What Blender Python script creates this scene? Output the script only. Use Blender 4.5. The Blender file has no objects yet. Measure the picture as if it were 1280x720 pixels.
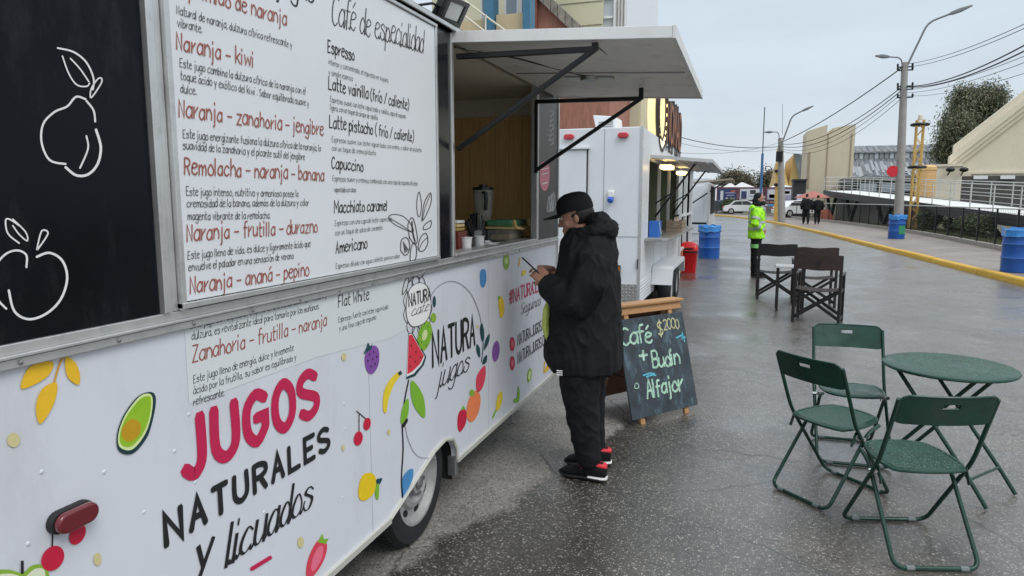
import bpy, bmesh, math, random
import numpy as np
from mathutils import Vector, Matrix, Euler, noise as mnoise
random.seed(7); np.random.seed(7)
R = math.radians
sc = bpy.context.scene
col = sc.collection

# ------------------------------------------------------------------ camera
F, CX, CY, EYE = 853.0, 640.0, 360.0, 1.68          # focal length in px of the 1280 px photograph
VPX, HY = 934.0, 249.0                              # street vanishing point, horizon row
PITCH = math.atan((CY - HY) / F)
YAW = math.atan((VPX - CX) / math.hypot(F, CY - HY))
cam_d = bpy.data.cameras.new('camera'); cam = bpy.data.objects.new('camera', cam_d); col.objects.link(cam)
cam_d.sensor_width = 36; cam_d.lens = F / 1280 * 36; cam_d.clip_start = .05; cam_d.clip_end = 2000
cam.location = (0, 0, EYE); cam.rotation_euler = (math.pi / 2 - PITCH, 0, YAW)
sc.camera = cam

# ------------------------------------------------------------------ sky, sun, exposure
SUN_EL, SUN_AZ = R(52), R(125)                      # azimuth clockwise from +Y
w = bpy.data.worlds.new('World'); sc.world = w; w.use_nodes = True
nt = w.node_tree; nt.nodes.clear(); N = nt.nodes.new; L = nt.links.new
out = N('ShaderNodeOutputWorld'); mixs = N('ShaderNodeMixShader'); b1 = N('ShaderNodeBackground'); b2 = N('ShaderNodeBackground')
sky = N('ShaderNodeTexSky'); sky.sky_type = 'NISHITA'; sky.sun_disc = False
sky.sun_elevation = SUN_EL; sky.sun_rotation = SUN_AZ; sky.dust_density = 3; sky.air_density = 1.2
b1.inputs[1].default_value = .12; L(sky.outputs[0], b1.inputs[0])
tc = N('ShaderNodeTexCoord'); sep = N('ShaderNodeSeparateXYZ'); L(tc.outputs['Generated'], sep.inputs[0])
ramp = N('ShaderNodeValToRGB'); cr = ramp.color_ramp
# overcast sky: pale at the horizon, brighter towards the zenith as under even cloud (values halved, strength 2)
cr.elements[0].position = 0; cr.elements[0].color = (.425, .46, .49, 1)
cr.elements[1].position = 1; cr.elements[1].color = (.82, .87, .92, 1)
e = cr.elements.new(.13); e.color = (.352, .402, .450, 1)
e = cr.elements.new(.30); e.color = (.362, .412, .460, 1)
L(sep.outputs[2], ramp.inputs[0])
mp = N('ShaderNodeMapping'); mp.inputs['Scale'].default_value = (1.2, 1.2, 4.0); L(tc.outputs['Generated'], mp.inputs[0])
nz = N('ShaderNodeTexNoise'); nz.inputs['Scale'].default_value = 2.2; nz.inputs['Detail'].default_value = 5; nz.inputs['Roughness'].default_value = .55
L(mp.outputs[0], nz.inputs[0])
mr = N('ShaderNodeMapRange'); mr.inputs[1].default_value = .3; mr.inputs[2].default_value = .7; mr.inputs[3].default_value = .90; mr.inputs[4].default_value = 1.07
L(nz.outputs[0], mr.inputs[0])
vm = N('ShaderNodeVectorMath'); vm.operation = 'SCALE'; L(ramp.outputs[0], vm.inputs[0]); L(mr.outputs[0], vm.inputs['Scale'])
L(vm.outputs[0], b2.inputs[0]); b2.inputs[1].default_value = 2.0
mixs.inputs[0].default_value = .88
L(b1.outputs[0], mixs.inputs[1]); L(b2.outputs[0], mixs.inputs[2]); L(mixs.outputs[0], out.inputs[0])
sd = bpy.data.lights.new('sun', 'SUN'); sd.energy = 1.5; sd.angle = R(30); sd.color = (1, .98, .95)
so = bpy.data.objects.new('sun', sd); col.objects.link(so); so.location = (0, 0, 30)
sdir = Vector((math.sin(SUN_AZ) * math.cos(SUN_EL), math.cos(SUN_AZ) * math.cos(SUN_EL), math.sin(SUN_EL)))
so.rotation_euler = sdir.to_track_quat('Z', 'Y').to_euler()
vs = sc.view_settings; vs.view_transform = 'Standard'; vs.look = 'None'; vs.gamma = 1; vs.exposure = 0.0; vs.use_curve_mapping = False

# ------------------------------------------------------------------ pixel -> place
_f = np.array([-math.sin(YAW) * math.cos(PITCH), math.cos(YAW) * math.cos(PITCH), -math.sin(PITCH)])
_r = np.array([math.cos(YAW), math.sin(YAW), 0]); _u = np.cross(_r, _f); _o = np.array([0, 0, EYE])
def ray(px, py): return _f * F + _r * (px - CX) - _u * (py - CY)
def G(px, py, z=0.0):
    d = ray(px, py); p = _o + d * ((z - EYE) / d[2]); return Vector(p)
def PX(px, py, x): d = ray(px, py); return Vector(_o + d * (x / d[0]))
def PY(px, py, y): d = ray(px, py); return Vector(_o + d * (y / d[1]))

# ------------------------------------------------------------------ materials
M = {}
def mat(name, c, rough=.5, metal=0.0, var=.0, vscale=6.0, bump=0.0, bscale=40.0, emit=None, alpha=None, coat=0, spec=None, stretch=None, dirt=None, trans=0, rvar=0):
    m = bpy.data.materials.new(name); m.use_nodes = True
    t = m.node_tree; p = t.nodes['Principled BSDF']; nn = t.nodes.new; ll = t.links.new
    c4 = (c[0], c[1], c[2], 1)
    p.inputs['Base Color'].default_value = c4; p.inputs['Roughness'].default_value = rough; p.inputs['Metallic'].default_value = metal
    if spec is not None: p.inputs['Specular IOR Level'].default_value = spec
    if coat: p.inputs['Coat Weight'].default_value = coat; p.inputs['Coat Roughness'].default_value = .08
    if trans: p.inputs['Transmission Weight'].default_value = trans
    if alpha is not None: p.inputs['Alpha'].default_value = alpha
    if emit: p.inputs['Emission Color'].default_value = (*emit[0], 1); p.inputs['Emission Strength'].default_value = emit[1]
    if var or bump or dirt or rvar:
        co = nn('ShaderNodeTexCoord'); mpn = nn('ShaderNodeMapping'); ll(co.outputs['Object'], mpn.inputs[0])
        if stretch: mpn.inputs['Scale'].default_value = stretch
    if var or dirt or rvar:
        n1 = nn('ShaderNodeTexNoise'); n1.inputs['Scale'].default_value = vscale; n1.inputs['Detail'].default_value = 6; n1.inputs['Roughness'].default_value = .65
        ll(mpn.outputs[0], n1.inputs[0])
    last = None
    if var:
        r1 = nn('ShaderNodeMapRange'); r1.inputs[1].default_value = .3; r1.inputs[2].default_value = .7; r1.inputs[3].default_value = 1 - var; r1.inputs[4].default_value = 1 + var
        ll(n1.outputs[0], r1.inputs[0])
        v = nn('ShaderNodeVectorMath'); v.operation = 'SCALE'; v.inputs[0].default_value = c[:3]; ll(r1.outputs[0], v.inputs['Scale'])
        last = v.outputs[0]
    if dirt:                                    # dirt = (colour, amount): streaks and blotches of grime
        n2 = nn('ShaderNodeTexNoise'); n2.inputs['Scale'].default_value = vscale * 2.3; n2.inputs['Detail'].default_value = 8; n2.inputs['Roughness'].default_value = .75
        mp2 = nn('ShaderNodeMapping'); mp2.inputs['Scale'].default_value = (1, 1, .35); ll(co.outputs['Object'], mp2.inputs[0]); ll(mp2.outputs[0], n2.inputs[0])
        r2 = nn('ShaderNodeMapRange'); r2.inputs[1].default_value = .52; r2.inputs[2].default_value = .78; r2.inputs[3].default_value = 0; r2.inputs[4].default_value = dirt[1]
        ll(n2.outputs[0], r2.inputs[0])
        mx = nn('ShaderNodeMix'); mx.data_type = 'RGBA'; mx.inputs[6].default_value = c4; mx.inputs[7].default_value = (*dirt[0], 1)
        if last: ll(last, mx.inputs[6])
        ll(r2.outputs[0], mx.inputs[0]); last = mx.outputs[2]
    if last: ll(last, p.inputs['Base Color'])
    if rvar:
        r3 = nn('ShaderNodeMapRange'); r3.inputs[1].default_value = .35; r3.inputs[2].default_value = .65; r3.inputs[3].default_value = max(.03, rough - rvar); r3.inputs[4].default_value = min(1, rough + rvar)
        ll(n1.outputs[0], r3.inputs[0]); ll(r3.outputs[0], p.inputs['Roughness'])
    if bump:
        n3 = nn('ShaderNodeTexNoise'); n3.inputs['Scale'].default_value = bscale; n3.inputs['Detail'].default_value = 4; ll(mpn.outputs[0], n3.inputs[0])
        bn = nn('ShaderNodeBump'); bn.inputs['Strength'].default_value = bump; bn.inputs['Distance'].default_value = .01
        ll(n3.outputs[0], bn.inputs['Height']); ll(bn.outputs[0], p.inputs['Normal'])
    M[name] = m; return m

# ------------------------------------------------------------------ mesh builder
class MB:
    def __init__(s): s.v = []; s.f = []; s.m = []
    def poly(s, pts, mi=0):
        b = len(s.v); s.v += [tuple(p) for p in pts]; s.f.append(tuple(range(b, b + len(pts)))); s.m.append(mi); return s
    def box(s, x0, x1, y0, y1, z0, z1, mi=0, mx=None):
        b = len(s.v); P = [(x, y, z) for z in (z0, z1) for y in (y0, y1) for x in (x0, x1)]
        if mx is not None: P = [tuple(mx @ Vector(p)) for p in P]
        s.v += P
        for q in ((0, 2, 3, 1), (4, 5, 7, 6), (0, 1, 5, 4), (2, 6, 7, 3), (0, 4, 6, 2), (1, 3, 7, 5)):
            s.f.append(tuple(b + i for i in q)); s.m.append(mi)
        return s
    def bar(s, p0, p1, wx, wy, mi=0, up=(0, 0, 1)):
        p0, p1 = Vector(p0), Vector(p1); d = (p1 - p0); l = d.length; d.normalize()
        upv = Vector(up)
        if abs(d.dot(upv)) > .98: upv = Vector((1, 0, 0))
        a = d.cross(upv).normalized(); c = a.cross(d).normalized()
        mx = Matrix(((a.x, d.x, c.x, p0.x), (a.y, d.y, c.y, p0.y), (a.z, d.z, c.z, p0.z), (0, 0, 0, 1)))
        return s.box(-wx / 2, wx / 2, 0, l, -wy / 2, wy / 2, mi, mx)
    def loft(s, rings, mi=0, cap=True, close=False):
        n = len(rings[0]); b = len(s.v)
        for r in rings: s.v += [tuple(p) for p in r]
        k = len(rings)
        for i in range(k if close else k - 1):
            j = (i + 1) % k
            for a in range(n):
                c = (a + 1) % n
                s.f.append((b + i * n + a, b + i * n + c, b + j * n + c, b + j * n + a)); s.m.append(mi)
        if cap and not close:
            s.f.append(tuple(b + a for a in reversed(range(n)))); s.m.append(mi)
            s.f.append(tuple(b + (k - 1) * n + a for a in range(n))); s.m.append(mi)
        return s
    def tube(s, pts, r, n=8, mi=0, closed=False, flat=None):
        pts = [Vector(p) for p in pts]; k = len(pts); rings = []; prev = None
        for i, p in enumerate(pts):
            if closed: t = pts[(i + 1) % k] - pts[i - 1]
            else: t = pts[min(i + 1, k - 1)] - pts[max(i - 1, 0)]
            t = t.normalized() if t.length > 1e-9 else Vector((0, 0, 1))
            if prev is None:
                a = Vector((0, 0, 1)) if abs(t.z) < .9 else Vector((1, 0, 0)); nrm = (a - t * a.dot(t)).normalized()
            else:
                nrm = prev - t * prev.dot(t); nrm = nrm.normalized() if nrm.length > 1e-6 else prev
            prev = nrm; bi = t.cross(nrm); rr = r[i] if isinstance(r, (list, tuple)) else r
            fa = flat if flat else 1
            rings.append([p + (nrm * math.cos(2 * math.pi * a / n) + bi * math.sin(2 * math.pi * a / n) * fa) * rr for a in range(n)])
        return s.loft(rings, mi, True, closed)
    def lathe(s, prof, c=(0, 0, 0), n=24, mi=0, mx=None, closed=False):
        rings = []
        for r, z in prof:
            rg = [Vector((r * math.cos(2 * math.pi * a / n), r * math.sin(2 * math.pi * a / n), z)) for a in range(n)]
            if mx is not None: rg = [mx @ p for p in rg]
            rings.append([p + Vector(c) for p in rg])
        return s.loft(rings, mi, True, closed)
    def ell(s, c, r, n=14, k=9, mi=0, mx=None):
        rings = []
        for i in range(k + 1):
            th = math.pi * (i + .02 if i == 0 else i - .02 if i == k else i) / k
            rg = [Vector((r[0] * math.sin(th) * math.cos(2 * math.pi * a / n), r[1] * math.sin(th) * math.sin(2 * math.pi * a / n), r[2] * math.cos(th))) for a in range(n)]
            rg.reverse()
            if mx is not None: rg = [mx @ p for p in rg]
            rings.append([p + Vector(c) for p in rg])
        return s.loft(rings, mi)
    def prism(s, poly, fn, d0, d1, mi=0):      # fn(u, v, d) -> point
        n = len(poly); b = len(s.v)
        s.v += [tuple(fn(u, v, d0)) for u, v in poly] + [tuple(fn(u, v, d1)) for u, v in poly]
        s.f.append(tuple(b + i for i in reversed(range(n)))); s.m.append(mi)
        s.f.append(tuple(b + n + i for i in range(n))); s.m.append(mi)
        for i in range(n):
            j = (i + 1) % n; s.f.append((b + i, b + j, b + n + j, b + n + i)); s.m.append(mi)
        return s
    def mesh(s, name, mats, smooth=35):
        me = bpy.data.meshes.new(name); me.from_pydata(s.v, [], s.f)
        for m in mats: me.materials.append(M[m] if isinstance(m, str) else m)
        if len(mats) > 1: me.polygons.foreach_set('material_index', s.m)
        bm = bmesh.new(); bm.from_mesh(me); bmesh.ops.recalc_face_normals(bm, faces=bm.faces); bm.to_mesh(me); bm.free()
        if smooth:
            me.polygons.foreach_set('use_smooth', [True] * len(me.polygons)); me.set_sharp_from_angle(angle=R(smooth))
        me.update(); return me
    def build(s, name, mats, parent=None, smooth=35, bevel=0, local=False, seg=2):
        if not isinstance(mats, (list, tuple)): mats = [mats]
        o = link(name, s.mesh(name, mats, smooth), parent, local)
        if bevel:
            b = o.modifiers.new('bevel', 'BEVEL'); b.width = bevel; b.segments = seg; b.limit_method = 'ANGLE'; b.angle_limit = R(40)
        return o
def wloc(o):
    v = Vector((0, 0, 0))
    while o: v += o.location; o = o.parent
    return v
def link(name, data, parent=None, local=False):
    o = bpy.data.objects.new(name, data); col.objects.link(o)
    if parent:
        o.parent = parent
        if not local: o.location = -wloc(parent)
    return o
def thing(name, label, cat, loc=(0, 0, 0), rz=0, group=None):
    o = bpy.data.objects.new(name, None); col.objects.link(o); o.location = loc; o.rotation_euler = (0, 0, rz); o.empty_display_size = .2
    return tag(o, label, cat, group)
def tag(o, label, cat, group=None, kind=None):
    if label: o['label'] = label
    if cat: o['category'] = cat
    if group: o['group'] = group
    if kind: o['kind'] = kind
    return o
def struct(o): o['kind'] = 'structure'; return o
def copy_tree(o, parent=None):
    c = o.copy(); col.objects.link(c); c.parent = parent
    for ch in list(o.children): copy_tree(ch, c)
    return c
def remesh(mb, name, mats, parent, voxel=.01, smooth=4, wr=None, local=False, folds=None):
    """one continuous surface grown round overlapping closed lofts"""
    me = mb.mesh('tmp', ['cloth_black'], 0); o = bpy.data.objects.new('tmp', me); col.objects.link(o)
    r = o.modifiers.new('r', 'REMESH'); r.mode = 'VOXEL'; r.voxel_size = voxel
    if smooth: s_ = o.modifiers.new('s', 'SMOOTH'); s_.factor = .5; s_.iterations = smooth
    if wr:
        tx = bpy.data.textures.new('wr', 'CLOUDS'); tx.noise_scale = wr[1]; tx.noise_depth = 2
        d = o.modifiers.new('d', 'DISPLACE'); d.texture = tx; d.strength = wr[0]; d.mid_level = .5; d.texture_coords = 'LOCAL'
    dg = bpy.context.evaluated_depsgraph_get(); dg.update()
    m2 = bpy.data.meshes.new_from_object(o.evaluated_get(dg)); m2.name = name
    bpy.data.objects.remove(o); m2.materials.clear()
    for m in mats: m2.materials.append(M[m])
    if folds:                                       # creases: ridged noise stretched along the cloth
        amp, sc_ = folds
        nv = len(m2.vertices); nr = np.zeros(nv * 3); m2.vertices.foreach_get('normal', nr); nr = nr.reshape(-1, 3); co = np.zeros(nv * 3); m2.vertices.foreach_get('co', co); co = co.reshape(-1, 3)
        for i in range(nv):
            x, y, z = co[i]; wv = mnoise.noise(Vector((x * 3, y * 3, z * 3))) * .9
            a = 1 - abs(mnoise.noise(Vector((x * sc_[0] + wv, y * sc_[1] - wv, z * sc_[2] + wv)))) * 2.2
            b = 1 - abs(mnoise.noise(Vector((x * sc_[0] * 1.6 + 7, y * sc_[1] * 1.6, (z + x * .6) * sc_[2] * 2.6 + wv * 2)))) * 2.2
            co[i] += nr[i] * amp * (max(a, -.2) ** 2 * .7 + max(b, -.2) ** 2 * .45 - .35)
        m2.vertices.foreach_set('co', co.reshape(-1)); m2.update()
    m2.polygons.foreach_set('use_smooth', [True] * len(m2.polygons))
    return link(name, m2, parent, local)

# ------------------------------------------------------------------ stroke lettering (own single-line alphabet)
GL = {'a': (4, '~472806042345|4843'), 'b': (4, '0b03|~062846452304'), 'c': (4, '~4728060423 44'), 'd': (4, '4b43|~462806042345'),
 'e': (4, '~06264738180604233344'), 'f': (3, '~3b2b1a13|0838'), 'g': (4, '~472806042345|~48412001'), 'h': (4, '0b03|~06284643'), 'i': (1, '0803|0a0b'),
 'j': (2, '~18110000|1a1b'), 'k': (4, '0b03|4805|1643'), 'l': (1, '0b03'), 'm': (6, '0803|~06283633|~36586663'), 'n': (4, '0803|~06284643'),
 'o': (4, '~28060423444628'), 'p': (4, '0800|~062846452304'), 'q': (4, '4840|~462806042345'), 'r': (3, '0803|~052738'), 's': (4, '~47280745331304'),
 't': (3, '~1b142333|0838'), 'u': (4, '~08042345|4843'), 'v': (4, '082348'), 'w': (6, '0813375368'), 'x': (4, '0843|0348'), 'y': (4, '0824|4810'), 'z': (4, '08480343'),
 'A': (4, '032b43|1636'), 'B': (4, '0b03|~0b3b4937 07|~0737453303'), 'C': (4, '~4a2b09052344'), 'D': (4, '0b03|~0b2b49452303'), 'E': (4, '4b0b0343|0737'),
 'F': (4, '4b0b03|0737'), 'G': (4, '~4a2b09052345|454727'), 'H': (4, '0b03|4b43|0747'), 'I': (1, '0b03'), 'J': (3, '~3b35231304'), 'K': (4, '0b03|4b0743'),
 'L': (4, '0b0343'), 'M': (6, '030b366b63'), 'N': (4, '030b434b'), 'O': (4, '~2b09052345492b'), 'P': (4, '0b03|~0b2b4a482707'), 'R': (4, '0b03|~0b2b4a482707|2743'),
 'S': (4, '~4a2b0a084644 2304'), 'T': (4, '0b4b|2b23'), 'U': (4, '~0b0523454b'), 'V': (4, '0b234b'), 'W': (6, '0b1338536b'), 'Z': (4, '0b4b0343'), 'X': (4, '0b43|4b03'), 'Y': (4, '0b274b|2723'),
 '2': (4, '~0a2b4a4803|0343'), '0': (4, '~2b09052345492b'), '-': (4, '0646'), ',': (1, '1402'), '.': (1, '0304'), '(': (2, '~2c090522'), ')': (2, '~0c292502'),
 '/': (4, '034b'), '#': (4, '132b|334b|0646|0949'), '+': (4, '0747|2a24'), '$': (4, '~4a2b0a0846442304|2c22'), '_': (4, '0343'), '&': (4, '0b43')}
ACC = {'á': 'a', 'é': 'e', 'í': 'i', 'ó': 'o', 'ú': 'u', 'ñ': 'n'}
def catmull(p, k=4):
    if len(p) < 3: return p
    o = []; closed = p[0] == p[-1]
    q = [p[-2]] + p + [p[1]] if closed else [p[0]] + p + [p[-1]]
    for i in range(1, len(q) - 2):
        for j in range(k):
            t = j / k
            o.append(tuple(.5 * (2 * q[i][c] + (q[i + 1][c] - q[i - 1][c]) * t + (2 * q[i - 1][c] - 5 * q[i][c] + 4 * q[i + 1][c] - q[i + 2][c]) * t * t + (3 * q[i][c] - q[i - 1][c] - 3 * q[i + 1][c] + q[i + 2][c]) * t ** 3) for c in (0, 1)))
    o.append(p[-1]); return o
def strokes(text, gap=1.7, shear=.0, jit=.0, script=False, seed=1):
    """polylines, cap height 8, baseline 0; returns lines and total width"""
    rnd = random.Random(seed + len(text)); x = 0; out = []; exitp = None
    for ch in text:
        if ch == ' ': x += 3.0; exitp = None; continue
        base = ACC.get(ch, ch); wd, g = GL[base]; g = g.replace(' ', '')
        jy = rnd.uniform(-jit, jit); js = 1 + rnd.uniform(-jit, jit) * .25
        first = None
        for si, s_ in enumerate(g.split('|')):
            if ch == 'í' and si == 1: continue
            sm = s_[0] == '~'; s_ = s_.lstrip('~')
            p = [(int(s_[i], 16), int(s_[i + 1], 16) - 3) for i in range(0, len(s_), 2)]
            if sm: p = catmull(p)
            p = [(x + a * js, b * js + jy) for a, b in p]; out.append(p)
        if ch in ACC: out.append([(x + 1, 6.6), (x + 2.6, 8.2)] if ch != 'ñ' else [(x, 6.6), (x + 2, 7.4), (x + 4, 6.9)])
        if script and base.islower():
            if exitp: out.append(catmull([exitp, (exitp[0] + .8, .1), (x + .1, 2.2)], 4))
            exitp = (x + wd - .1, .5)
        x += wd + gap
    tot = max(x - gap, .1)
    if shear: out = [[(a + b * shear, b) for a, b in p] for p in out]
    return out, tot
def ribbon(mb, p, hw, fn, mi=0, calli=0, thick=0):
    q = [p[0]]
    for a in p[1:]:
        if math.hypot(a[0] - q[-1][0], a[1] - q[-1][1]) > 1e-5: q.append(a)
    if len(q) < 2: q = [(q[0][0], q[0][1] - hw * .5), (q[0][0], q[0][1] + hw * .5)]
    n = len(q); Lf = []; Rt = []
    closed = math.hypot(q[0][0] - q[-1][0], q[0][1] - q[-1][1]) < 1e-4
    for i in range(n):
        a = q[i - 1] if i else (q[-2] if closed else q[0]); c = q[i + 1] if i < n - 1 else (q[1] if closed else q[-1]); b = q[i]
        d0 = (b[0] - a[0], b[1] - a[1]); d1 = (c[0] - b[0], c[1] - b[1])
        l0 = math.hypot(*d0); l1 = math.hypot(*d1)
        if l0 < 1e-9: d0, l0 = d1, l1
        if l1 < 1e-9: d1, l1 = d0, l0
        d0 = (d0[0] / l0, d0[1] / l0); d1 = (d1[0] / l1, d1[1] / l1)
        t = (d0[0] + d1[0], d0[1] + d1[1]); lt = math.hypot(*t)
        t = (t[0] / lt, t[1] / lt) if lt > .05 else d1
        k = 1 / max(.45, t[0] * d1[0] + t[1] * d1[1])
        h = hw * ((1 - calli) + calli * max(0, -t[1] if t[1] < 0 else t[1] * .35)) if calli else hw
        ex = 0
        if not closed and i == 0: ex = -h * .8
        if not closed and i == n - 1: ex = h * .8
        bx, by = b[0] + t[0] * ex, b[1] + t[1] * ex
        sh = .62 if (ex and not calli) else 1
        if ex and not calli:                      # rounded end: an extra pair of points
            pr = ((b[0] - t[1] * h * k, b[1] + t[0] * h * k), (b[0] + t[1] * h * k, b[1] - t[0] * h * k))
            en = ((bx - t[1] * h * sh, by + t[0] * h * sh), (bx + t[1] * h * sh, by - t[0] * h * sh))
            for l_, r_ in ((en, pr) if i == 0 else (pr, en)): Lf.append(l_); Rt.append(r_)
        else:
            Lf.append((bx - t[1] * h * k, by + t[0] * h * k)); Rt.append((bx + t[1] * h * k, by - t[0] * h * k))
    m = len(Lf); b0 = len(mb.v)
    if not thick:
        mb.v += [tuple(fn(*x_)) for x_ in Lf] + [tuple(fn(*x_)) for x_ in Rt]
        for i in range(m - 1): mb.f.append((b0 + i, b0 + m + i, b0 + m + i + 1, b0 + i + 1)); mb.m.append(mi)
    else:
        mb.loft([[fn(*Lf[i]), fn(*Rt[i]), fn(*Rt[i], thick), fn(*Lf[i], thick)] for i in range(m)], mi)
def text_on(text, name, m, parent, fn, x0, z0, x1, h, wt=.1, shear=.08, jit=.25, script=False, calli=0, gap=1.7, thick=0, seed=1, z1=None):
    """one line of lettering from u=x0 to u=x1, baseline z0, cap height h; wt = stroke width / cap height"""
    ls, tot = strokes(text, gap, shear, jit, script, seed)
    sx = (x1 - x0) / tot; sy = h / 8; mb = MB(); tl = ((z1 - z0) / (x1 - x0)) if z1 is not None else 0
    for i, p in enumerate(ls):                    # strokes that cross lie a hair above one another
        dd = (i % 5) * .00016; f_ = (lambda u, v, t=0.0, dd=dd: fn(u, v, t + dd))
        ribbon(mb, [(x0 + a * sx, z0 + b * sy + a * sx * tl) for a, b in p], wt * h / 2, f_, 0, calli, thick)
    return mb.build(name, m, parent, smooth=0 if not thick else 30)

# ------------------------------------------------------------------ material list
mat('cloth_black', (.006, .0065, .008), .78, spec=.3, var=.25, vscale=9, bump=.25, bscale=22)
mat('cloth_charcoal', (.0085, .009, .011), .8, spec=.25, var=.25, vscale=10, bump=.3, bscale=18)
mat('skin', (.40, .20, .135), .5, var=.06, vscale=20)
mat('hair', (.012, .009, .008), .6, bump=.4, bscale=120)
mat('lime', (.52, .60, .14), .8, var=.1)
mat('panel_white', (.65, .665, .715), .38, var=.025, vscale=1.5, dirt=((.40, .39, .37), .38), bump=.10, bscale=2.2, rvar=.1)
mat('menu_white', (.70, .72, .74), .35, var=.02, vscale=2, dirt=((.5, .49, .47), .15))
mat('sheet_white', (.66, .69, .70), .4, var=.02, vscale=2)
mat('gloss_black', (.010, .012, .016), .16, var=.2, vscale=4, rvar=.06, bump=.02, bscale=3)
mat('panel_black', (.005, .007, .010), .2, spec=.12, var=.25, vscale=3, rvar=.08, dirt=((.06, .065, .07), .35), bump=.03, bscale=4)
mat('alu', (.62, .62, .61), .38, .75, var=.08, vscale=8, dirt=((.22, .21, .19), .5), bump=.05, bscale=60)
mat('alu_dark', (.33, .33, .33), .4, .8, var=.12, vscale=9)
mat('screw', (.35, .35, .34), .4, .9)
mat('steel_black', (.008, .008, .009), .42, .2, var=.2, vscale=20, bump=.05, bscale=80)
mat('awning_white', (.70, .70, .69), .45, var=.04, vscale=3, dirt=((.30, .27, .23), .45))
mat('awning_under', (.78, .76, .71), .55, var=.06, vscale=2.5, dirt=((.16, .14, .11), .5))
mat('cream_inside', (.74, .68, .56), .6, var=.04, vscale=3)
mat('wood_wall', (.78, .49, .19), .42, var=.22, vscale=5, stretch=(14, 14, .5), bump=.05, bscale=20)
mat('rubber', (.014, .014, .015), .75, var=.25, vscale=14, bump=.2, bscale=60)
mat('rim_grey', (.34, .34, .33), .55, .1, var=.12, vscale=14, dirt=((.13, .12, .10), .6))
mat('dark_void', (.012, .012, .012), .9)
mat('red_lens', (.13, .004, .008), .16, coat=.6)
mat('red_bright', (.50, .02, .03), .2, coat=.5)
mat('amber_lens', (.6, .22, .03), .25, coat=.4)
for n_, c_ in dict(ink_red=(.33, .085, .06), ink_soft=(.03, .03, .033), ink_black=(.012, .012, .014), ink_grey=(.07, .07, .075), ink_faint=(.30, .30, .31), crimson=(.52, .012, .075), leaf_gold=(.80, .48, .02), stem_gold=(.62, .32, .03),
                   avo_dark=(.006, .035, .045), avo_rim=(.66, .78, .35), avo_flesh=(.28, .50, .02), avo_seed=(.52, .30, .01), beige_dot=(.62, .55, .28), cherry=(.55, .010, .045),
                   berry=(.22, .07, .34), banana=(.80, .60, .03), melon=(.66, .035, .06), melon_rind=(.006, .05, .06), leaf=(.20, .44, .03), leaf_dark=(.006, .06, .07), kiwi=(.24, .42, .04), kiwi_light=(.62, .70, .35),
                   peach=(.82, .22, .08), strawb=(.68, .05, .09), pink=(.80, .16, .25), lemon=(.80, .55, .01), blue_p=(.06, .25, .52), white_p=(.80, .80, .78), apple_in=(.70, .74, .55), pink_st=(.70, .22, .30), white_chalk=(.75, .76, .75), grey_chalk=(.45, .46, .47)).items():
    mat(n_, c_, .5, var=.06, vscale=30)
mat('glass', (.9, .95, .95), .05, trans=1.0)
mat('clear_plastic', (.55, .55, .52), .15, alpha=.35)
mat('plastic_black', (.012, .012, .013), .35)
mat('plastic_white', (.75, .75, .74), .4)
mat('plastic_green', (.10, .28, .14), .4)
mat('box_yellow', (.70, .52, .22), .5)
mat('chrome', (.7, .7, .7), .18, 1)
mat('food', (.45, .30, .10), .7, var=.4, vscale=60)
mat('phone', (.01, .01, .012), .15)
mat('phone_screen', (.12, .14, .16), .1, emit=((.7, .78, .9), .12))
mat('pine', (.42, .22, .09), .5, var=.15, vscale=5, stretch=(1, 12, 12))
mat('brown_ply', (.13, .055, .025), .6, var=.2, vscale=6)
mat('chalkboard', (.030, .042, .052), .6, var=.5, vscale=5, dirt=((.13, .23, .29), 1.0))
mat('chalk_mint', (.36, .55, .43), .9, var=.5, vscale=45)
mat('chalk_blue', (.10, .42, .55), .9, var=.25, vscale=60)
mat('chalk_yel', (.50, .48, .27), .9, var=.25, vscale=60)
mat('green_metal', (.006, .045, .030), .34, spec=.4, var=.3, vscale=9, rvar=.14, dirt=((.03, .06, .045), .6), bump=.02, bscale=50)
mat('green_tube', (.009, .045, .030), .30, .2, var=.2, vscale=12)
mat('canvas_brown', (.035, .020, .019), .85, var=.25, vscale=14, bump=.3, bscale=160)
mat('canvas_black', (.012, .012, .013), .8, var=.25, vscale=14, bump=.3, bscale=160)
mat('wood_black', (.012, .010, .010), .4, var=.3, vscale=8)
mat('hivis', (.36, .86, .02), .6, var=.1, vscale=9, bump=.25, bscale=14)
mat('reflective', (.42, .44, .46), .4)
mat('hivis_green', (.22, .60, .18), .6)
mat('barrel_blue', (.010, .085, .36), .35, var=.15, vscale=6, dirt=((.03, .07, .16), .6))
mat('bag_blue', (.05, .24, .60), .22, var=.2, vscale=12, bump=.5, bscale=18)
mat('barrel_green', (.04, .26, .12), .45, var=.3, vscale=30)
mat('bin_red', (.52, .010, .012), .32, var=.1)
mat('t2_white', (.68, .70, .72), .35, var=.03, vscale=2, dirt=((.4, .39, .37), .2))
mat('brick_red', (.36, .165, .115), .8, var=.25, vscale=3, stretch=(3, 3, .6), bump=.2, bscale=20)
mat('beige_wall', (.56, .45, .28), .8, var=.1, vscale=1.2, dirt=((.35, .27, .16), .5))
mat('cream_wall', (.60, .57, .42), .8, var=.05, vscale=.6)
mat('yellow_wall', (.64, .57, .38), .8, var=.08, vscale=.8)
mat('blue_col', (.045, .16, .25), .5, var=.15, vscale=4)
mat('stone_cap', (.27, .235, .20), .85, var=.35, vscale=5, bump=.3, bscale=14)
mat('win_white', (.72, .74, .76), .4)
mat('pane', (.25, .30, .34), .08, spec=.6)
mat('frosted', (.48, .52, .55), .3)
mat('cable', (.015, .015, .016), .6)
mat('concrete_pole', (.30, .29, .27), .85, var=.12, vscale=4, bump=.1, bscale=40)
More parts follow.
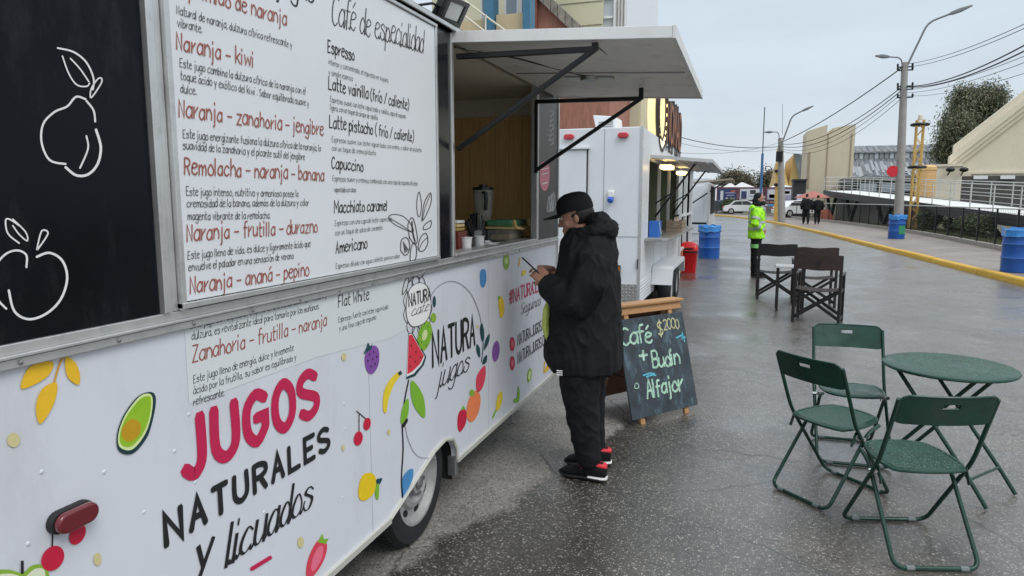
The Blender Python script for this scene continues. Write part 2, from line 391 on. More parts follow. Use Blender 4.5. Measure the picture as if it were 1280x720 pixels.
mat('pole_steel', (.20, .21, .22), .5, .5)
mat('galv', (.55, .55, .53), .45, .5, var=.08)
mat('lattice_yel', (.56, .36, .09), .5, var=.15, vscale=8)
mat('sign_red', (.62, .02, .03), .5)
mat('deck_white', (.70, .71, .70), .5, var=.05, dirt=((.4, .4, .4), .2))
mat('ramp_dark', (.022, .023, .026), .55, var=.2)
mat('conc_grey', (.17, .16, .15), .85, var=.15, vscale=1.5, dirt=((.09, .085, .08), .6), bump=.1, bscale=20)
mat('dark_brick', (.075, .070, .068), .85, var=.2, vscale=2)
mat('gable_cream', (.68, .62, .49), .8, var=.04, vscale=.8, dirt=((.45, .38, .27), .3))
mat('slab_beige', (.58, .51, .38), .85, var=.06, vscale=.6, dirt=((.33, .28, .2), .4), stretch=(1, 1, .3))
mat('roof_sheet', (.26, .275, .29), .6, .2, var=.35, vscale=1.6, dirt=((.5, .5, .5), .5))
mat('roof_light', (.27, .285, .30), .5)
mat('roof_dark', (.12, .125, .13), .5)
mat('roof_navy', (.02, .03, .06), .4)
mat('shed_yel', (.58, .40, .16), .8, var=.2)
mat('black_wall', (.02, .022, .025), .6)
mat('bill_purple', (.13, .05, .07), .7, var=.1)
mat('bill_white', (.60, .62, .66), .6)
mat('bill_navy', (.03, .045, .13), .6, var=.3, vscale=2)
mat('bill_blue', (.07, .30, .62), .6)
mat('bill_mauve', (.36, .34, .48), .6, var=.3, vscale=2)
mat('tent', (.55, .54, .53), .7)
mat('car_white', (.70, .71, .72), .25, coat=.5)
mat('car_dark', (.03, .032, .036), .25, coat=.5)
mat('car_glass', (.03, .035, .04), .08)
mat('umbrella', (.36, .13, .10), .7)
mat('orange_c', (.40, .11, .06), .7)
mat('flag_blue', (.04, .14, .30), .5)
mat('lamp_warm', (1, .8, .45), .5, emit=((1, .72, .32), 3.0))
mat('marquee', (.85, .72, .35), .5, emit=((1, .80, .38), .6))
mat('letter_dark', (.03, .018, .015), .5)
mat('letter_rim', (.45, .15, .06), .5)
mat('olive_inside', (.30, .36, .25), .6)
mat('tread', (.42, .41, .39), .38, .8, var=.12, vscale=30, bump=.6, bscale=45)
mat('crate_wood', (.34, .26, .19), .7, var=.2, vscale=12)
mat('box_blue', (.02, .12, .45), .5)
mat('bark', (.16, .13, .10), .9, var=.3, vscale=4)
mat('kerb_yel', (.60, .36, .035), .65, var=.14, vscale=7, dirt=((.22, .16, .07), .75), bump=.15, bscale=30, rvar=.15)
mat('kerb_base', (.20, .19, .18), .8, var=.2, vscale=7)

def leafmat(name, cs):
    m = bpy.data.materials.new(name); m.use_nodes = True; t = m.node_tree; p = t.nodes['Principled BSDF']
    g = t.nodes.new('ShaderNodeNewGeometry'); rp = t.nodes.new('ShaderNodeValToRGB')
    rp.color_ramp.elements[0].color = (*cs[0], 1); rp.color_ramp.elements[1].color = (*cs[-1], 1)
    for i, c in enumerate(cs[1:-1]): rp.color_ramp.elements.new((i + 1) / (len(cs) - 1)).color = (*c, 1)
    t.links.new(g.outputs['Random Per Island'], rp.inputs[0]); t.links.new(rp.outputs[0], p.inputs['Base Color'])
    p.inputs['Roughness'].default_value = .6; M[name] = m
leafmat('leaf_euc', [(.07, .085, .05), (.12, .135, .08), (.18, .19, .11), (.24, .21, .12)])
leafmat('leaf_shrub', [(.03, .055, .018), (.055, .085, .03), (.09, .11, .035)])
leafmat('leaf_far', [(.05, .055, .035), (.10, .085, .05), (.15, .11, .06)])
leafmat('grass', [(.06, .085, .03), (.10, .11, .04), (.16, .14, .07)])

# wet asphalt: aggregate speckle, cracks, damp and drier zones
def asphalt():
    m = bpy.data.materials.new('asphalt'); m.use_nodes = True; t = m.node_tree; p = t.nodes['Principled BSDF']; nn = t.nodes.new; ll = t.links.new
    co = nn('ShaderNodeTexCoord'); O = co.outputs['Object']
    def noise(s, d=4, ro=.6, src=O):
        n = nn('ShaderNodeTexNoise'); n.inputs['Scale'].default_value = s; n.inputs['Detail'].default_value = d; n.inputs['Roughness'].default_value = ro; ll(src, n.inputs[0]); return n.outputs[0]
    def rng(x, a, b, c, d_):
        r = nn('ShaderNodeMapRange'); r.inputs[1].default_value = a; r.inputs[2].default_value = b; r.inputs[3].default_value = c; r.inputs[4].default_value = d_; ll(x, r.inputs[0]); return r.outputs[0]
    def math_(op, a, b=None):
        q = nn('ShaderNodeMath'); q.operation = op
        for i, x in enumerate((a, b)):
            if x is None: continue
            if isinstance(x, (int, float)): q.inputs[i].default_value = x
            else: ll(x, q.inputs[i])
        return q.outputs[0]
    def mixc(f, a, b):
        x = nn('ShaderNodeMix'); x.data_type = 'RGBA'
        if isinstance(f, float): x.inputs[0].default_value = f
        else: ll(f, x.inputs[0])
        for i, c in ((6, a), (7, b)):
            if isinstance(c, tuple): x.inputs[i].default_value = (*c, 1)
            else: ll(c, x.inputs[i])
        return x.outputs[2]
    # warped coordinates for cracks
    nz = nn('ShaderNodeTexNoise'); nz.inputs['Scale'].default_value = 1.3; nz.inputs['Detail'].default_value = 5; ll(O, nz.inputs[0])
    va = nn('ShaderNodeVectorMath'); va.operation = 'MULTIPLY_ADD'; va.inputs[1].default_value = (.9, .9, 0); ll(nz.outputs['Color'], va.inputs[0]); ll(O, va.inputs[2])
    def cracks(s, wd):
        v = nn('ShaderNodeTexVoronoi'); v.feature = 'DISTANCE_TO_EDGE'; v.inputs['Scale'].default_value = s; ll(va.outputs[0], v.inputs[0]); return rng(v.outputs['Distance'], 0, wd, 1, 0)
    ck = math_('MULTIPLY', cracks(.75, .007), rng(noise(.35, 3), .42, .52, 0, 1))
    ck2 = math_('MULTIPLY', cracks(3.1, .012), rng(noise(.55, 3), .47, .56, 0, .9))
    crack = math_('MAXIMUM', ck, ck2)
    # dry zone sheltered by the food trailer and random drier patches
    sx = nn('ShaderNodeSeparateXYZ'); ll(O, sx.inputs[0])
    slant = math_('SUBTRACT', sx.outputs[0], math_('MULTIPLY', sx.outputs[1], .25))
    edge = math_('ADD', slant, math_('MULTIPLY', math_('SUBTRACT', noise(1.4, 6, .7), .5), .8))
    dry = rng(edge, -2.12, -2.04, 1, 0)
    dark_zone = rng(math_('ADD', sx.outputs[0], math_('MULTIPLY', math_('SUBTRACT', noise(.9, 6, .65), .5), 1.6)), -.55, .1, 1, 0)  # road base colour darker on the trailer side, with a ragged noise edge
    dy = math_('MULTIPLY', rng(sx.outputs[1], 5.3, 6.4, 1, 0), rng(sx.outputs[1], 1.0, 2.0, 0, 1))
    dry = math_('MULTIPLY', dry, dy)
    big = rng(noise(.30, 6, .7), .40, .60, 0, 1)                 # large damp variation
    patch = rng(noise(.9, 5, .7), .45, .62, 0, 1)
    wet = math_('MULTIPLY', math_('SUBTRACT', 1, math_('MULTIPLY', dry, .92)), rng(math_('ADD', math_('MULTIPLY', big, .6), math_('MULTIPLY', patch, .4)), 0, 1, .62, 1.0))
    # aggregate
    vo = nn('ShaderNodeTexVoronoi'); vo.inputs['Scale'].default_value = 58; ll(O, vo.inputs[0])
    sepc = nn('ShaderNodeSeparateColor'); ll(vo.outputs['Color'], sepc.inputs[0])
    chip = math_('MULTIPLY', rng(sepc.outputs[0], .78, .98, 0, 1), rng(vo.outputs['Distance'], .18, .42, 1, 0))
    vo2 = nn('ShaderNodeTexVoronoi'); vo2.inputs['Scale'].default_value = 95; ll(O, vo2.inputs[0]); sc2 = nn('ShaderNodeSeparateColor'); ll(vo2.outputs['Color'], sc2.inputs[0])
    chip2 = math_('MULTIPLY', rng(sc2.outputs[0], .50, .95, 0, .9), rng(vo2.outputs['Distance'], .25, .5, 1, 0))
    vo3 = nn('ShaderNodeTexVoronoi'); vo3.inputs['Scale'].default_value = 34; ll(O, vo3.inputs[0]); sc3 = nn('ShaderNodeSeparateColor'); ll(vo3.outputs['Color'], sc3.inputs[0])
    chip3 = math_('MULTIPLY', rng(sc3.outputs[0], .90, 1.0, 0, 1), rng(vo3.outputs['Distance'], .12, .35, 1, 0))
    worn = rng(noise(.7, 6, .7), .35, .65, .45, 1.0)
    chip = math_('MULTIPLY', math_('MAXIMUM', math_('MAXIMUM', chip, chip2), chip3), worn)
    tone = rng(noise(38, 5, .75), .3, .7, .55, 1.5)
    mid = rng(noise(1.7, 7, .75), .3, .7, .62, 1.42)
    base = mixc(math_('MULTIPLY', patch, .5), (.088, .077, .064), (.046, .042, .037))
    base = mixc(math_('MULTIPLY', dark_zone, .75), base, (.030, .027, .022))
    base = mixc(math_('MULTIPLY', dry, .9), base, (.215, .205, .185))
    sc_ = nn('ShaderNodeVectorMath'); sc_.operation = 'SCALE'; ll(base, sc_.inputs[0]); ll(math_('MULTIPLY', tone, mid), sc_.inputs['Scale'])
    pit = math_('MULTIPLY', rng(sc2.outputs[1], .55, .8, 0, .9), rng(vo2.outputs['Distance'], .3, .55, 1, 0))
    c = mixc(pit, sc_.outputs[0], (.022, .020, .018))
    c = mixc(math_('MULTIPLY', chip, .95), c, (.56, .52, .45))
    c = mixc(crack, c, (.018, .016, .014))
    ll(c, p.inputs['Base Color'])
    rough = rng(wet, .1, 1.0, .75, .22)
    ll(math_('ADD', rough, math_('MULTIPLY', chip, .05)), p.inputs['Roughness'])
    p.inputs['Specular IOR Level'].default_value = .5
    ll(wet, p.inputs['Coat Weight']); ll(rng(math_('MULTIPLY', wet, rng(noise(.45, 5, .65), .42, .6, .55, 1)), .4, 1.0, .46, .17), p.inputs['Coat Roughness']); p.inputs['Coat IOR'].default_value = 1.5     # film of rain water
    hgt = math_('ADD', math_('ADD', math_('MULTIPLY', noise(60, 3), .5), math_('MULTIPLY', noise(9, 4), .35)), math_('MULTIPLY', crack, -1.3))
    bn = nn('ShaderNodeBump'); bn.inputs['Strength'].default_value = .14; bn.inputs['Distance'].default_value = .010; ll(hgt, bn.inputs['Height']); ll(bn.outputs[0], p.inputs['Normal'])
    M['asphalt'] = m
asphalt()
def paver():
    m = bpy.data.materials.new('paving'); m.use_nodes = True; t = m.node_tree; p = t.nodes['Principled BSDF']; nn = t.nodes.new; ll = t.links.new
    co = nn('ShaderNodeTexCoord'); br = nn('ShaderNodeTexBrick'); br.inputs['Scale'].default_value = 2.4; br.inputs['Mortar Size'].default_value = .02; br.offset = 0
    br.inputs['Color1'].default_value = (.23, .19, .165, 1); br.inputs['Color2'].default_value = (.28, .235, .205, 1); br.inputs['Mortar'].default_value = (.15, .13, .115, 1)
    ll(co.outputs['Object'], br.inputs[0]); n = nn('ShaderNodeTexNoise'); n.inputs['Scale'].default_value = .8; n.inputs['Detail'].default_value = 7; ll(co.outputs['Object'], n.inputs[0])
    r = nn('ShaderNodeMapRange'); r.inputs[1].default_value = .3; r.inputs[2].default_value = .7; r.inputs[3].default_value = .75; r.inputs[4].default_value = 1.2; ll(n.outputs[0], r.inputs[0])
    v = nn('ShaderNodeVectorMath'); v.operation = 'SCALE'; ll(br.outputs[0], v.inputs[0]); ll(r.outputs[0], v.inputs['Scale']); ll(v.outputs[0], p.inputs['Base Color'])
    p.inputs['Roughness'].default_value = .5; M['paving'] = m
paver()
def corrug(name, c1, c2, sc1):
    m = bpy.data.materials.new(name); m.use_nodes = True; t = m.node_tree; p = t.nodes['Principled BSDF']; nn = t.nodes.new; ll = t.links.new
    co = nn('ShaderNodeTexCoord'); n = nn('ShaderNodeTexNoise'); n.inputs['Scale'].default_value = sc1; n.inputs['Detail'].default_value = 3
    mpn = nn('ShaderNodeMapping'); mpn.inputs['Scale'].default_value = (1, .15, .15); ll(co.outputs['Object'], mpn.inputs[0]); ll(mpn.outputs[0], n.inputs[0])
    r = nn('ShaderNodeValToRGB'); r.color_ramp.elements[0].position = .35; r.color_ramp.elements[0].color = (*c1, 1); r.color_ramp.elements[1].position = .65; r.color_ramp.elements[1].color = (*c2, 1)
    ll(n.outputs[0], r.inputs[0]); ll(r.outputs[0], p.inputs['Base Color']); p.inputs['Roughness'].default_value = .5; M[name] = m
corrug('roof_sheet', (.07, .075, .08), (.19, .20, .21), 4.0)

# ------------------------------------------------------------------ the setting: road, kerb, pavement, verge
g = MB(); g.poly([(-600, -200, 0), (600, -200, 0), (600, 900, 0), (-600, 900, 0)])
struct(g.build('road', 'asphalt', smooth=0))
KP = [(7.0, -6), (6.05, 5), (5.16, 15.66), (4.3, 25.7), (3.65, 33), (2.86, 41.3), (1.3, 54), (-.9, 66), (-4.5, 76), (-10, 84), (-20, 90), (-45, 94)]
FP = [(8.2, -6), (7.9, 5), (7.55, 15), (7.5, 25.6), (7.45, 33), (7.0, 39.5), (5.9, 49), (4.5, 58), (2.5, 66.5), (-2.5, 77.5), (-9, 86), (-20, 92.5), (-45, 97)]
def resample(P, step):
    P = catmull([tuple(p) for p in P], 12); o = [P[0]]; acc = 0
    for a, b in zip(P, P[1:]):
        l = math.hypot(b[0] - a[0], b[1] - a[1])
        while acc + l >= step:
            t = (step - acc) / l; a = (a[0] + (b[0] - a[0]) * t, a[1] + (b[1] - a[1]) * t); o.append(a); l = math.hypot(b[0] - a[0], b[1] - a[1]); acc = 0
        acc += l
    return o
SW = .13
K2 = resample(KP, 1.0)
def offs(P, d):
    o = []
    for i, p in enumerate(P):
        a = P[max(i - 1, 0)]; b = P[min(i + 1, len(P) - 1)]; t = (b[0] - a[0], b[1] - a[1]); l = math.hypot(*t); o.append((p[0] + t[1] / l * d, p[1] - t[0] / l * d))
    return o
kin = offs(K2, .17)
pv = MB()
far = offs(K2, 6.5)
for i in range(len(K2) - 1):
    pv.poly([(*kin[i], SW - .012), (*far[i], SW - .012), (*far[i + 1], SW - .012), (*kin[i + 1], SW - .012)])
struct(pv.build('pavement', 'paving', smooth=0))
kerb = struct(link('kerb', None))
for i in range(0, len(K2) - 3, 3):
    seg = K2[i:i + 4]; sin_ = kin[i:i + 4]; k = MB(); dj = random.uniform(-.012, .012); rings = []
    for j, (a, b) in enumerate(zip(seg, sin_)):
        g_ = 0.0
        if j in (0, 3):
            o_ = seg[1] if j == 0 else seg[2]; l = math.hypot(o_[0] - a[0], o_[1] - a[1]); g_ = .012 / l
            q = sin_[1] if j == 0 else sin_[2]; a = (a[0] + (o_[0] - a[0]) * g_, a[1] + (o_[1] - a[1]) * g_); b = (b[0] + (q[0] - b[0]) * g_, b[1] + (q[1] - b[1]) * g_)
        def L_(t): return (a[0] + (b[0] - a[0]) * t, a[1] + (b[1] - a[1]) * t)
        rings.append([(*L_(0), -.05), (*L_(0.03), SW - .045 + dj), (*L_(.10), SW - .01 + dj), (*L_(.25), SW + .003 + dj), (*L_(1), SW + .004 + dj), (*L_(1), -.05)])
    k.loft(rings); k.build('kerb_stone', 'kerb_yel', kerb, smooth=50)
F2 = resample(FP, .9)
vg = MB(); vf = offs(F2, 60)
for i in range(len(F2) - 1):
    vg.poly([(*F2[i], SW + .03), (*vf[i], SW + .03), (*vf[i + 1], SW + .03), (*F2[i + 1], SW + .03)])
struct(vg.build('verge', mat('verge_soil', (.10, .095, .05), .9, var=.4, vscale=2), smooth=0))
pl = MB(); fi = offs(F2, -.09); fo = offs(F2, .09)
pl.loft([[(*a, -.02), (*a, SW + .13), (*b, SW + .13), (*b, -.02)] for a, b in zip(fi, fo)])
tag(pl.build('fence_plinth', mat('plinth', (.30, .28, .25), .85, var=.2, vscale=5, dirt=((.15, .14, .12), .6)), smooth=0), 'low concrete footing strip running under the wire fence', 'wall')

# ------------------------------------------------------------------ the juice trailer
TX = -1.42                                               # street side of the trailer
TY0, TY1 = -2.6, 5.26
T = thing('food_trailer', 'white juice trailer with fruit prints, menu boards and raised serving flap', 'food trailer', (-2.4, 2.9, 0))
def side(d=0.0): return lambda u, v, t=0.0: (TX + d + t, u, v)
ZB, ZR = .295, 1.335
arch = [(3.235, ZB), (3.225, .36), (3.18, .425), (3.08, .455), (2.95, .44), (2.80, .39), (2.66, .345), (2.50, ZB)]
lp = MB(); lp.prism([(TY0, ZB)] + arch[::-1] + [(TY1, ZB), (TY1, ZR), (TY0, ZR)], lambda u, v, d: (TX + d, u, v), -.03, 0)
lower = lp.build('lower_panel', 'panel_white', T, smooth=0)
lower['label'] = 'white lower side panel printed with fruit'
# edge trims
tr = MB(); tr.box(TX - .01, TX + .012, TY0, 2.50, ZB - .018, ZB + .006); tr.box(TX - .01, TX + .012, 3.235, TY1, ZB - .018, ZB + .006)
tr.tube([(TX + .004, u, v) for u, v in arch], .010, 6)
tr.build('bottom_trim', mat('trim_cream', (.55, .54, .48), .45, .2), T)
# side rail between lower panel and upper boards
rl = MB(); rl.box(TX - .02, TX + .014, TY0, TY1, ZR, ZR + .020); rl.box(TX - .02, TX + .022, TY0, TY1, ZR + .022, ZR + .030); rl.box(TX - .02, TX + .012, TY0, TY1, ZR + .030, ZR + .052)
rail = rl.build('side_rail', 'alu', T, smooth=0, bevel=.002)
for i in range(24):
    y = -.2 + i * .235; s_ = MB(); s_.ell((TX + .015, y, ZR + .011), (.004, .006, .006), 8, 5); s_.build('screw', 'screw', rail)
# black left board
bl = MB(); bl.box(TX - .02, TX + .004, TY0, 1.345, ZR + .054, 2.47); black = bl.build('black_board', 'panel_black', T, smooth=0)
black['label'] = 'black side board with white outlined pear and apple'
# menu board
mp_ = MB(); mp_.box(TX - .02, TX + .022, 1.418, 2.985, ZR + .075, 2.468); menu = mp_.build('menu_board', 'menu_white', T, smooth=0, bevel=.003)
menu['label'] = 'white menu board with juices and coffees'
for y0, y1, d in ((1.348, 1.372, .02), (1.374, 1.398, .012), (1.400, 1.416, .026), (2.987, 3.003, .028), (3.005, 3.022, .012)):
    q = MB(); q.box(TX - .02, TX + d, y0, y1, ZR + .053, 2.472); q.build('vertical_trim', 'alu', T, smooth=0, bevel=.002)
for z0_, z1_ in ((ZR + .057, ZR + .073), (2.470, 2.484)): q = MB(); q.box(TX - .02, TX + .03, 1.40, 3.003, z0_, z1_); q.build('board_frame', 'alu', T, smooth=0, bevel=.002)
q = MB(); q.box(TX - .02, TX + .006, 3.024, 3.185, ZR + .054, 2.49); q.build('black_pillar', 'gloss_black', T, smooth=0)
q = MB(); q.box(TX - .03, TX + .016, 3.187, 3.215, ZR + .053, 2.49); q.box(TX - .03, TX + .016, 4.655, 4.700, ZR + .053, 2.49); q.box(TX - .10, TX + .020, 3.216, 4.654, ZR + .053, ZR + .068); q.box(TX - .03, TX + .012, 3.216, 4.654, 2.455, 2.49)
q.build('window_frame', 'alu', T, smooth=0, bevel=.003)
q = MB(); q.box(TX - .02, TX + .004, 4.702, TY1 - .022, ZR + .054, 2.49); endp = q.build('end_board', mat('board_grey', (.045, .047, .052), .32, var=.25, vscale=3), T, smooth=0)
q = MB(); q.box(TX - .03, TX + .010, TY1 - .02, TY1 + .006, ZB, ZR - .002); q.box(TX - .03, TX + .012, TY1 - .02, TY1 + .008, ZR + .054, 2.49); q.build('corner_trim', 'alu', T, smooth=0)
# shell, roof, interior
q = MB(); q.box(-3.55, -3.50, TY0, TY1, ZB, 2.56); q.box(-3.50, TX - .031, TY0, TY0 + .04, ZB, 2.56); q.box(-3.50, TX - .031, TY1 - .03, TY1, ZB, 2.495); q.build('shell', 'panel_white', T, smooth=0)
q = MB(); q.box(-3.50, TX - .032, TY0 + .04, TY1 - .03, ZB + .24, ZB + .28); q.build('floor', 'alu_dark', T, smooth=0)
q = MB(); q.box(-3.50, TX - .03, TY0 + .04, TY1 - .03, 2.47, 2.49); q.build('ceiling', 'cream_inside', T, smooth=0)
rf = MB(); rf.prism([(-3.60, 2.50), (TX + .03, 2.50), (TX + .03, 2.515), (TX - .04, 2.565), (-2.5, 2.66), (-3.60, 2.57)], lambda u, v, d: (u, d, v), TY0 - .03, TY1 + .03)
roof = rf.build('roof', 'gloss_black', T, smooth=0)
q = MB(); q.box(TX + .028, TX + .040, TY0 - .03, TY1 + .035, 2.494, 2.514); q.build('gutter_trim', 'alu', roof, smooth=0, bevel=.003)
wl = link('inner_wall', None, T)
for i in range(18):                                     # tongue-and-groove boards of the inner end wall
    x0 = -3.49 + i * .112; q = MB(); q.box(x0, x0 + .110, TY1 - .045 - .002 * (i % 2), TY1 - .032, ZB + .29, 2.33); q.build('board', 'wood_wall', wl, smooth=0)
q = MB(); q.box(-3.49, TX - .035, TY1 - .05, TY1 - .032, 2.332, 2.468); q.build('upper_lining', 'cream_inside', T, smooth=0)
wk = MB()
wk.box(-3.5, -3.47, TY0 + .05, TY1 - .05, ZB + .06, 2.465); wk.build('back_lining', 'cream_inside', T, smooth=0)
cn = MB(); cn.box(-2.05, TX - .035, 3.0, TY1 - .06, 1.355, 1.385); cn.build('counter', mat('steel_top', (.45, .45, .44), .3, .7), T, smooth=0)
# serving flap and its brackets
A0, A1, ZI, ZO, AX = 3.20, 5.16, 2.478, 2.425, -.345
fl = MB(); fl.prism([(TX + .012, ZI - .028), (AX, ZO - .03), (AX, ZO + .012), (TX + .012, ZI + .014)], lambda u, v, d: (u, d, v), A0 + .015, A1 - .015)
flap = fl.build('serving_flap', 'awning_under', T, smooth=0)
ed = MB()
for y0, y1 in ((A0, A0 + .014), (A1 - .014, A1)):
    ed.prism([(TX + .012, ZI - .034), (AX, ZO - .036), (AX, ZO + .018), (TX + .012, ZI + .02)], lambda u, v, d: (u, d, v), y0, y1)
ed.box(AX + .001, AX + .016, A0, A1, ZO - .038, ZO + .02)
ed.build('flap_edge', 'awning_white', flap, smooth=0, bevel=.002)
tp = MB(); tp.prism([(TX + .012, ZI + .016), (AX, ZO + .014), (AX, ZO + .018), (TX + .012, ZI + .020)], lambda u, v, d: (u, d, v), A0 + .016, A1 - .016); tp.build('flap_skin', 'awning_white', flap, smooth=0)
sm = MB(); sm.bar((TX + .05, 4.10, ZI - .033), (AX - .02, 4.10, ZO - .034), .012, .004); sm.build('seam', 'alu_dark', flap, smooth=0)
fx = MB(); fx.lathe([(.0, -.02), (.05, -.02), (.06, 0), (0, .0)], (-.95, 4.25, ZI - .055), 14); fx.bar((-1.1, 4.25, ZI - .048), (-.8, 4.25, ZI - .064), .07, .012); fx.build('lamp_fitting', 'alu_dark', flap)
for yb, zb, zt, xo in ((3.245, 1.93, 2.385, -.70), (4.615, 1.88, 2.345, -.685)):
    q = MB()
    if yb > 4: q.bar((TX + .02, yb, zb - .02), (TX + .02, yb, zt + .01), .022, .022)
    q.bar((TX + .02, yb, zt), (xo, yb, zt - .012), .026, .026); q.bar((TX + .02, yb, zb), (xo, yb, zt - .012), .024, .024); q.bar((xo, yb, zt - .02), (xo, yb, ZI - .075), .02, .03)
    q.build('flap_bracket', 'steel_black', T, smooth=0, bevel=.003)
wr = MB(); wr.tube([(TX - .1, 3.3, 2.465), (-1.2, 3.6, 2.43), (-1.1, 3.95, 2.435), (-.95, 4.22, 2.42), (-.80, 4.25, 2.43), (-.7, 3.9, 2.425), (-.72, 3.3, 2.41)], .004, 6); wr.build('lamp_wire', 'cable', T)
# wheel
wh = link('wheel', None, T)
WY, WZ, WR = 2.875, .302, .302
rot = Matrix.Rotation(math.pi / 2, 4, 'Y')
ty = MB(); ty.lathe([(.195, -.085), (.25, -.095), (.285, -.085), (WR, -.055), (WR, .055), (.285, .085), (.25, .095), (.195, .085)], (TX - .135, WY, WZ), 40, mx=rot, closed=True); ty.build('tyre', 'rubber', wh)
gr = MB()
for i in range(60):
    a = 2 * math.pi * i / 60; c_, s_ = math.cos(a), math.sin(a); gr.box(TX - .19, TX - .08, -.010, .010, WR - .006, WR + .0035, 0, Matrix.Translation((0, WY, WZ)) @ Matrix.Rotation(a, 4, 'X'))
gr.build('tread', 'rubber', wh, smooth=0)
rm = MB(); X_ = TX - .05
prof = [(.195, -.03), (.205, -.0), (.205, .005), (.192, .006), (.186, -.012), (.165, -.035), (.140, -.04), (.120, -.012), (.095, -.004), (.072, -.02), (.055, -.022), (.05, .0), (.0, .004)]
rm.lathe(prof, (X_, WY, WZ), 36, mx=rot)
rm.build('rim', 'rim_grey', wh)
for i in range(8):
    hl = MB(); a = 2 * math.pi * (i + .3) / 8; hl.ell((X_ - .032, WY + .152 * math.cos(a), WZ + .152 * math.sin(a)), (.007, .030, .019), 10, 6, mx=Matrix.Rotation(a + math.pi / 2, 3, 'X').to_4x4()); hl.build('rim_slot', 'dark_void', wh)
for i in range(5):
    nu = MB(); a = 2 * math.pi * i / 5; nu.lathe([(0, 0), (.011, 0), (.011, .018), (0, .020)], (X_ - .014, WY + .062 * math.cos(a), WZ + .062 * math.sin(a)), 6, mx=rot); nu.build('wheel_nut', 'alu_dark', wh)
nu = MB(); nu.lathe([(.03, 0), (.03, .012), (.02, .018), (0, .02)], (X_ + .0, WY, WZ), 16, mx=rot); nu.build('hub_cap', 'alu_dark', wh)
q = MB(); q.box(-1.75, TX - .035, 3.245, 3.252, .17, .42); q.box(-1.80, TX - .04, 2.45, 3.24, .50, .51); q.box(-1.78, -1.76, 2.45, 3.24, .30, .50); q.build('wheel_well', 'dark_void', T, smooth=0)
q = MB(); q.box(TX - .05, TX - .004, 3.225, 3.262, .20, .31); q.build('mudflap_bracket', 'alu_dark', T, smooth=0, bevel=.003)
wh2 = copy_tree(wh, T)
for c_ in wh2.children: c_.location.x -= 1.72
ax = MB(); ax.tube([(-3.3, WY, WZ), (-1.6, WY, WZ)], .035, 10); ax.box(-3.3, -1.6, 0, 5.1, .30 + .0, .36) if False else None; ax.build('axle', 'steel_black', T)
jk = MB(); jk.tube([(-2.4, -2.3, .02), (-2.4, -2.3, .6)], .03, 8); jk.lathe([(.09, 0), (.09, .02), (.03, .03)], (-2.4, -2.3, 0), 12); jk.bar((-2.4, 4.9, 0.01), (-2.4, 4.9, .32), .06, .06); jk.build('support_leg', 'steel_black', T)
# red side marker lamp
lx = PX(85, 645, TX); lm = link('marker_lamp', None, T)
def capsule(y, z, hl_, r, x0, x1, n=10):
    pts = [(y + hl_ + r * math.cos(a), z + r * math.sin(a)) for a in [(-math.pi / 2 + math.pi * i / n) for i in range(n + 1)]] + [(y - hl_ + r * math.cos(a), z + r * math.sin(a)) for a in [(math.pi / 2 + math.pi * i / n) for i in range(n + 1)]]
    return pts, x0, x1
pts, a_, b_ = capsule(lx.y, lx.z, .028, .026, 0, 0); q = MB(); q.prism(pts, lambda u, v, d: (TX + d, u, v), 0, .018); q.build('lamp_base', 'rubber', lm, bevel=.003)
pts, a_, b_ = capsule(lx.y + .001, lx.z, .027, .0235, 0, 0); q = MB(); q.prism(pts, lambda u, v, d: (TX + d, u, v), .018, .036); q.build('lens', 'red_lens', lm, bevel=.006, seg=3)
# roof floodlight
fp = PX(563, 12, TX + .03); fld = link('floodlight', None, T)
mxf = Matrix.Translation(fp) @ Euler((R(0), R(32), R(-12))).to_matrix().to_4x4()
q = MB(); q.box(-.03, .02, -.085, .085, -.06, .06, 0, mxf); q.build('housing', 'plastic_black', fld, smooth=0, bevel=.008)
q = MB(); q.box(.0205, .024, -.055, .055, -.038, .038, 0, mxf); q.build('lens', mat('flood_lens', (.55, .56, .55), .15), fld, smooth=0)
q = MB(); q.box(.0205, .032, -.085, .085, .040, .062, 0, mxf); q.box(.0205, .032, -.085, .085, -.062, -.040, 0, mxf); q.box(.0205, .032, -.085, -.057, -.04, .04, 0, mxf); q.box(.0205, .032, .057, .085, -.04, .04, 0, mxf); q.build('bezel', 'plastic_black', fld, smooth=0, bevel=.003)
q = MB(); q.tube([fp + Vector((-.03, -.09, 0)), fp + Vector((-.06, -.09, -.05)), fp + Vector((-.06, 0, -.085)), fp + Vector((-.06, .09, -.05)), fp + Vector((-.03, .09, 0))], .008, 6); q.tube([fp + Vector((-.03, -.05, 0)), fp + Vector((-.02, -.16, -.01)), fp + Vector((-.1, -.28, -.05))], .006, 6); q.bar(fp + Vector((-.06, 0, -.08)), fp + Vector((-.07, 0, -.14)), .03, .03); q.build('bracket', 'steel_black', fld)

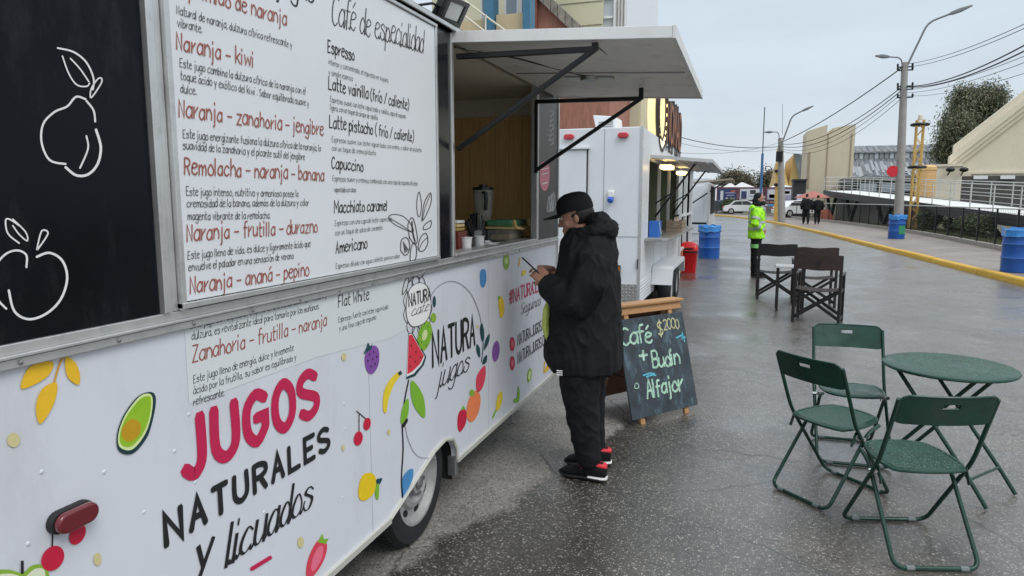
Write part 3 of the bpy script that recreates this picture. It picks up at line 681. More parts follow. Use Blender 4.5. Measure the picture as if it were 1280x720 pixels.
# ---- lettering of the menu board: text, end pixel, (start pixel x or None)
D1 = .0235
titles_l = [('Exprimido de naranja', 217, -11, 358, 31), ('Naranja - kiwi', 221, 62, 317, 84), ('Naranja - zanahoria - jengibre', 224, 145, 404, 169), ('Remolacha - naranja - banana', 231, 217, 405, 226), ('Naranja - frutilla - durazno', 234, 301, 397, 290), ('Naranja - ananá - pepino', 238, 367, 386, 344)]
desc_l = [('Natural de naranja, dulzura cítrica refrescante y', 221, 17, 365, 60), ('vibrante.', 222, 33, 253, 41), ('Este jugo combina la dulzura cítrica de la naranja con el', 225, 83, 382, 118), ('toque ácido y exótico del kiwi . Sabor equilibrado suave y', 226, 99, 386, 133), ('dulce.', 226, 115, 246, 119),
  ('Este jugo energizante fusiona la dulzura cítrica de la naranja, la', 229, 172, 401, 189), ('suavidad de la zanahoria y el picante sutil del jengibre', 229, 186, 381, 200), ('Este jugo intenso, nutritivo y armonioso posee la', 233, 244, 373, 246), ('cremosidad de la banana, además de la dulzura y color', 234, 259, 386, 257), ('magenta vibrante de la remolacha.', 235, 275, 338, 273),
  ('Este jugo lleno de vida, es dulce y ligeramente ácido que', 235, 324, 388, 308), ('envuelve el paladar en una sensación de verano.', 236, 339, 368, 323)]
titles_r = [('Espresso', 410, 65, 443, 76), ('Latte vainilla (frío / caliente)', 411, 111, 511, 137), ('Latte pistacho ( frío / caliente)', 412, 159, 517, 177), ('Capuccino', 415, 211, 454, 214), ('Macchiato caramel', 418, 266, 484, 263), ('Americano', 420, 317, 459, 310)]
desc_r = [('intenso y concentrado, el espresso en su pura', 411, 80, 485, 103), ('y simple esencia', 411, 93, 441, 101), ('Espresso suave con leche vaporizada y vainilla, capa de espuma', 413, 127, 507, 148), ('ligera, con un toque de sirope de vainilla', 413, 137, 472, 150), ('Espresso suave con leche vaporizada, con crema, y sabor de pistacho', 415, 177, 527, 190), ('con un toque de crema pistacho', 415, 188, 470, 194),
  ('Espresso suave y cremoso combinado con una capa de espuma de leche', 416, 226, 522, 232), ('vaporizada con cacao', 418, 240, 445, 240), ('Espresso con una capa de leche vaporizada', 419, 282, 490, 276), ('con un toque de salsa de caramelo', 419, 294, 478, 287), ('Espresso diluido con agua caliente, para un sabor', 420, 336, 500, 322)]
fn1 = side(D1)
for k, (lst, h, wt, m) in enumerate(((titles_l, .045, .095, 'ink_red'), (desc_l, .022, .085, 'ink_soft'), (titles_r, .043, .105, 'ink_black'), (desc_r, .019, .085, 'ink_grey'))):
    for i, (s_, sx_, sy_, ex, ey) in enumerate(lst):
        a = PX(sx_, sy_, TX + D1); p = PX(ex, ey, TX + D1); text_on(s_, 'lettering', m, menu, fn1, a.y, a.z, p.y, h, wt, .10, .3, seed=i + 20 * k, z1=p.z)
a = PX(415, 30, TX + D1); p = PX(529, 66, TX + D1); text_on('Café de especialidad', 'lettering', 'ink_black', menu, fn1, a.y, a.z, p.y, .10, .055, .28, .3, script=True, calli=.4, gap=1.2, z1=p.z)
a = PX(217, -60, TX + D1); p = PX(392, 3, TX + D1); text_on('Licuados y jugos', 'lettering', 'ink_black', menu, fn1, a.y, a.z, p.y, .085, .09, .22, .3, script=True, calli=.4, gap=1.2, z1=p.z)
# ---- lettering of the lower panel
DS = .0016
sh = MB(); sh.poly([(TX + .001, 1.425, 1.125), (TX + .001, 2.02, 1.125), (TX + .001, 2.55, 1.09), (TX + .001, 2.72, 1.11), (TX + .001, 2.72, ZR - .002), (TX + .001, 1.425, ZR - .002)])
sheet = sh.build('menu_sheet', 'sheet_white', T, smooth=0)
fn2 = side(DS)
for i, (s_, sx_, sy_, ex, ey, h, wt, m) in enumerate([('Este jugo con explosión tropical es una combinación de frescura y', 238, 411, 408, 372, .022, .085, 'ink_soft'), ('dulzura, es revitalizante ideal para tomarlo por las mañanas.', 240, 425, 399, 386, .022, .085, 'ink_soft'),
    ('Zanahoria - frutilla - naranja', 241, 453, 408, 407, .045, .095, 'ink_red'), ('Este jugo lleno de energía, dulce y levemente', 242, 479, 367, 438, .022, .085, 'ink_soft'), ('ácido por la frutilla, su sabor es equilibrado y', 242, 493, 370, 450, .022, .085, 'ink_soft'), ('refrescante.', 242, 507, 281, 494, .022, .085, 'ink_soft'),
    ('suave y ligero', 423, 364, 458, 355, .020, .085, 'ink_grey'), ('Flat White', 423, 384, 461, 374, .043, .105, 'ink_black'), ('Espresso fuerte con leche vaporizada', 423, 403, 485, 386, .021, .085, 'ink_grey'), ('y una fina capa de espuma', 424, 414, 470, 399, .021, .085, 'ink_grey')]):
    a = PX(sx_, sy_, TX + DS); p = PX(ex, ey, TX + DS); text_on(s_, 'lettering', m, sheet, fn2, a.y, a.z, p.y, h, wt, .10, .3, seed=i + 90, z1=p.z)
fn3 = side(.0024)
text_on('JUGOS', 'lettering', 'crimson', lower, fn3, 1.398, .929, 1.997, .150, .245, 0, 0, gap=2.6)
text_on('NATURALES', 'lettering', 'ink_black', lower, fn3, 1.318, .771, 2.062, .082, .235, 0, 0, gap=2.6)
text_on('licuados', 'lettering', 'ink_black', lower, fn3, 1.525, .600, 1.945, .118, .125, .38, 0, script=True, calli=.75, gap=1.6)
text_on('y', 'lettering', 'ink_black', lower, fn3, 1.405, .640, 1.46, .11, .15, .3, 0, script=True, calli=.6)
text_on('NATURA', 'lettering', 'ink_black', lower, fn3, 2.955, .872, 3.50, .165, .13, 0, .1, gap=1.5)
text_on('jugos', 'lettering', 'ink_black', lower, fn3, 3.00, .745, 3.40, .115, .10, .45, 0, script=True, calli=.5, gap=1.4)
a = PX(510, 383, TX); p = PX(537, 374, TX); text_on('NATURA', 'lettering', 'ink_black', lower, side(.0052), a.y, a.z, p.y, .055, .14, 0, .1, gap=1.3, z1=p.z)
a = PX(513, 395, TX); p = PX(534, 386, TX); text_on('cafe', 'lettering', 'ink_black', lower, side(.0052), a.y, a.z, p.y, .045, .09, .45, 0, script=True, calli=.5)
text_on('#NATURA.LOVERS', 'lettering', 'crimson', lower, fn3, 4.10, 1.012, 5.12, .085, .16, 0, .1, gap=1.5)
text_on('Seguinos', 'lettering', 'ink_black', lower, fn3, 4.33, .905, 4.80, .075, .09, .45, 0, script=True, calli=.5)
text_on('NATURA.JUGOS.CR', 'lettering', 'ink_black', lower, fn3, 4.27, .705, 4.95, .075, .12, 0, .1, gap=1.4)
text_on('NATURA.JUGOS.CR', 'lettering', 'ink_black', lower, fn3, 4.27, .580, 4.95, .075, .12, 0, .1, gap=1.4)

# ---- fruit prints: outlines in photograph pixels laid on the panel plane
class Decal:
    def __init__(s): s.mb = MB(); s.mats = []; s.d = .0024
    def mi(s, m):
        if m not in s.mats: s.mats.append(m)
        return s.mats.index(m)
    def pt(s, x, y, d): p = PX(x, y, TX + d); return (TX + d, p.y, p.z)
    def shape(s, pts, m, smooth=True):
        s.d += .00018
        q = catmull(list(pts) + [pts[0]], 5)[:-1] if smooth else pts
        s.mb.poly([s.pt(x, y, s.d) for x, y in q], s.mi(m)); return s
    def ell(s, cx, cy, a, b, m, rot=0, n=26):
        t = R(rot); return s.shape([(cx + a * math.cos(q) * math.cos(t) - b * math.sin(q) * math.sin(t), cy + a * math.cos(q) * math.sin(t) + b * math.sin(q) * math.cos(t)) for q in [2 * math.pi * i / n for i in range(n)]], m, False)
    def line(s, pts, wpx, m, sm=True):
        s.d += .00018; d = s.d; q = catmull(pts, 5) if sm else pts
        ribbon(s.mb, q, wpx / 2, lambda u, v, t=0: s.pt(u, v, d), s.mi(m)); return s
    def dots(s, pts, r, m):
        s.d += .00018
        for x, y in pts: s.mb.poly([s.pt(x + r * .55 * math.cos(a), y + r * math.sin(a), s.d) for a in [i * math.pi / 3 for i in range(6)]], s.mi(m))
        return s
    def done(s, name, parent=None): return s.mb.build(name, s.mats, parent or lower, smooth=0)
d = Decal(); d.line([(92, 429), (76, 452), (66, 485)], 2.5, 'stem_gold').shape([(27, 486), (34, 462), (50, 453), (67, 453), (58, 472)], 'leaf_gold').shape([(82, 446), (94, 453), (100, 468), (98, 481), (84, 470)], 'leaf_gold').shape([(50, 530), (45, 508), (53, 486), (70, 478), (71, 492), (64, 512)], 'leaf_gold')
d.done('leaf_print')
d = Decal(); d.shape([(189, 490), (195, 499), (191, 525), (183, 548), (166, 567), (149, 564), (146, 545), (154, 520), (172, 496)], 'avo_dark').shape([(186, 492), (191, 500), (188, 524), (180, 545), (165, 562), (150, 559), (148, 543), (156, 520), (173, 497)], 'avo_rim').shape([(186, 495), (189, 502), (186, 524), (178, 543), (164, 558), (152, 556), (150, 543), (158, 521), (174, 500)], 'avo_flesh').ell(164, 538, 15, 11, 'avo_seed', -60)
d.done('avocado_print')
for x, y, a, b in ((17, 550, 8, 9), (122, 699, 5, 8), (376, 678, 4, 7), (430, 446, 3, 5), (486, 540, 2, 4), (597, 408, 2, 2), (429, 560, 2, 4)): Decal().ell(x, y, a, b, 'beige_dot').done('dot_print')
d = Decal(); d.line([(66, 665), (65, 690)], 2, 'ink_black').ell(97, 668, 9, 14, 'cherry', 30).ell(66, 698, 13, 17, 'cherry', 35); d.done('cherry_print')
d = Decal(); d.shape([(-14, 735), (-10, 715), (10, 712), (28, 716), (40, 707), (54, 706), (61, 716), (58, 735), (20, 760)], 'kiwi').shape([(32, 735), (32, 722), (44, 711), (55, 712), (56, 725), (50, 740)], 'apple_in').shape([(-10, 735), (-4, 720), (12, 717), (26, 722), (28, 738)], 'apple_in').line([(28, 716), (28, 702)], 3.5, 'ink_black'); d.done('apple_print')
Decal().line([(315, 711), (338, 697)], 5, 'crimson', False).done('dash_print')
d = Decal(); d.shape([(383, 720), (385, 700), (394, 680), (402, 674), (409, 682), (404, 702), (390, 722)], 'strawb').shape([(389, 712), (391, 698), (398, 684), (404, 684), (402, 698), (394, 712)], 'pink').shape([(397, 678), (403, 667), (405, 674), (411, 673), (407, 680)], 'leaf', False); d.done('strawberry_print')
d = Decal(); d.line([(446, 514), (452, 519), (458, 524)], 1.2, 'ink_black').line([(449, 518), (449, 540)], 1, 'ink_black').ell(459, 530, 4.5, 8, 'cherry', 10).ell(448, 548, 5.5, 9, 'cherry', 10); d.done('cherry_print')
d = Decal(); d.shape([(448, 612), (453, 595), (463, 591), (470, 598), (468, 615), (458, 625), (450, 624)], 'lemon').shape([(470, 600), (478, 598), (473, 607)], 'leaf_dark').shape([(470, 607), (474, 606), (473, 624), (469, 620)], 'leaf'); d.done('lemon_print')
d = Decal(); d.shape([(456, 449), (460, 436), (469, 432), (474, 440), (473, 456), (466, 467), (459, 464)], 'berry').shape([(454, 443), (458, 435), (460, 428), (463, 433), (466, 430), (464, 437)], 'leaf_dark', False).dots([(462, 443), (467, 440), (460, 451), (466, 449), (471, 446), (464, 458), (469, 455)], 1.6, 'ink_black'); d.done('blackberry_print')
d = Decal(); d.shape([(479, 512), (480, 490), (488, 474), (499, 464), (502, 467), (493, 480), (486, 498), (483, 515)], 'banana').shape([(497, 466), (501, 463), (503, 467), (499, 470)], 'melon_rind', False); d.done('banana_print')
# wreath of fruit round the emblem
d = Decal(); d.line([(531, 395), (541, 366), (556, 353), (572, 353), (588, 366), (598, 388), (603, 410)], .9, 'ink_faint').line([(505, 515), (509, 545), (522, 570), (545, 572)], .8, 'ink_faint'); d.done('circle_print')
d = Decal(); d.shape([(511, 417), (516, 416), (533, 446), (530, 456), (519, 470), (508, 474)], 'melon_rind', False).shape([(511, 418), (515, 417), (531, 446), (527, 456), (517, 467), (508, 471)], 'white_p', False).shape([(511, 419), (515, 418), (530, 445), (525, 455), (516, 464), (509, 468)], 'melon', False).dots([(514, 432), (513, 446), (520, 440), (519, 452), (526, 447), (513, 458)], 1.5, 'ink_black'); d.done('watermelon_print')
d = Decal(); d.ell(531, 420, 8.5, 19, 'kiwi', 12).ell(531, 420, 7.2, 16.5, 'leaf', 12).ell(531, 419, 3, 7, 'kiwi_light', 12).dots([(527, 410), (535, 408), (538, 418), (527, 428), (533, 432), (525, 419), (531, 405)], 1.0, 'ink_black'); d.done('kiwi_print')
d = Decal(); d.ell(542, 397, 3.5, 6, 'kiwi', 0).ell(543, 377, 2, 7, 'leaf_dark', 0); d.done('leaf_print')
d = Decal(); d.line([(511, 475), (506, 500), (503, 528), (504, 560), (502, 600), (504, 628)], 1.6, 'ink_black').shape([(514, 476), (522, 482), (530, 498), (531, 522), (520, 512), (514, 495)], 'leaf').shape([(510, 498), (511, 512), (507, 528), (501, 528), (503, 510)], 'leaf').shape([(508, 523), (510, 526), (505, 534), (502, 533)], 'ink_black'); d.done('leaf_print')
d = Decal(); d.shape([(503, 622), (503, 600), (508, 590), (516, 586), (516, 598), (510, 612)], 'blue_p'); d.done('petal_print')
d = Decal(); d.line([(602, 452), (604, 430), (603, 405)], 1, 'leaf_dark').shape([(602, 425), (600, 412), (602, 404), (605, 412), (605, 425)], 'leaf_dark').shape([(605, 438), (607, 425), (612, 417), (611, 428)], 'leaf_dark').shape([(600, 447), (596, 440), (596, 430), (600, 436)], 'leaf_dark').shape([(603, 455), (605, 447), (609, 444), (608, 453)], 'leaf_dark'); d.done('sprig_print')
d = Decal(); d.shape([(595, 480), (597, 468), (606, 457), (607, 470), (603, 485), (597, 490)], 'strawb'); d.done('strawberry_print')
d = Decal(); d.ell(592, 508, 8, 20, 'peach', 12).ell(590, 491, 3, 4.5, 'kiwi', 0); d.done('peach_print')
d = Decal(); d.shape([(572, 532), (573, 518), (578, 511), (583, 515), (582, 530), (575, 540)], 'cherry').shape([(576, 513), (579, 507), (582, 511)], 'leaf', False); d.done('strawberry_print')
d = Decal(); d.shape([(600, 343), (602, 337), (607, 338), (608, 350), (605, 359), (601, 356)], 'blue_p'); d.done('berry_print')
d = Decal(); d.ell(633, 327, 4, 10, 'kiwi', 0).ell(633, 326, 1.5, 4, 'kiwi_light', 0); d.done('kiwi_print')
d = Decal(); d.shape([(623, 374), (626, 370), (630, 378), (630, 392), (626, 397), (624, 388)], 'lemon').ell(624, 372, 1.6, 2.4, 'leaf'); d.done('pear_print')
d = Decal(); d.ell(620, 439, 4.5, 13, 'berry', 5).dots([(619, 432), (622, 438), (618, 443), (622, 447)], 1, 'ink_black'); d.done('blackberry_print')
d = Decal(); d.shape([(620, 513), (622, 495), (627, 489), (628, 498), (625, 510)], 'banana').line([(620, 513), (616, 522)], 2, 'leaf'); d.done('carrot_print')
d = Decal(); d.shape([(646, 500), (648, 482), (650, 494), (648, 503)], 'leaf').ell(644, 501, 2, 3, 'leaf'); d.done('leaf_print')
d = Decal(); d.ell(662, 469, 2.6, 9, 'kiwi', 8).ell(662, 469, 1.4, 6, 'avo_rim', 8); d.done('avocado_print')
d = Decal(); d.ell(655, 341, 2.5, 4, 'pear_y' if False else 'banana', 20).line([(650, 322), (649, 332)], 1.4, 'leaf_gold'); d.done('pear_print')
d = Decal(); d.shape([(690, 452), (687, 460), (681, 466), (683, 458)], 'leaf_gold').line([(681, 452), (680, 466)], 1.2, 'leaf_gold'); d.done('leaf_print')
for y in (428, 452): d = Decal(); d.ell(640.5, y + 2, 3.2, 9, 'cherry').ell(640.5, y + 2, 1.4, 4, 'pink'); d.done('icon_print')
# coffee sketch across menu board and panel
def sketch(parent, dd, upper):
    d = Decal(); d.d = dd; g_ = 'ink_grey'
    if upper:
        for lf in ([(515, 283), (505, 271), (492, 268), (486, 272), (494, 281), (515, 290)], [(522, 268), (521, 252), (524, 240), (527, 256), (525, 270)], [(528, 268), (531, 252), (538, 241), (539, 252), (534, 266), (528, 276)], [(530, 282), (536, 277), (539, 276), (538, 284), (530, 287)], [(512, 297), (510, 281), (515, 272), (519, 281), (522, 300), (518, 305), (512, 297)], [(501, 311), (502, 300), (508, 297), (512, 304), (511, 315), (506, 319), (501, 313)], [(523, 306), (527, 295), (533, 292), (535, 303), (530, 313), (524, 313)], [(513, 325), (514, 310), (518, 303), (521, 312), (519, 325)]):
            d.line(lf + [lf[0]], 1.1, g_)
        d.line([(515, 277), (516, 290), (519, 302)], 1.6, 'ink_black').line([(486, 272), (500, 280), (515, 290)], .8, g_).line([(535, 296), (528, 303), (524, 312)], .8, g_).line([(538, 243), (532, 258), (528, 276)], .7, g_)
        for i in range(10): d.line([(504 + i * .6, 301 + i), (506 + i * .6, 316 - i * .4)], .4, g_)
    else:
        for i in range(11):
            a = 2 * math.pi * i / 11; cx_, cy_ = 522 + 13 * math.cos(a), 385 + 30 * math.sin(a)
            d.line([(cx_ - 5, cy_), (cx_, cy_ - 12), (cx_ + 5, cy_), (cx_, cy_ + 11), (cx_ - 5, cy_)], .8, 'ink_grey')
        d.shape([(508, 380), (512, 362), (522, 354), (532, 356), (538, 370), (538, 390), (530, 404), (516, 408), (509, 398)], 'white_p')
        d.line([(508, 380), (512, 362), (522, 354), (532, 356), (538, 370), (538, 390), (530, 404), (516, 408), (509, 398), (508, 380)], .8, 'ink_grey')
        d.line([(512, 352), (518, 345), (526, 347), (531, 341)], 1, 'ink_grey').line([(503, 368), (506, 352), (511, 347), (509, 360), (503, 368)], .9, 'ink_grey')
    d.done('coffee_sketch', parent)
for px, py in ((218, 564), (236, 518), (244, 603), (300, 690), (430, 505), (432, 536), (35, 680), (428, 622), (52, 590), (330, 640), (640, 398), (655, 500), (585, 420), (540, 500), (130, 590), (180, 640), (400, 700)):
    p = PX(px, py, TX); q = MB(); q.ell(p, (.0022, .0055, .0055), 10, 6); q.build('rivet', 'panel_white', lower)
for y in (.62, 2.36, 3.72): q = MB(); q.box(TX - .001, TX + .0007, y, y + .002, ZB + .01, ZR - .005); q.build('panel_joint', 'ink_faint', lower, smooth=0)
sketch(menu, .0225, True); sketch(lower, .0012, False)
# chalk-white outlines on the black board
d = Decal(); d.d = .0045
c_ = 'white_chalk'
d.line([(82, 205), (62, 200), (52, 178), (54, 155), (68, 140), (84, 133), (95, 121), (107, 124)], 2.6, c_).line([(108, 126), (117, 138), (119, 152)], 2.4, c_).line([(82, 209), (95, 219), (110, 218), (122, 205), (126, 184), (120, 162)], 3.2, c_).line([(108, 170), (110, 186), (100, 210)], 2.2, c_)
d.line([(114, 122), (114, 111), (122, 99), (127, 98), (126, 105), (114, 122)], 1.8, c_).line([(72, 60), (92, 65), (108, 78), (117, 98), (116, 112)], 2.2, c_).line([(78, 70), (86, 92), (96, 106), (108, 108), (112, 104)], 1.8, c_).line([(88, 73), (100, 86), (111, 102)], 1.8, c_)
d.done('pear_outline', black)
d = Decal(); d.d = .0045
d.line([(-12, 350), (-4, 330), (8, 317), (22, 313), (33, 319), (33, 334)], 2.6, c_).line([(46, 321), (62, 316), (78, 326), (84, 348), (76, 374), (58, 392), (36, 399), (18, 389), (11, 363)], 3.0, c_).line([(-10, 365), (0, 378), (8, 386)], 2.6, c_)
d.line([(46, 312), (52, 289), (60, 292), (47, 312)], 2, c_).line([(24, 304), (10, 292), (7, 276), (12, 274), (24, 282)], 2, c_).line([(16, 282), (24, 293), (34, 301), (32, 290), (16, 274)], 1.8, c_)
d.done('apple_outline', black)
# sketches and sticker on the grey end board
d = Decal(); d.d = .0045
d.shape([(676, 206), (681, 202), (686, 206), (687, 222), (684, 236), (679, 238), (675, 228)], 'pink_st').line([(677, 212), (685, 210)], 1, 'white_p').line([(677, 218), (685, 216)], 1, 'white_p').line([(678, 230), (684, 228)], 1.4, 'white_p'); d.done('sticker_print', endp)
d = Decal(); d.d = .0045
for i in range(7): d.line([(686 + 3 * math.sin(i), 138 + i * 6), (690 + 2 * math.cos(i * 2), 141 + i * 6), (687, 146 + i * 6), (692, 143 + i * 6)], .8, 'grey_chalk')
d.done('flower_sketch', endp); d = Decal(); d.d = .0045
for i in range(4): d.line([(684 + i * 2.2, 263), (686 + i * 2, 246 - i * 2), (688 + i * 2, 262 - i * 2), (684 + i * 2.2, 263)], .8, 'grey_chalk')
d.done('flower_sketch', endp)

# ------------------------------------------------------------------ things on the serving counter
CZ = 1.385
def on_counter(px, py, x): p = PX(px, py, x); return p.y
y_ = PX(604, 280, -1.80).y
B = thing('blender', 'glass jug blender with black handle on the serving counter', 'blender', (-1.80, y_, CZ))
q = MB(); q.lathe([(.09, 0), (.095, .02), (.085, .10), (.07, .14), (.0, .14)], n=16); q.build('base', 'plastic_black', B, local=True)
q = MB(); q.lathe([(.055, .14), (.062, .17), (.075, .36), (.072, .36), (.058, .17), (.0, .165)], n=18); q.build('jug', 'clear_plastic', B, local=True)
q = MB(); q.lathe([(.077, .36), (.077, .38), (.03, .385), (.03, .40), (0, .40)], n=18); q.build('lid', 'plastic_black', B, local=True)
q = MB(); q.tube([(.03, -.065, .34), (.06, -.10, .335), (.065, -.105, .29), (.055, -.10, .22)], .015, 8); q.build('handle', 'plastic_black', B, local=True)
y_ = PX(637, 295, -1.62).y
B = thing('food_box', 'green lidded box with yellow band on the serving counter', 'box', (-1.64, y_, CZ))
q = MB(); q.box(-.09, .09, -.17, .17, 0, .085); q.build('tub', 'clear_plastic', B, bevel=.012, local=True)
q = MB(); q.box(-.075, .075, -.155, .155, .006, .05); q.build('filling', 'food', B, bevel=.012, local=True)
q = MB(); q.box(-.095, .095, -.175, .175, .105, .15); q.build('lid', 'plastic_green', B, bevel=.012, local=True)
q = MB(); q.tube([(.11, -.18, .15), (.125, -.165, .095), (.125, 0, .082), (.125, .165, .095), (.11, .18, .15)], .014, 8, flat=.6); q.box(-.1, .105, -.18, .18, .086, .104); q.build('band', 'box_yellow', B, bevel=.004, local=True)
for i, (px, py, x, h, r, nm, lb) in enumerate(((583, 311, -1.53, .075, .034, 'paper_cup', 'white paper cup beside the wooden box on the serving counter'), (599, 308, -1.54, .07, .032, 'paper_cup', 'small white paper cup before the cutlery jar'))):
    y_ = PX(px, py, x).y; B = thing(nm, lb, 'cup', (x, y_, CZ)); q = MB(); q.lathe([(r * .78, 0), (r, h), (r * .93, h), (r * .73, .006), (0, .006)], n=18); q.build('cup', 'plastic_white', B, local=True); q = MB(); q.tube([(r * math.cos(a), r * math.sin(a), h) for a in [i_ * math.pi / 9 for i_ in range(18)]], .003, 6, closed=True); q.build('rolled_rim', 'plastic_white', B, local=True)
y_ = PX(597, 300, -1.60).y
B = thing('straw_holder', 'black fanned holder of straws behind the paper cups', 'holder', (-1.62, y_, CZ))
q = MB(); q.lathe([(.045, 0), (.05, .10), (.04, .10), (.038, .01), (0, .01)], n=16); q.build('jar', 'clear_plastic', B, local=True)
for i in range(11):
    a = -.75 + i * .15; q = MB(); q.tube([(0, .2 * a * .1, .02), (0.01 * (i % 3), math.sin(a) * .19, .02 + math.cos(a) * .19)], .011, 6); q.build('cup_sleeve', 'plastic_black', B, local=True)
for i in range(4):
    q = MB(); q.tube([(.02, -.02 + i * .014, .02), (.03, -.022 + i * .016, .20)], .004, 6); q.build('spoon', 'chrome', B, local=True)
y_ = PX(573, 305, -1.58).y
B = thing('wooden_box', 'dark red box topped with stacked pale sandwiches on the counter', 'box', (-1.62, y_, CZ)); q = MB(); q.box(-.07, .07, -.06, .06, 0, .11); q.build('crate', mat('box_maroon', (.16, .03, .02), .5), B, bevel=.004, local=True)
for i in range(3): q = MB(); q.box(-.06, .06, -.055 + i * .004, .055, .112 + i * .022, .130 + i * .022); q.build('sandwich', ['food', 'box_yellow', 'plastic_white'][i], B, bevel=.006, local=True)
y_ = PX(655, 268, -1.9).y
B = thing('white_bowl', 'white plastic bowl behind the green box on the counter', 'bowl', (-1.95, y_, CZ)); q = MB(); q.lathe([(.07, 0), (.085, .20), (.09, .20), (.095, .215), (.08, .215), (.065, .01), (0, .01)], n=20); q.build('tub', 'plastic_white', B, local=True); q = MB(); q.lathe([(.098, .215), (.098, .228), (0, .232)], n=20); q.build('lid', 'plastic_white', B, local=True)
y_ = PX(612, 312, -1.50).y
B = thing('napkin_pile', 'crumpled white napkins in front of the straw holder', 'napkins', (-1.51, y_, CZ)); q = MB()
for i in range(7): q.box(-.05, .05, -.06, .06, i * .004, i * .004 + .003, 0, Matrix.Rotation(random.uniform(-.5, .5), 4, 'Z'))
q.box(-.03, .03, -.04, .04, .028, .031, 0, Matrix.Rotation(.5, 4, 'Y')); q.build('napkin', 'plastic_white', B, local=True, smooth=0)

# ------------------------------------------------------------------ people
def head_mb(mb, c, mx):
    """skull, jaw, nose, ears, lips; faces local +x"""
    def e(p, r): mb.ell(Vector(c) + mx @ Vector(p), r, 16, 10, mx=mx.to_4x4())
    e((-.005, 0, .035), (.098, .077, .098)); e((.025, 0, -.03), (.068, .062, .075)); e((.045, 0, -.075), (.045, .045, .042)); e((.075, 0, -.095), (.022, .024, .02))
    e((.092, 0, -.012), (.016, .013, .03)); e((.105, 0, -.03), (.016, .016, .013)); e((.072, 0, .028), (.025, .05, .014)); e((.088, 0, -.066), (.012, .022, .008)); e((.084, 0, -.078), (.012, .019, .008))
    for s in (-1, 1): e((-.008, s * .076, -.012), (.016, .008, .027)); e((.055, s * .035, -.03), (.03, .025, .028))
def eyes(parent, c, mx, local):
    q = MB()
    for s in (-1, 1): q.ell(Vector(c) + mx @ Vector((.083, s * .031, .008)), (.009, .012, .009), 10, 7, mi=0)
    q.build('eyes', mat('eye_white', (.6, .58, .55), .3) if 'eye_white' not in M else 'eye_white', parent, local=local)
    q = MB()
    for s in (-1, 1): q.ell(Vector(c) + mx @ Vector((.0905, s * .031, .007)), (.003, .0055, .0055), 8, 6); q.tube([Vector(c) + mx @ Vector((.094 - .01 * abs(t), s * (.031 + t * .019), .028 - .004 * t * t)) for t in (-1, -.3, .4, 1)], .005, 6)
    q.build('brows', 'hair', parent, local=local)
def hand_mb(mb, wrist, fwd, up, curl=.6, s=1, thumb_side=1):
    """palm and five fingers; fwd = along the hand, up = back of the hand"""
    f = Vector(fwd).normalized(); u = Vector(up); u = (u - f * u.dot(f)).normalized(); l = f.cross(u) * thumb_side; W = Vector(wrist)
    def P(a, b, c): return W + f * a * s + l * b * s + u * c * s
    for t0, t1 in ((-.03, -.033), (-.01, -.012), (.012, .012), (.033, .032)):
        mb.tube([P(-.01, t0 * .55, 0), P(.04, t0, .002), P(.088, t1, .002)], [.017 * s, .017 * s, .0135 * s], 8)
    for k, (b, ln, cu) in enumerate(((.034, .072, .85), (.012, .080, 1), (-.011, .075, 1.08), (-.031, .060, 1.15))):
        p = P(.085, b, .002); ang = 0; pts = [p.copy()]
        for j, fr in enumerate((.45, .30, .25)):
            ang += curl * cu * (.9 if j else .6); p = p + (f * math.cos(ang) - u * math.sin(ang)) * ln * fr * s; pts.append(p.copy())
        mb.tube(pts, [.0098 * s, .009 * s, .0083 * s, .0065 * s], 8)
    mb.tube([P(.012, .025, -.004), P(.035, .048, -.012), P(.062, .058, -.022), P(.084, .054, -.032)], [.015 * s, .0125 * s, .0105 * s, .008 * s], 8)
def shoe(parent, heel, d, m_up, m_sole, ln=.29, accent=None, local=False):
    d = Vector(d).normalized(); l = Vector((-d.y, d.x, 0)); H = Vector(heel); grp = link('shoe', None, parent, local)
    def ring(a, w, z0, z1, n=14):
        return [H + d * a * ln + l * (w * math.copysign(abs(math.cos(t)) ** .75, math.cos(t))) + Vector((0, 0, z0 + (z1 - z0) * (.5 + .5 * math.copysign(abs(math.sin(t)) ** .7, math.sin(t))))) for t in [2 * math.pi * i / n for i in range(n)]]
    k = ln / .29
    so_ = MB(); so_.loft([ring(a, w_ * k, z, .032 * k) for a, w_, z in ((0, .028, .01), (.06, .037, 0), (.3, .036, .004), (.5, .038, .006), (.72, .047, 0), (.9, .040, .006), (1.0, .018, .02))]); so_.build('sole', m_sole, grp, local=local)
    up = MB(); up.loft([ring(a, w_ * k, .026 * k, z * k) for a, w_, z in ((.01, .024, .10), (.08, .034, .115), (.28, .036, .112), (.40, .036, .095), (.55, .037, .078), (.72, .042, .066), (.88, .036, .054), (.985, .014, .036))]); up.build('upper', m_up, grp, local=local)
    if accent:
        a_ = MB(); a_.loft([ring(a, w_ * k, z0 * k, z * k) for a, w_, z0, z in ((.0, .020, .084, .106), (.06, .0335, .088, .112), (.16, .0368, .092, .112), (.22, .0368, .094, .110))])
        a_.loft([ring(a, w_ * k, z0 * k, z * k) for a, w_, z0, z in ((.36, .024, .085, .118), (.42, .026, .085, .112), (.5, .024, .078, .098))])
        for j in range(4): c0 = H + d * (.36 + j * .07) * ln + Vector((0, 0, (.103 - j * .010) * k)); a_.tube([c0 - l * .034 * k - Vector((0, 0, .012)), c0 + Vector((0, 0, .004)), c0 + l * .034 * k - Vector((0, 0, .012))], .003 * k, 6)
        a_.build('accent', accent, grp, local=local)
        ws = MB(); ws.loft([ring(a, w_ * k, .018 * k, .034 * k) for a, w_ in ((-.012, .018), (.0, .030), (.06, .0385), (.3, .0378), (.36, .0372))]); ws.build('midsole', 'plastic_white', grp, local=local)
    return grp

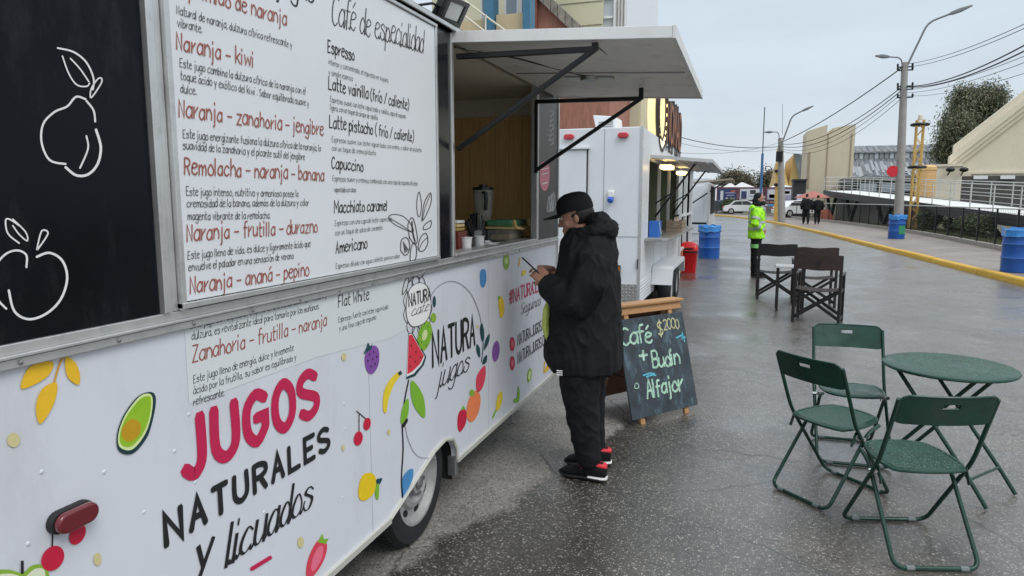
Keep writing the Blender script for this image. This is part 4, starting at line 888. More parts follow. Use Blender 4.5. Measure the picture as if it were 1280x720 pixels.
# ---- the customer, profile traced at his own distance
YC = 4.0
C = thing('person', 'person in black hooded parka and cap holding a phone by the serving hatch', 'person', (-.90, YC, 0))
P_ = lambda px, py, y=YC: PY(px, py, y)
def oval(px0, px1, py, y, hy, e=2.3, n=20, dz=0):
    a, b = PY(px0, py, y), PY(px1, py, y); cx = (a.x + b.x) / 2; rx = abs(b.x - a.x) / 2; z = (a.z + b.z) / 2 + dz
    return [(cx + rx * math.copysign(abs(math.cos(t)) ** (2 / e), math.cos(t)), y + hy * math.copysign(abs(math.sin(t)) ** (2 / e), math.sin(t)), z) for t in [2 * math.pi * i / n for i in range(n)]]
hx = Matrix.Rotation(math.pi + R(8), 3, 'Z') @ Matrix.Rotation(R(13), 3, 'Y')      # faces the trailer, looking down
hc = P_(720, 271)
bd = MB(); head_mb(bd, hc, hx)
bd.tube([hc + Vector((.02, 0, -.06)), P_(736, 305), P_(736, 330)], [.058, .062, .07], 14)
bd.loft([oval(a, b, y, YC, h) for y, a, b, h in ((318, 706, 764, .17), (345, 702, 766, .19), (400, 700, 766, .17), (455, 704, 764, .16))])
lw, rw = P_(686, 350, 3.86), P_(692, 338, 4.12)
ls_, le = P_(744, 322, 3.80), P_(728, 386, 3.76); rs, re_ = P_(744, 322, 4.2), P_(728, 380, 4.26)
bd.tube([ls_, le, lw], [.05, .042, .028], 10); bd.tube([rs, re_, rw], [.05, .042, .028], 10)
ph = P_(667, 333, 3.93)                                                              # phone position
hand_mb(bd, lw + Vector((-.01, 0, .0)), (-.8, .35, .42), (.2, -.9, .3), .75, 1, -1)
hand_mb(bd, rw + Vector((-.01, 0, .01)), (-.85, -.5, .12), (-.1, .1, 1), .45, 1, -1)
for y in (3.87, 4.13):
    bd.tube([P_(728, 450, y), P_(732, 515, y), P_(737, 575, y)], [.075, .055, .04], 12)
remesh(bd, 'body', ['skin'], C, .006, 2)
jk = MB()
jk.loft([oval(a, b, y, YC, h) for y, a, b, h in ((286, 712, 764, .12), (300, 703, 768, .19), (318, 700, 771, .232), (345, 696, 773, .245), (380, 690, 775, .25), (420, 684, 777, .255), (447, 683, 778, .258), (459, 689, 776, .25))])
jk.tube([P_(746, 322, 3.80), P_(738, 352, 3.755), P_(722, 378, 3.75), P_(702, 369, 3.79), P_(684, 355, 3.85)], [.105, .108, .105, .095, .075], 16)
jk.tube([P_(744, 322, 4.2), P_(728, 376, 4.26), P_(704, 362, 4.2), P_(690, 345, 4.13)], [.10, .10, .09, .068], 14)
jacket = remesh(jk, 'parka', ['cloth_black'], C, .008, 5, (.008, .11), folds=(.015, (8, 8, 2.6)))
hd = MB()
ch = P_(740, 292); rr = []
for i in range(20):
    a = 2 * math.pi * i / 20; rr.append(Vector((ch.x + .115 * math.cos(a), YC + .115 * math.sin(a), ch.z + .035 * math.cos(a) + .005)))
hd.tube(rr, .045, 10, closed=True)
hd.ell(P_(753, 288), (.10, .12, .085), 16, 10); hd.ell(P_(748, 275), (.075, .10, .05), 16, 10); hd.ell(P_(716, 308), (.055, .10, .045), 14, 9)
remesh(hd, 'hood', ['cloth_black'], C, .007, 3, (.01, .06), folds=(.012, (8, 8, 14)))
q = MB(); q.loft([oval(a, b, y, 3.90, h) for y, a, b, h in ((372, 686, 694, .05), (385, 681, 692, .09), (405, 680, 691, .10), (420, 683, 692, .08), (428, 687, 693, .03))]); q.build('lining', 'lime', C)
trs = MB()
for y, dx in ((3.87, 0), (4.13, 6)):
    trs.loft([oval(a + dx, b + dx, yy, y, h) for yy, a, b, h in ((438, 698, 758, .115), (470, 699, 752, .11), (500, 704, 749, .098), (530, 711, 749, .088), (556, 717, 749, .078), (572, 721, 750, .07), (581, 724, 748, .06))])
trs.loft([oval(a, b, yy, YC, h) for yy, a, b, h in ((425, 700, 762, .2), (465, 704, 758, .19))])
remesh(trs, 'trousers', ['cloth_charcoal'], C, .008, 5, (.006, .06), folds=(.010, (9, 9, 6)))
q = MB(); lg = P_(700, 465, 3.765)
for i in range(3): q.box(lg.x - .018, lg.x + .018, 3.752, 3.757, lg.z - .018 + i * .012, lg.z - .011 + i * .012)
q.build('trouser_emblem', 'plastic_white', C, smooth=0, bevel=.002)
for y, ang in ((3.87, .10), (4.14, -.25)):
    hp = P_(752, 590, y); shoe(C, (hp.x + .03 + (.03 if y > 4 else 0), y, 0), (-math.cos(ang), math.sin(ang), 0), 'cloth_black', 'plastic_black', .30, mat('shoe_red', (.65, .03, .05), .5) if 'shoe_red' not in M else 'shoe_red')
cp = MB(); cm = hx
def cw(p): return hc + cm @ Vector(p)
rings = []
for a, z in ((1.06, .035), (1.07, .06), (1.03, .085), (.93, .112), (.74, .132), (.45, .144), (.08, .148)):
    rings.append([cw((-.004 + .104 * a * math.cos(t), .086 * a * math.sin(t), z)) for t in [2 * math.pi * i / 24 for i in range(24)]])
cp.loft(rings); cap = cp.build('cap', 'cloth_black', C, smooth=60)
vz = MB(); n_ = 13; top = []; bot = []
for r_, zz in ((.92, .036), (1.0, .040)):
    pass
edge_in = [cw((.104 * 1.0 * math.cos(t), .086 * math.sin(t), .040)) for t in np.linspace(-1.15, 1.15, n_)]
edge_out = [cw((.095 + .10 * math.cos(t * 1.25), .088 * math.sin(t * 1.3) , .030 - .012 * abs(math.sin(t)) ** 2)) for t in np.linspace(-1.15, 1.15, n_)]
for i in range(n_ - 1):
    for dz in (0, -.006):
        v_ = Vector((0, 0, dz)); vz.poly([edge_in[i] + v_, edge_out[i] + v_, edge_out[i + 1] + v_, edge_in[i + 1] + v_])
    vz.poly([edge_out[i], edge_out[i + 1], edge_out[i + 1] + Vector((0, 0, -.006)), edge_out[i] + Vector((0, 0, -.006))])
vz.build('visor', 'cloth_black', cap, smooth=60)
q = MB()
for i in range(2):
    t = -1.75 + .22 * i; q.poly([cw((.113 * math.cos(t + a) , .0935 * math.sin(t + a), z)) for a, z in ((0, .06), (.12, .06), (.12, .10), (0, .10))])
q.build('cap_emblem', mat('emblem_grey', (.25, .26, .28), .4), cap, smooth=0)
hr = MB(); hr.ell(cw((-.028, 0, .012)), (.086, .081, .075), 16, 10, mx=cm.to_4x4()); hr.ell(cw((.0, -.0, .012)), (.05, .080, .042), 12, 8, mx=cm.to_4x4()); hr.build('hair', 'hair', C)
eyes(C, hc, hx, False)
phn = thing('phone', 'black phone held by the person in the parka', 'phone', ph)
mxp = Euler((R(-15), R(34), R(-20))).to_matrix().to_4x4()
q = MB(); q.box(-.082, .082, -.040, .040, -.0045, .0045, 0, mxp); q.build('case', 'phone', phn, local=True, smooth=0, bevel=.003)
q = MB(); q.box(-.070, .070, -.033, .033, .0046, .0052, 0, mxp); q.build('screen', 'phone_screen', phn, local=True, smooth=0)

# ---- standing figures further away, local x = right, y = forward
def figure(label, loc, rz, jacket_m, trouser_m, style, group=None, H=1.75, voxel=.016, name='person'):
    k = H / 1.75; Pn = thing(name, label, 'person', loc, rz, group); L_ = lambda *p: Vector(p) * k
    def ov(z, rx, ry, y=0, x=0, n=18, e=2.3): return [L_(x + rx * math.copysign(abs(math.cos(t)) ** (2 / e), math.cos(t)), y + ry * math.copysign(abs(math.sin(t)) ** (2 / e), math.sin(t)), z) for t in [2 * math.pi * i / n for i in range(n)]]
    st = style.get('stride', 0); hm = Matrix.Rotation(math.pi / 2 + style.get('turn', 0), 3, 'Z') @ Matrix.Rotation(style.get('nod', .08), 3, 'Y')
    b = MB(); hc_ = L_(0, .02, 1.63); head_mb(b, hc_, hm * k)
    b.tube([L_(0, 0, 1.56), L_(0, -.01, 1.40)], [.055 * k, .065 * k], 12)
    b.loft([ov(z, a, c) for z, a, c in ((1.42, .15, .09), (1.2, .15, .11), (1.0, .14, .10), (.9, .15, .11))])
    hands = style['hands']; els = style['elbows']
    for s, h_, e_ in zip((-1, 1), hands, els):
        b.tube([L_(s * .18, 0, 1.40), L_(*e_), L_(*h_)], [.045 * k, .04 * k, .027 * k], 10)
        hand_mb(b, L_(*h_), (L_(*h_) - L_(*e_)), (s, 0, .3), .6, k, s)
    feet = [(-.10, st, 0), (.10, -st, 0)]
    for fx, fy, fz in feet: b.tube([L_(fx * .9, 0, .92), L_(fx, fy * .45 + .03 * (1 if st else 0), .50), L_(fx, fy, .08)], [.08 * k, .055 * k, .04 * k], 10)
    remesh(b, 'body', ['skin'], Pn, voxel * .75, 1, local=True)
    j = MB(); bot = style.get('hem', .80)
    j.loft([ov(z, a, c, y) for z, a, c, y in ((1.485, .09, .085, -.01), (1.44, .19, .12, 0), (1.36, .235, .145, 0), (1.15, .235, .16, 0), (.95, .225, .165, 0), (bot, .235, .17, 0))])
    for s, h_, e_ in zip((-1, 1), hands, els): w_ = L_(*e_).lerp(L_(*h_), .93); j.tube([L_(s * .20, 0, 1.40), L_(*e_), w_], [.088 * k, .08 * k, .055 * k], 12)
    jo = remesh(j, 'jacket', [jacket_m], Pn, voxel, 3, (.02, .09), local=True, folds=(.018, (8, 8, 4)))
    t = MB()
    for fx, fy, fz in feet: t.tube([L_(fx * .9, 0, .93), L_(fx, fy * .45 + .03 * (1 if st else 0), .50), L_(fx, fy, .10)], [.11 * k, .088 * k, .075 * k], 12)
    t.loft([ov(z, .18, .13) for z in (.80, 1.0)])
    remesh(t, 'trousers', [trouser_m], Pn, voxel, 3, (.02, .08), local=True)
    for fx, fy, fz in feet: shoe(Pn, L_(fx, fy - .07, .0), (0, 1, 0), 'cloth_black', 'plastic_black', .29 * k, local=True)
    hr = MB(); hr.ell(hc_ + hm @ L_(-.02, 0, .05), [x * k for x in (.094, .083, .092)], 14, 9, mx=hm.to_4x4()); hr.build('hair' if not style.get('hat') else 'hat', style.get('hat') or 'hair', Pn, local=True)
    if style.get('scarf'):
        q = MB(); q.tube([L_(.085 * math.cos(a), .02 + .10 * math.sin(a), 1.535 + .02 * math.sin(a)) for a in [i * math.pi / 8 for i in range(16)]], .048 * k, 10, closed=True); q.ell(L_(0, .085, 1.56), [x * k for x in (.068, .05, .06)], 12, 8); q.ell(L_(0, -.03, 1.60), [x * k for x in (.09, .085, .11)], 12, 8); remesh(q, 'scarf', ['cloth_black'], Pn, .012, 2, (.015, .06), local=True)
    if style.get('hivis'):
        q = MB()
        for z, rx, ry in ((1.02, .2365, .1735), (1.16, .2395, .1685)):
            a = ov(z - .025, rx, ry); c = ov(z + .025, rx, ry); q.loft([a, c], cap=False)
        for s in (-1, 1): q.tube([L_(s * .12, -.165, 1.2), L_(s * .12, -.15, 1.42), L_(s * .12, 0, 1.49), L_(s * .12, .15, 1.40), L_(s * .12, .172, 1.2)], .022 * k, 6, flat=.25)
        for s, h_, e_ in zip((-1, 1), hands, els):
            a, c = L_(*e_), L_(*h_); q.tube([a.lerp(c, .3), a.lerp(c, .5)], .083 * k, 14); sp = L_(s * .2, 0, 1.40); q.tube([sp.lerp(a, .55), sp.lerp(a, .72)], .090 * k, 14)
        q.build('reflective_tape', 'reflective', Pn, local=True)
        q = MB(); q.tube([L_(.0, -.1, 1.47), L_(.07, -.12, 1.44), L_(-.07, -.12, 1.44)], .05, 8); q.ell(L_(0, -.09, 1.46), [x * k for x in (.13, .07, .07)], 12, 8); q.build('collar', jacket_m, Pn, local=True)
        q = MB()
        for fx, fy, fz in feet: q.tube([L_(fx, 0, .62), L_(fx, 0.0, .70)], .104 * k, 14)
        q.build('leg_band', 'hivis_green', Pn, local=True)
    eyes(Pn, hc_, hm * k, True)
    return Pn
gp = G(943, 346)
figure('person in lime hi-vis jacket and black balaclava standing on the road', gp, -math.pi / 2 + .1, 'hivis', 'cloth_black', dict(hands=[(-.17, .09, 1.0), (.17, .09, 1.0)], elbows=[(-.29, -.08, 1.14), (.29, -.08, 1.14)], hat='cloth_black', scarf=True, hivis=True, hem=.82, turn=-.1), H=1.80)
for i, (px, py, lb) in enumerate(((1007, 280, 'person in black walking away beside the wire fence, the taller of a pair'), (1021, 280, 'person in black walking away beside the wire fence, the shorter of a pair'))):
    p = G(px, py, SW); figure(lb, (p.x, p.y, SW), .10 - .1 * i, 'cloth_black', 'cloth_black', dict(hands=[(-.27, .12, .86), (.27, -.05, .84)], elbows=[(-.29, -.04, 1.12), (.29, -.10, 1.12)], stride=.14 - .28 * i, hem=.86, hat='cloth_black'), 'people walking on the pavement', 1.86 - .08 * i, .022)

# ------------------------------------------------------------------ chalkboard sign
u = Vector((.60, .80, 0)).normalized(); nrm = Vector((u.y, -u.x, 0)); C0 = (G(801, 531) + G(863, 516)) / 2
S_ = thing('sandwich_board', 'black chalkboard sandwich sign with pine rail and brown rear panel', 'sign', C0)
HB, LEAN = .86, .23
def bp(a, h, off=0.0):                                         # along the board, up the slope (0..1), out of the face
    fn_ = (nrm * HB + Vector((0, 0, LEAN))).normalized()
    return C0 + u * a - nrm * (LEAN * h) + Vector((0, 0, HB * h)) + fn_ * off
def slab(a0, a1, h0, h1, o0, o1): 
    q = MB(); P8 = [bp(a, h, o) for o in (o0, o1) for h in (h0, h1) for a in (a0, a1)]; b = len(q.v); q.v += [tuple(p) for p in P8]
    for f_ in ((0, 2, 3, 1), (4, 5, 7, 6), (0, 1, 5, 4), (2, 6, 7, 3), (0, 4, 6, 2), (1, 3, 7, 5)): q.f.append(f_); q.m.append(0)
    return q
board = slab(-.36, .36, .055, .90, 0, .014).build('chalkboard', 'chalkboard', S_, smooth=0, bevel=.003)
for a in (-.24, .24): slab(a - .022, a + .022, 0, .98, -.026, -.002).build('leg', 'pine', S_, smooth=0, bevel=.002)
slab(-.44, .36, .935, 1.0, -.03, .006).build('top_rail', 'pine', S_, smooth=0, bevel=.003)
q = MB(); c1 = bp(-.46, 1.0); 
P8 = [C0 + u * a + nrm * o + Vector((0, 0, z)) for z in (HB + .004, HB + .024) for a in (-.46, .38) for o in (-LEAN - .09, -LEAN + .03)]; q.v += [tuple(p) for p in P8]
for f_ in ((0, 2, 3, 1), (4, 5, 7, 6), (0, 1, 5, 4), (2, 6, 7, 3), (0, 4, 6, 2), (1, 3, 7, 5)): q.f.append(f_); q.m.append(0)
q.build('top_shelf', 'pine', S_, smooth=0, bevel=.004)
def bp2(a, h, off=0.0):
    fn_ = (nrm * HB - Vector((0, 0, LEAN))).normalized(); return C0 - nrm * (2 * LEAN + .06) + nrm * (LEAN * h) + u * a + Vector((0, 0, HB * h)) + fn_ * off
bp_save = bp; bp = bp2
slab(-.40, .34, .10, .98, -.012, 0).build('rear_panel', 'brown_ply', S_, smooth=0, bevel=.003)
for a in (-.24, .24): slab(a - .022, a + .022, 0, .98, .001, .024).build('leg', 'pine', S_, smooth=0, bevel=.002)
bp = bp_save
q = MB(); q.tube([bp_save(-.2, .35), bp2(-.2, .35)], .005, 6); q.tube([bp_save(.2, .35), bp2(.2, .35)], .005, 6); q.build('spreader_cord', 'cable', S_)
LL = math.hypot(HB, LEAN)
fb = lambda a, h, t=0: bp_save(a, h / LL, .0155 + t)
for s_, x0, h0, x1, hh, wt, m, kw in (('Café', -.34, .605, -.03, .120, .145, 'chalk_mint', {}), ('$', .055, .635, .092, .095, .12, 'chalk_yel', {}), ('2000', .12, .675, .29, .075, .12, 'chalk_yel', {}), ('+', -.19, .46, -.12, .08, .26, 'chalk_mint', {}), ('Budin', -.065, .40, .23, .115, .145, 'chalk_mint', {}), ('o', -.285, .27, -.25, .06, .11, 'chalk_mint', {}), ('Alfajor', -.175, .19, .22, .125, .145, 'chalk_mint', {})):
    text_on(s_, 'chalk_lettering', m, board, fb, x0, h0, x1, hh, wt, .05, .5, gap=1.2)
for (ca, chh, ra, rh) in ((.29, .60, .05, .014), (.315, .585, .012, .05), (-.12, .36, .06, .008), (-.1, .345, .05, .007)): sm_ = MB(); ribbon(sm_, [(ca - ra, chh), (ca + ra * .2, chh + rh), (ca + ra, chh - rh * .5)], .006, lambda a, h: bp_save(a, h / LL, .0152)); sm_.build('chalk_stroke', 'chalk_blue', board, smooth=0)

# ------------------------------------------------------------------ green folding chairs and table
def rounded(pts, r, k=5):
    """polyline with rounded inner corners"""
    P3 = [Vector(p) for p in pts]; o = [P3[0]]
    for a, b, c in zip(P3, P3[1:], P3[2:]):
        d0 = (a - b); d1 = (c - b); rr_ = min(r, d0.length * .45, d1.length * .45); s0 = b + d0.normalized() * rr_; s1 = b + d1.normalized() * rr_
        for i in range(k + 1): t = i / k; o.append(s0 * (1 - t) ** 2 + b * 2 * t * (1 - t) + s1 * t * t)
    o.append(P3[-1]); return o
def folding_chair():
    Ct = thing('folding_chair', 'x', 'chair', group='green folding chairs by the round table')
    W, tr_ = .215, .0105
    # long frame: back posts down to the front floor bar (front = +y)
    q = MB(); q.tube(rounded([(-W, -.235, .80), (-W, -.10, .46), (-W, .235, .012), (W, .235, .012), (W, -.10, .46), (W, -.235, .80)], .06), tr_, 10); q.build('long_frame', 'green_tube', Ct, local=True)
    q = MB(); W2 = W - .024; q.tube(rounded([(-W2, .13, .43), (-W2, .04, .40), (-W2, -.255, .012), (W2, -.255, .012), (W2, .04, .40), (W2, .13, .43)], .055), tr_, 10); q.build('short_frame', 'green_tube', Ct, local=True)
    # stamped seat with rolled rim and slight dish
    q = MB(); n = 14; hw = .19; y0, y1 = -.165, .205
    def sp(a, b, dz=0):
        u1, v1 = a * 2 - 1, b * 2 - 1; sq = 1 - .16 * (u1 * u1 * v1 * v1)                 # rounded corners
        x = u1 * sq * hw * (1 - .10 * b ** 2); y = (y0 + y1) / 2 + (y1 - y0) / 2 * v1 * sq; r = max(abs(u1), abs(v1))
        return (x, y + .012 * (1 - (a * 2 - 1) ** 2) * (1 if b > .8 else 0), .445 - .012 * (1 - (a * 2 - 1) ** 2) * (1 - (b * 2 - 1) ** 2) + .012 * b - (.012 if r > .99 else 0) + dz)
    for dz in (0, -.004):
        for i in range(n):
            for j in range(n): q.poly([sp(i / n, j / n, dz), sp((i + 1) / n, j / n, dz), sp((i + 1) / n, (j + 1) / n, dz), sp(i / n, (j + 1) / n, dz)])
    q.build('seat', 'green_metal', Ct, local=True, smooth=50)
    q = MB(); q.tube([sp(t, 0) for t in np.linspace(0, 1, 12)] + [sp(1, t) for t in np.linspace(.08, 1, 12)] + [sp(t, 1) for t in np.linspace(.92, 0, 12)] + [sp(0, t) for t in np.linspace(.92, .08, 11)], .0085, 8, closed=True); q.build('seat_rim', 'green_metal', Ct, local=True)
    # curved back panel with a hand slot
    q = MB(); m_ = 24; zt, zb = .82, .675
    def bk(a, z, d=0):
        x = (a * 2 - 1) * (W + .004); t = (z - .46) / .34; return (x, -.10 - .135 * t - .035 * (1 - (a * 2 - 1) ** 2) + d, z)
    def ztop(a): s = abs(a * 2 - 1); return zt - (.035 * ((s - .82) / .18) ** 2 if s > .82 else 0)
    def zbot(a): s = abs(a * 2 - 1); return zb + (.02 * ((s - .85) / .15) ** 2 if s > .85 else 0)
    sl = (.40, .60, .762, .788)
    for d_ in (0, -.007):
        for i in range(m_):
            a0, a1 = i / m_, (i + 1) / m_; mid_ = (a0 + a1) / 2
            segs = [(0, 1)]
            zs0 = [zbot(a0), ztop(a0)]; zs1 = [zbot(a1), ztop(a1)]
            if sl[0] < mid_ < sl[1]:
                q.poly([bk(a0, zs0[0], d_), bk(a1, zs1[0], d_), bk(a1, sl[2], d_), bk(a0, sl[2], d_)]); q.poly([bk(a0, sl[3], d_), bk(a1, sl[3], d_), bk(a1, zs1[1], d_), bk(a0, zs0[1], d_)])
            else: q.poly([bk(a0, zs0[0], d_), bk(a1, zs1[0], d_), bk(a1, zs1[1], d_), bk(a0, zs0[1], d_)])
    for zf in (ztop, zbot):
        for i in range(m_): a0, a1 = i / m_, (i + 1) / m_; q.poly([bk(a0, zf(a0), 0), bk(a1, zf(a1), 0), bk(a1, zf(a1), -.007), bk(a0, zf(a0), -.007)])
    as_ = [i / m_ for i in range(m_ + 1) if sl[0] - .02 < i / m_ < sl[1] + .02]
    q.build('backrest', 'green_metal', Ct, local=True, smooth=50)
    q = MB(); q.tube([bk(a, ztop(a), -.0035) for a in [i / m_ for i in range(m_ + 1)]], .006, 8); q.tube([bk(a, z, -.0035) for a, z in [(a_, sl[2]) for a_ in np.linspace(sl[0], sl[1], 6)] + [(a_, sl[3]) for a_ in np.linspace(sl[1], sl[0], 6)]], .004, 6, closed=True); q.build('backrest_rim', 'green_metal', Ct, local=True)
    for s in (-1, 1):
        q = MB(); q.tube([(s * (W - .03), -.035, .385), (s * (W + .014), -.035, .385)], .010, 8); q.build('pivot', 'chrome', Ct, local=True)
        q = MB(); q.bar((s * (W - .012), -.075, .425), (s * (W - .012), -.11, .35), .004, .02); q.build('hinge_plate', 'green_tube', Ct, local=True)
        for yy in (.235, -.255):
            q = MB(); xx = (W if yy > 0 else W2) - .07; q.tube([(s * xx - .018, yy, .0125), (s * xx + .018, yy, .0125)], .0125, 8); q.build('foot_cap', mat('cap_grey', (.16, .18, .18), .5) if 'cap_grey' not in M else 'cap_grey', Ct, local=True)
    return Ct
fc = folding_chair()
spots = [((.815, 3.63), (-.287, .958), 'green folding chair with rain-beaded seat, turned to face another green chair across the group'), ((.52, 4.175), (.70, .717), 'green folding chair turned side-on towards the round table'), ((.70, 4.86), (.05, -1), 'green folding chair tucked beside the round table, facing the rain-beaded one')]
for i, ((x, y), (dx, dy), lb) in enumerate(spots):
    o = fc if i == 0 else copy_tree(fc); o.location = (x, y, 0); o.rotation_euler = (0, 0, math.atan2(-dx, dy)); o['label'] = lb
# rain beads on the nearest seat and on the table
TB = G(1186, 456, .72); TB.z = 0
tb = thing('round_table', 'round green metal folding table beside the green chairs', 'table', TB)
q = MB(); q.lathe([(0, .706), (.325, .706), (.34, .700), (.346, .708), (.343, .716), (.33, .721), (0, .7205)], n=48); q.build('table_top', 'green_metal', tb, local=True, smooth=40)
f1, f2 = G(1218, 655) - TB, G(1270, 629) - TB; f1.z = f2.z = .01
bar_d = (f2 - f1).normalized(); outd = Vector((-bar_d.y, bar_d.x, 0))
if outd.dot(f1) < 0: outd = -outd
half = .17; spread = .27
for s, wv in ((1, half), (-1, half - .025)):
    lg_ = link('leg_frame', None, tb, True)
    for e_ in (-1, 1):
        q = MB(); q.tube(rounded([bar_d * e_ * wv + outd * s * -.22 + Vector((0, 0, .70)), bar_d * e_ * wv + outd * s * (spread - .02) + Vector((0, 0, .12)), bar_d * e_ * wv + outd * s * (spread + .06) + Vector((0, 0, .010))], .06), .0115, 10); q.build('leg', 'green_tube', lg_, local=True)
    for z, o_ in ((.14, spread - .035), (.695, -.217)):
        q = MB(); q.tube([bar_d * -wv + outd * s * o_ + Vector((0, 0, z)), bar_d * wv + outd * s * o_ + Vector((0, 0, z))], .008, 8); q.build('crossbar', 'green_tube', lg_, local=True)
for e_ in (-1, 1):
    q = MB(); q.tube([bar_d * e_ * (half - .035) + Vector((0, 0, .41)), bar_d * e_ * (half + .012) + Vector((0, 0, .41))], .012, 8); q.build('pivot', 'chrome', tb, local=True)
def beads(parent, fn_, n, r0, r1):
    v = []; f = []
    for i in range(n):
        p = fn_(); 
        if p is None: continue
        r = random.uniform(r0, r1); b = len(v); k = 6
        v += [(p[0] + r * math.cos(2 * math.pi * j / k), p[1] + r * math.sin(2 * math.pi * j / k), p[2]) for j in range(k)] + [(p[0] + r * .6 * math.cos(2 * math.pi * j / k), p[1] + r * .6 * math.sin(2 * math.pi * j / k), p[2] + r * .4) for j in range(k)] + [(p[0], p[1], p[2] + r * .5)]
        for j in range(k): j2 = (j + 1) % k; f.append((b + j, b + j2, b + k + j2, b + k + j)); f.append((b + k + j, b + k + j2, b + 2 * k))
    me = bpy.data.meshes.new('rain_beads'); me.from_pydata(v, [], f); me.materials.append(M['bead']); me.polygons.foreach_set('use_smooth', [True] * len(f)); o = link('rain_beads', me, parent, True); o['kind'] = 'stuff'; return o
mat('bead', (.035, .11, .075), .05, spec=.8)
def seatpt():
    a, b = random.random(), random.random(); u1, v1 = a * 2 - 1, b * 2 - 1; sq = 1 - .16 * (u1 * u1 * v1 * v1); x = u1 * .18 * sq * (1 - .10 * b * b); return (x, .02 + .178 * v1 * sq, .445 - .012 * (1 - (a * 2 - 1) ** 2) * (1 - (b * 2 - 1) ** 2) + .012 * b)
def toppt():
    a = random.random() * 6.283; r = .33 * math.sqrt(random.random()); return (r * math.cos(a), r * math.sin(a), .7208)
beads(fc, seatpt, 1100, .0014, .0036)
for o in list(col.objects):
    if o.get('label') in (spots[1][2], spots[2][2]): beads(o, seatpt, 500, .0015, .003)
beads(tb, toppt, 2200, .0015, .004)

# ------------------------------------------------------------------ director's chairs and side table
def director_chair(cm_):
    D = thing('directors_chair', 'x', 'chair', group="director's chairs on the road")
    w_, dp, hs, ha, hb = .285, .215, .46, .66, .93
    for s in (-1, 1):
        for yy in (-dp, dp):
            q = MB(); top_ = hb if yy < 0 else ha; q.box(s * w_ - .019, s * w_ + .019, yy - .02, yy + .02, 0, top_); q.build('leg', 'wood_black', D, local=True, bevel=.003, smooth=0)
        q = MB(); q.box(s * w_ - .026, s * w_ + .026, -dp - .03, dp + .05, ha, ha + .02); q.build('armrest', 'wood_black', D, local=True, bevel=.005, smooth=0)
        q = MB(); q.box(s * w_ - .012, s * w_ + .012, -dp, dp, hs - .03, hs); q.build('seat_rail', 'wood_black', D, local=True, bevel=.002, smooth=0)
        q = MB(); q.box(s * w_ - .011, s * w_ + .011, -dp, dp, .05, .085); q.build('foot_rail', 'wood_black', D, local=True, bevel=.002, smooth=0)
    for yy in (-dp + .034, dp - .034):
        for s, o_ in ((1, 0), (-1, .020)):
            q = MB(); q.bar((-s * (w_ - .01), yy + o_, .07), (s * (w_ - .01), yy + o_, hs - .015), .020, .040); q.build('cross_brace', 'wood_black', D, local=True, bevel=.002, smooth=0)
    def sheet(fn_, nx, ny):
        q = MB()
        for d_ in (0, 1):
            for i in range(nx):
                for j in range(ny): q.poly([fn_(i / nx, j / ny, d_), fn_((i + 1) / nx, j / ny, d_), fn_((i + 1) / nx, (j + 1) / ny, d_), fn_(i / nx, (j + 1) / ny, d_)])
        return q
    sheet(lambda a, b, d_: ((a * 2 - 1) * w_, -dp + .02 + b * (2 * dp - .02), hs + .004 - .028 * (1 - (a * 2 - 1) ** 2) - d_ * .004), 8, 6).build('seat', cm_, D, local=True, smooth=60)
    sheet(lambda a, b, d_: ((a * 2 - 1) * (w_ + .016), -dp - .018 - .03 * (1 - (a * 2 - 1) ** 2) + d_ * .005, hb - .195 + b * .20 + .006 * math.sin(a * 9)), 10, 5).build('backrest', cm_, D, local=True, smooth=60)
    for s in (-1, 1): q = MB(); q.tube([(s * w_, -dp, hb - .19), (s * w_, -dp, hb + .004)], .022, 10); q.build('backrest_sleeve', cm_, D, local=True)
    return D
dk = director_chair('canvas_brown'); p = (G(990, 402) + G(1048, 407)) / 2
def place(o, p, a, lb): o.location = (p.x, p.y, 0); o.rotation_euler = (0, 0, a); o['label'] = lb
d0 = (G(1048, 407) - G(990, 402)); a0 = math.atan2(d0.y, d0.x)
place(dk, p + Vector((-math.sin(a0) * .215, math.cos(a0) * .215, 0)), a0, "brown canvas director's chair with a small dark mark on its back")
d2 = copy_tree(dk); place(d2, G(1006, 382) + Vector((.12, .1, 0)), .05, "brown canvas director's chair between the black one and another brown one")
dbk = director_chair('canvas_black'); place(dbk, G(967, 374) + Vector((.02, .2, 0)), .02, "black canvas director's chair beside the hi-vis jacket")
q = MB(); q.box(-.03, .03, -.2665, -.2655, .80, .87); mk = q.build('back_mark', 'canvas_black', dk, local=True, smooth=0)
stp = G(987, 391) + Vector((.0, .25, 0)); st_ = thing('camp_table', 'small black-legged table with pale top between the director\'s chairs', 'table', (stp.x, stp.y, 0))
q = MB(); q.box(-.22, .22, -.2, .2, .66, .69); q.build('table_top', mat('pale_top', (.5, .5, .5), .3), st_, local=True, bevel=.004, smooth=0)
for s in (-1, 1):
    for t in (-1, 1): q = MB(); q.box(s * .18 - .015, s * .18 + .015, t * .16 - .015, t * .16 + .015, 0, .66); q.build('leg', 'wood_black', st_, local=True, smooth=0)
    for zz in (.2, .4): q = MB(); q.box(s * .18 - .01, s * .18 + .01, -.145, .145, zz, zz + .03); q.build('stretcher', 'wood_black', st_, local=True, smooth=0)

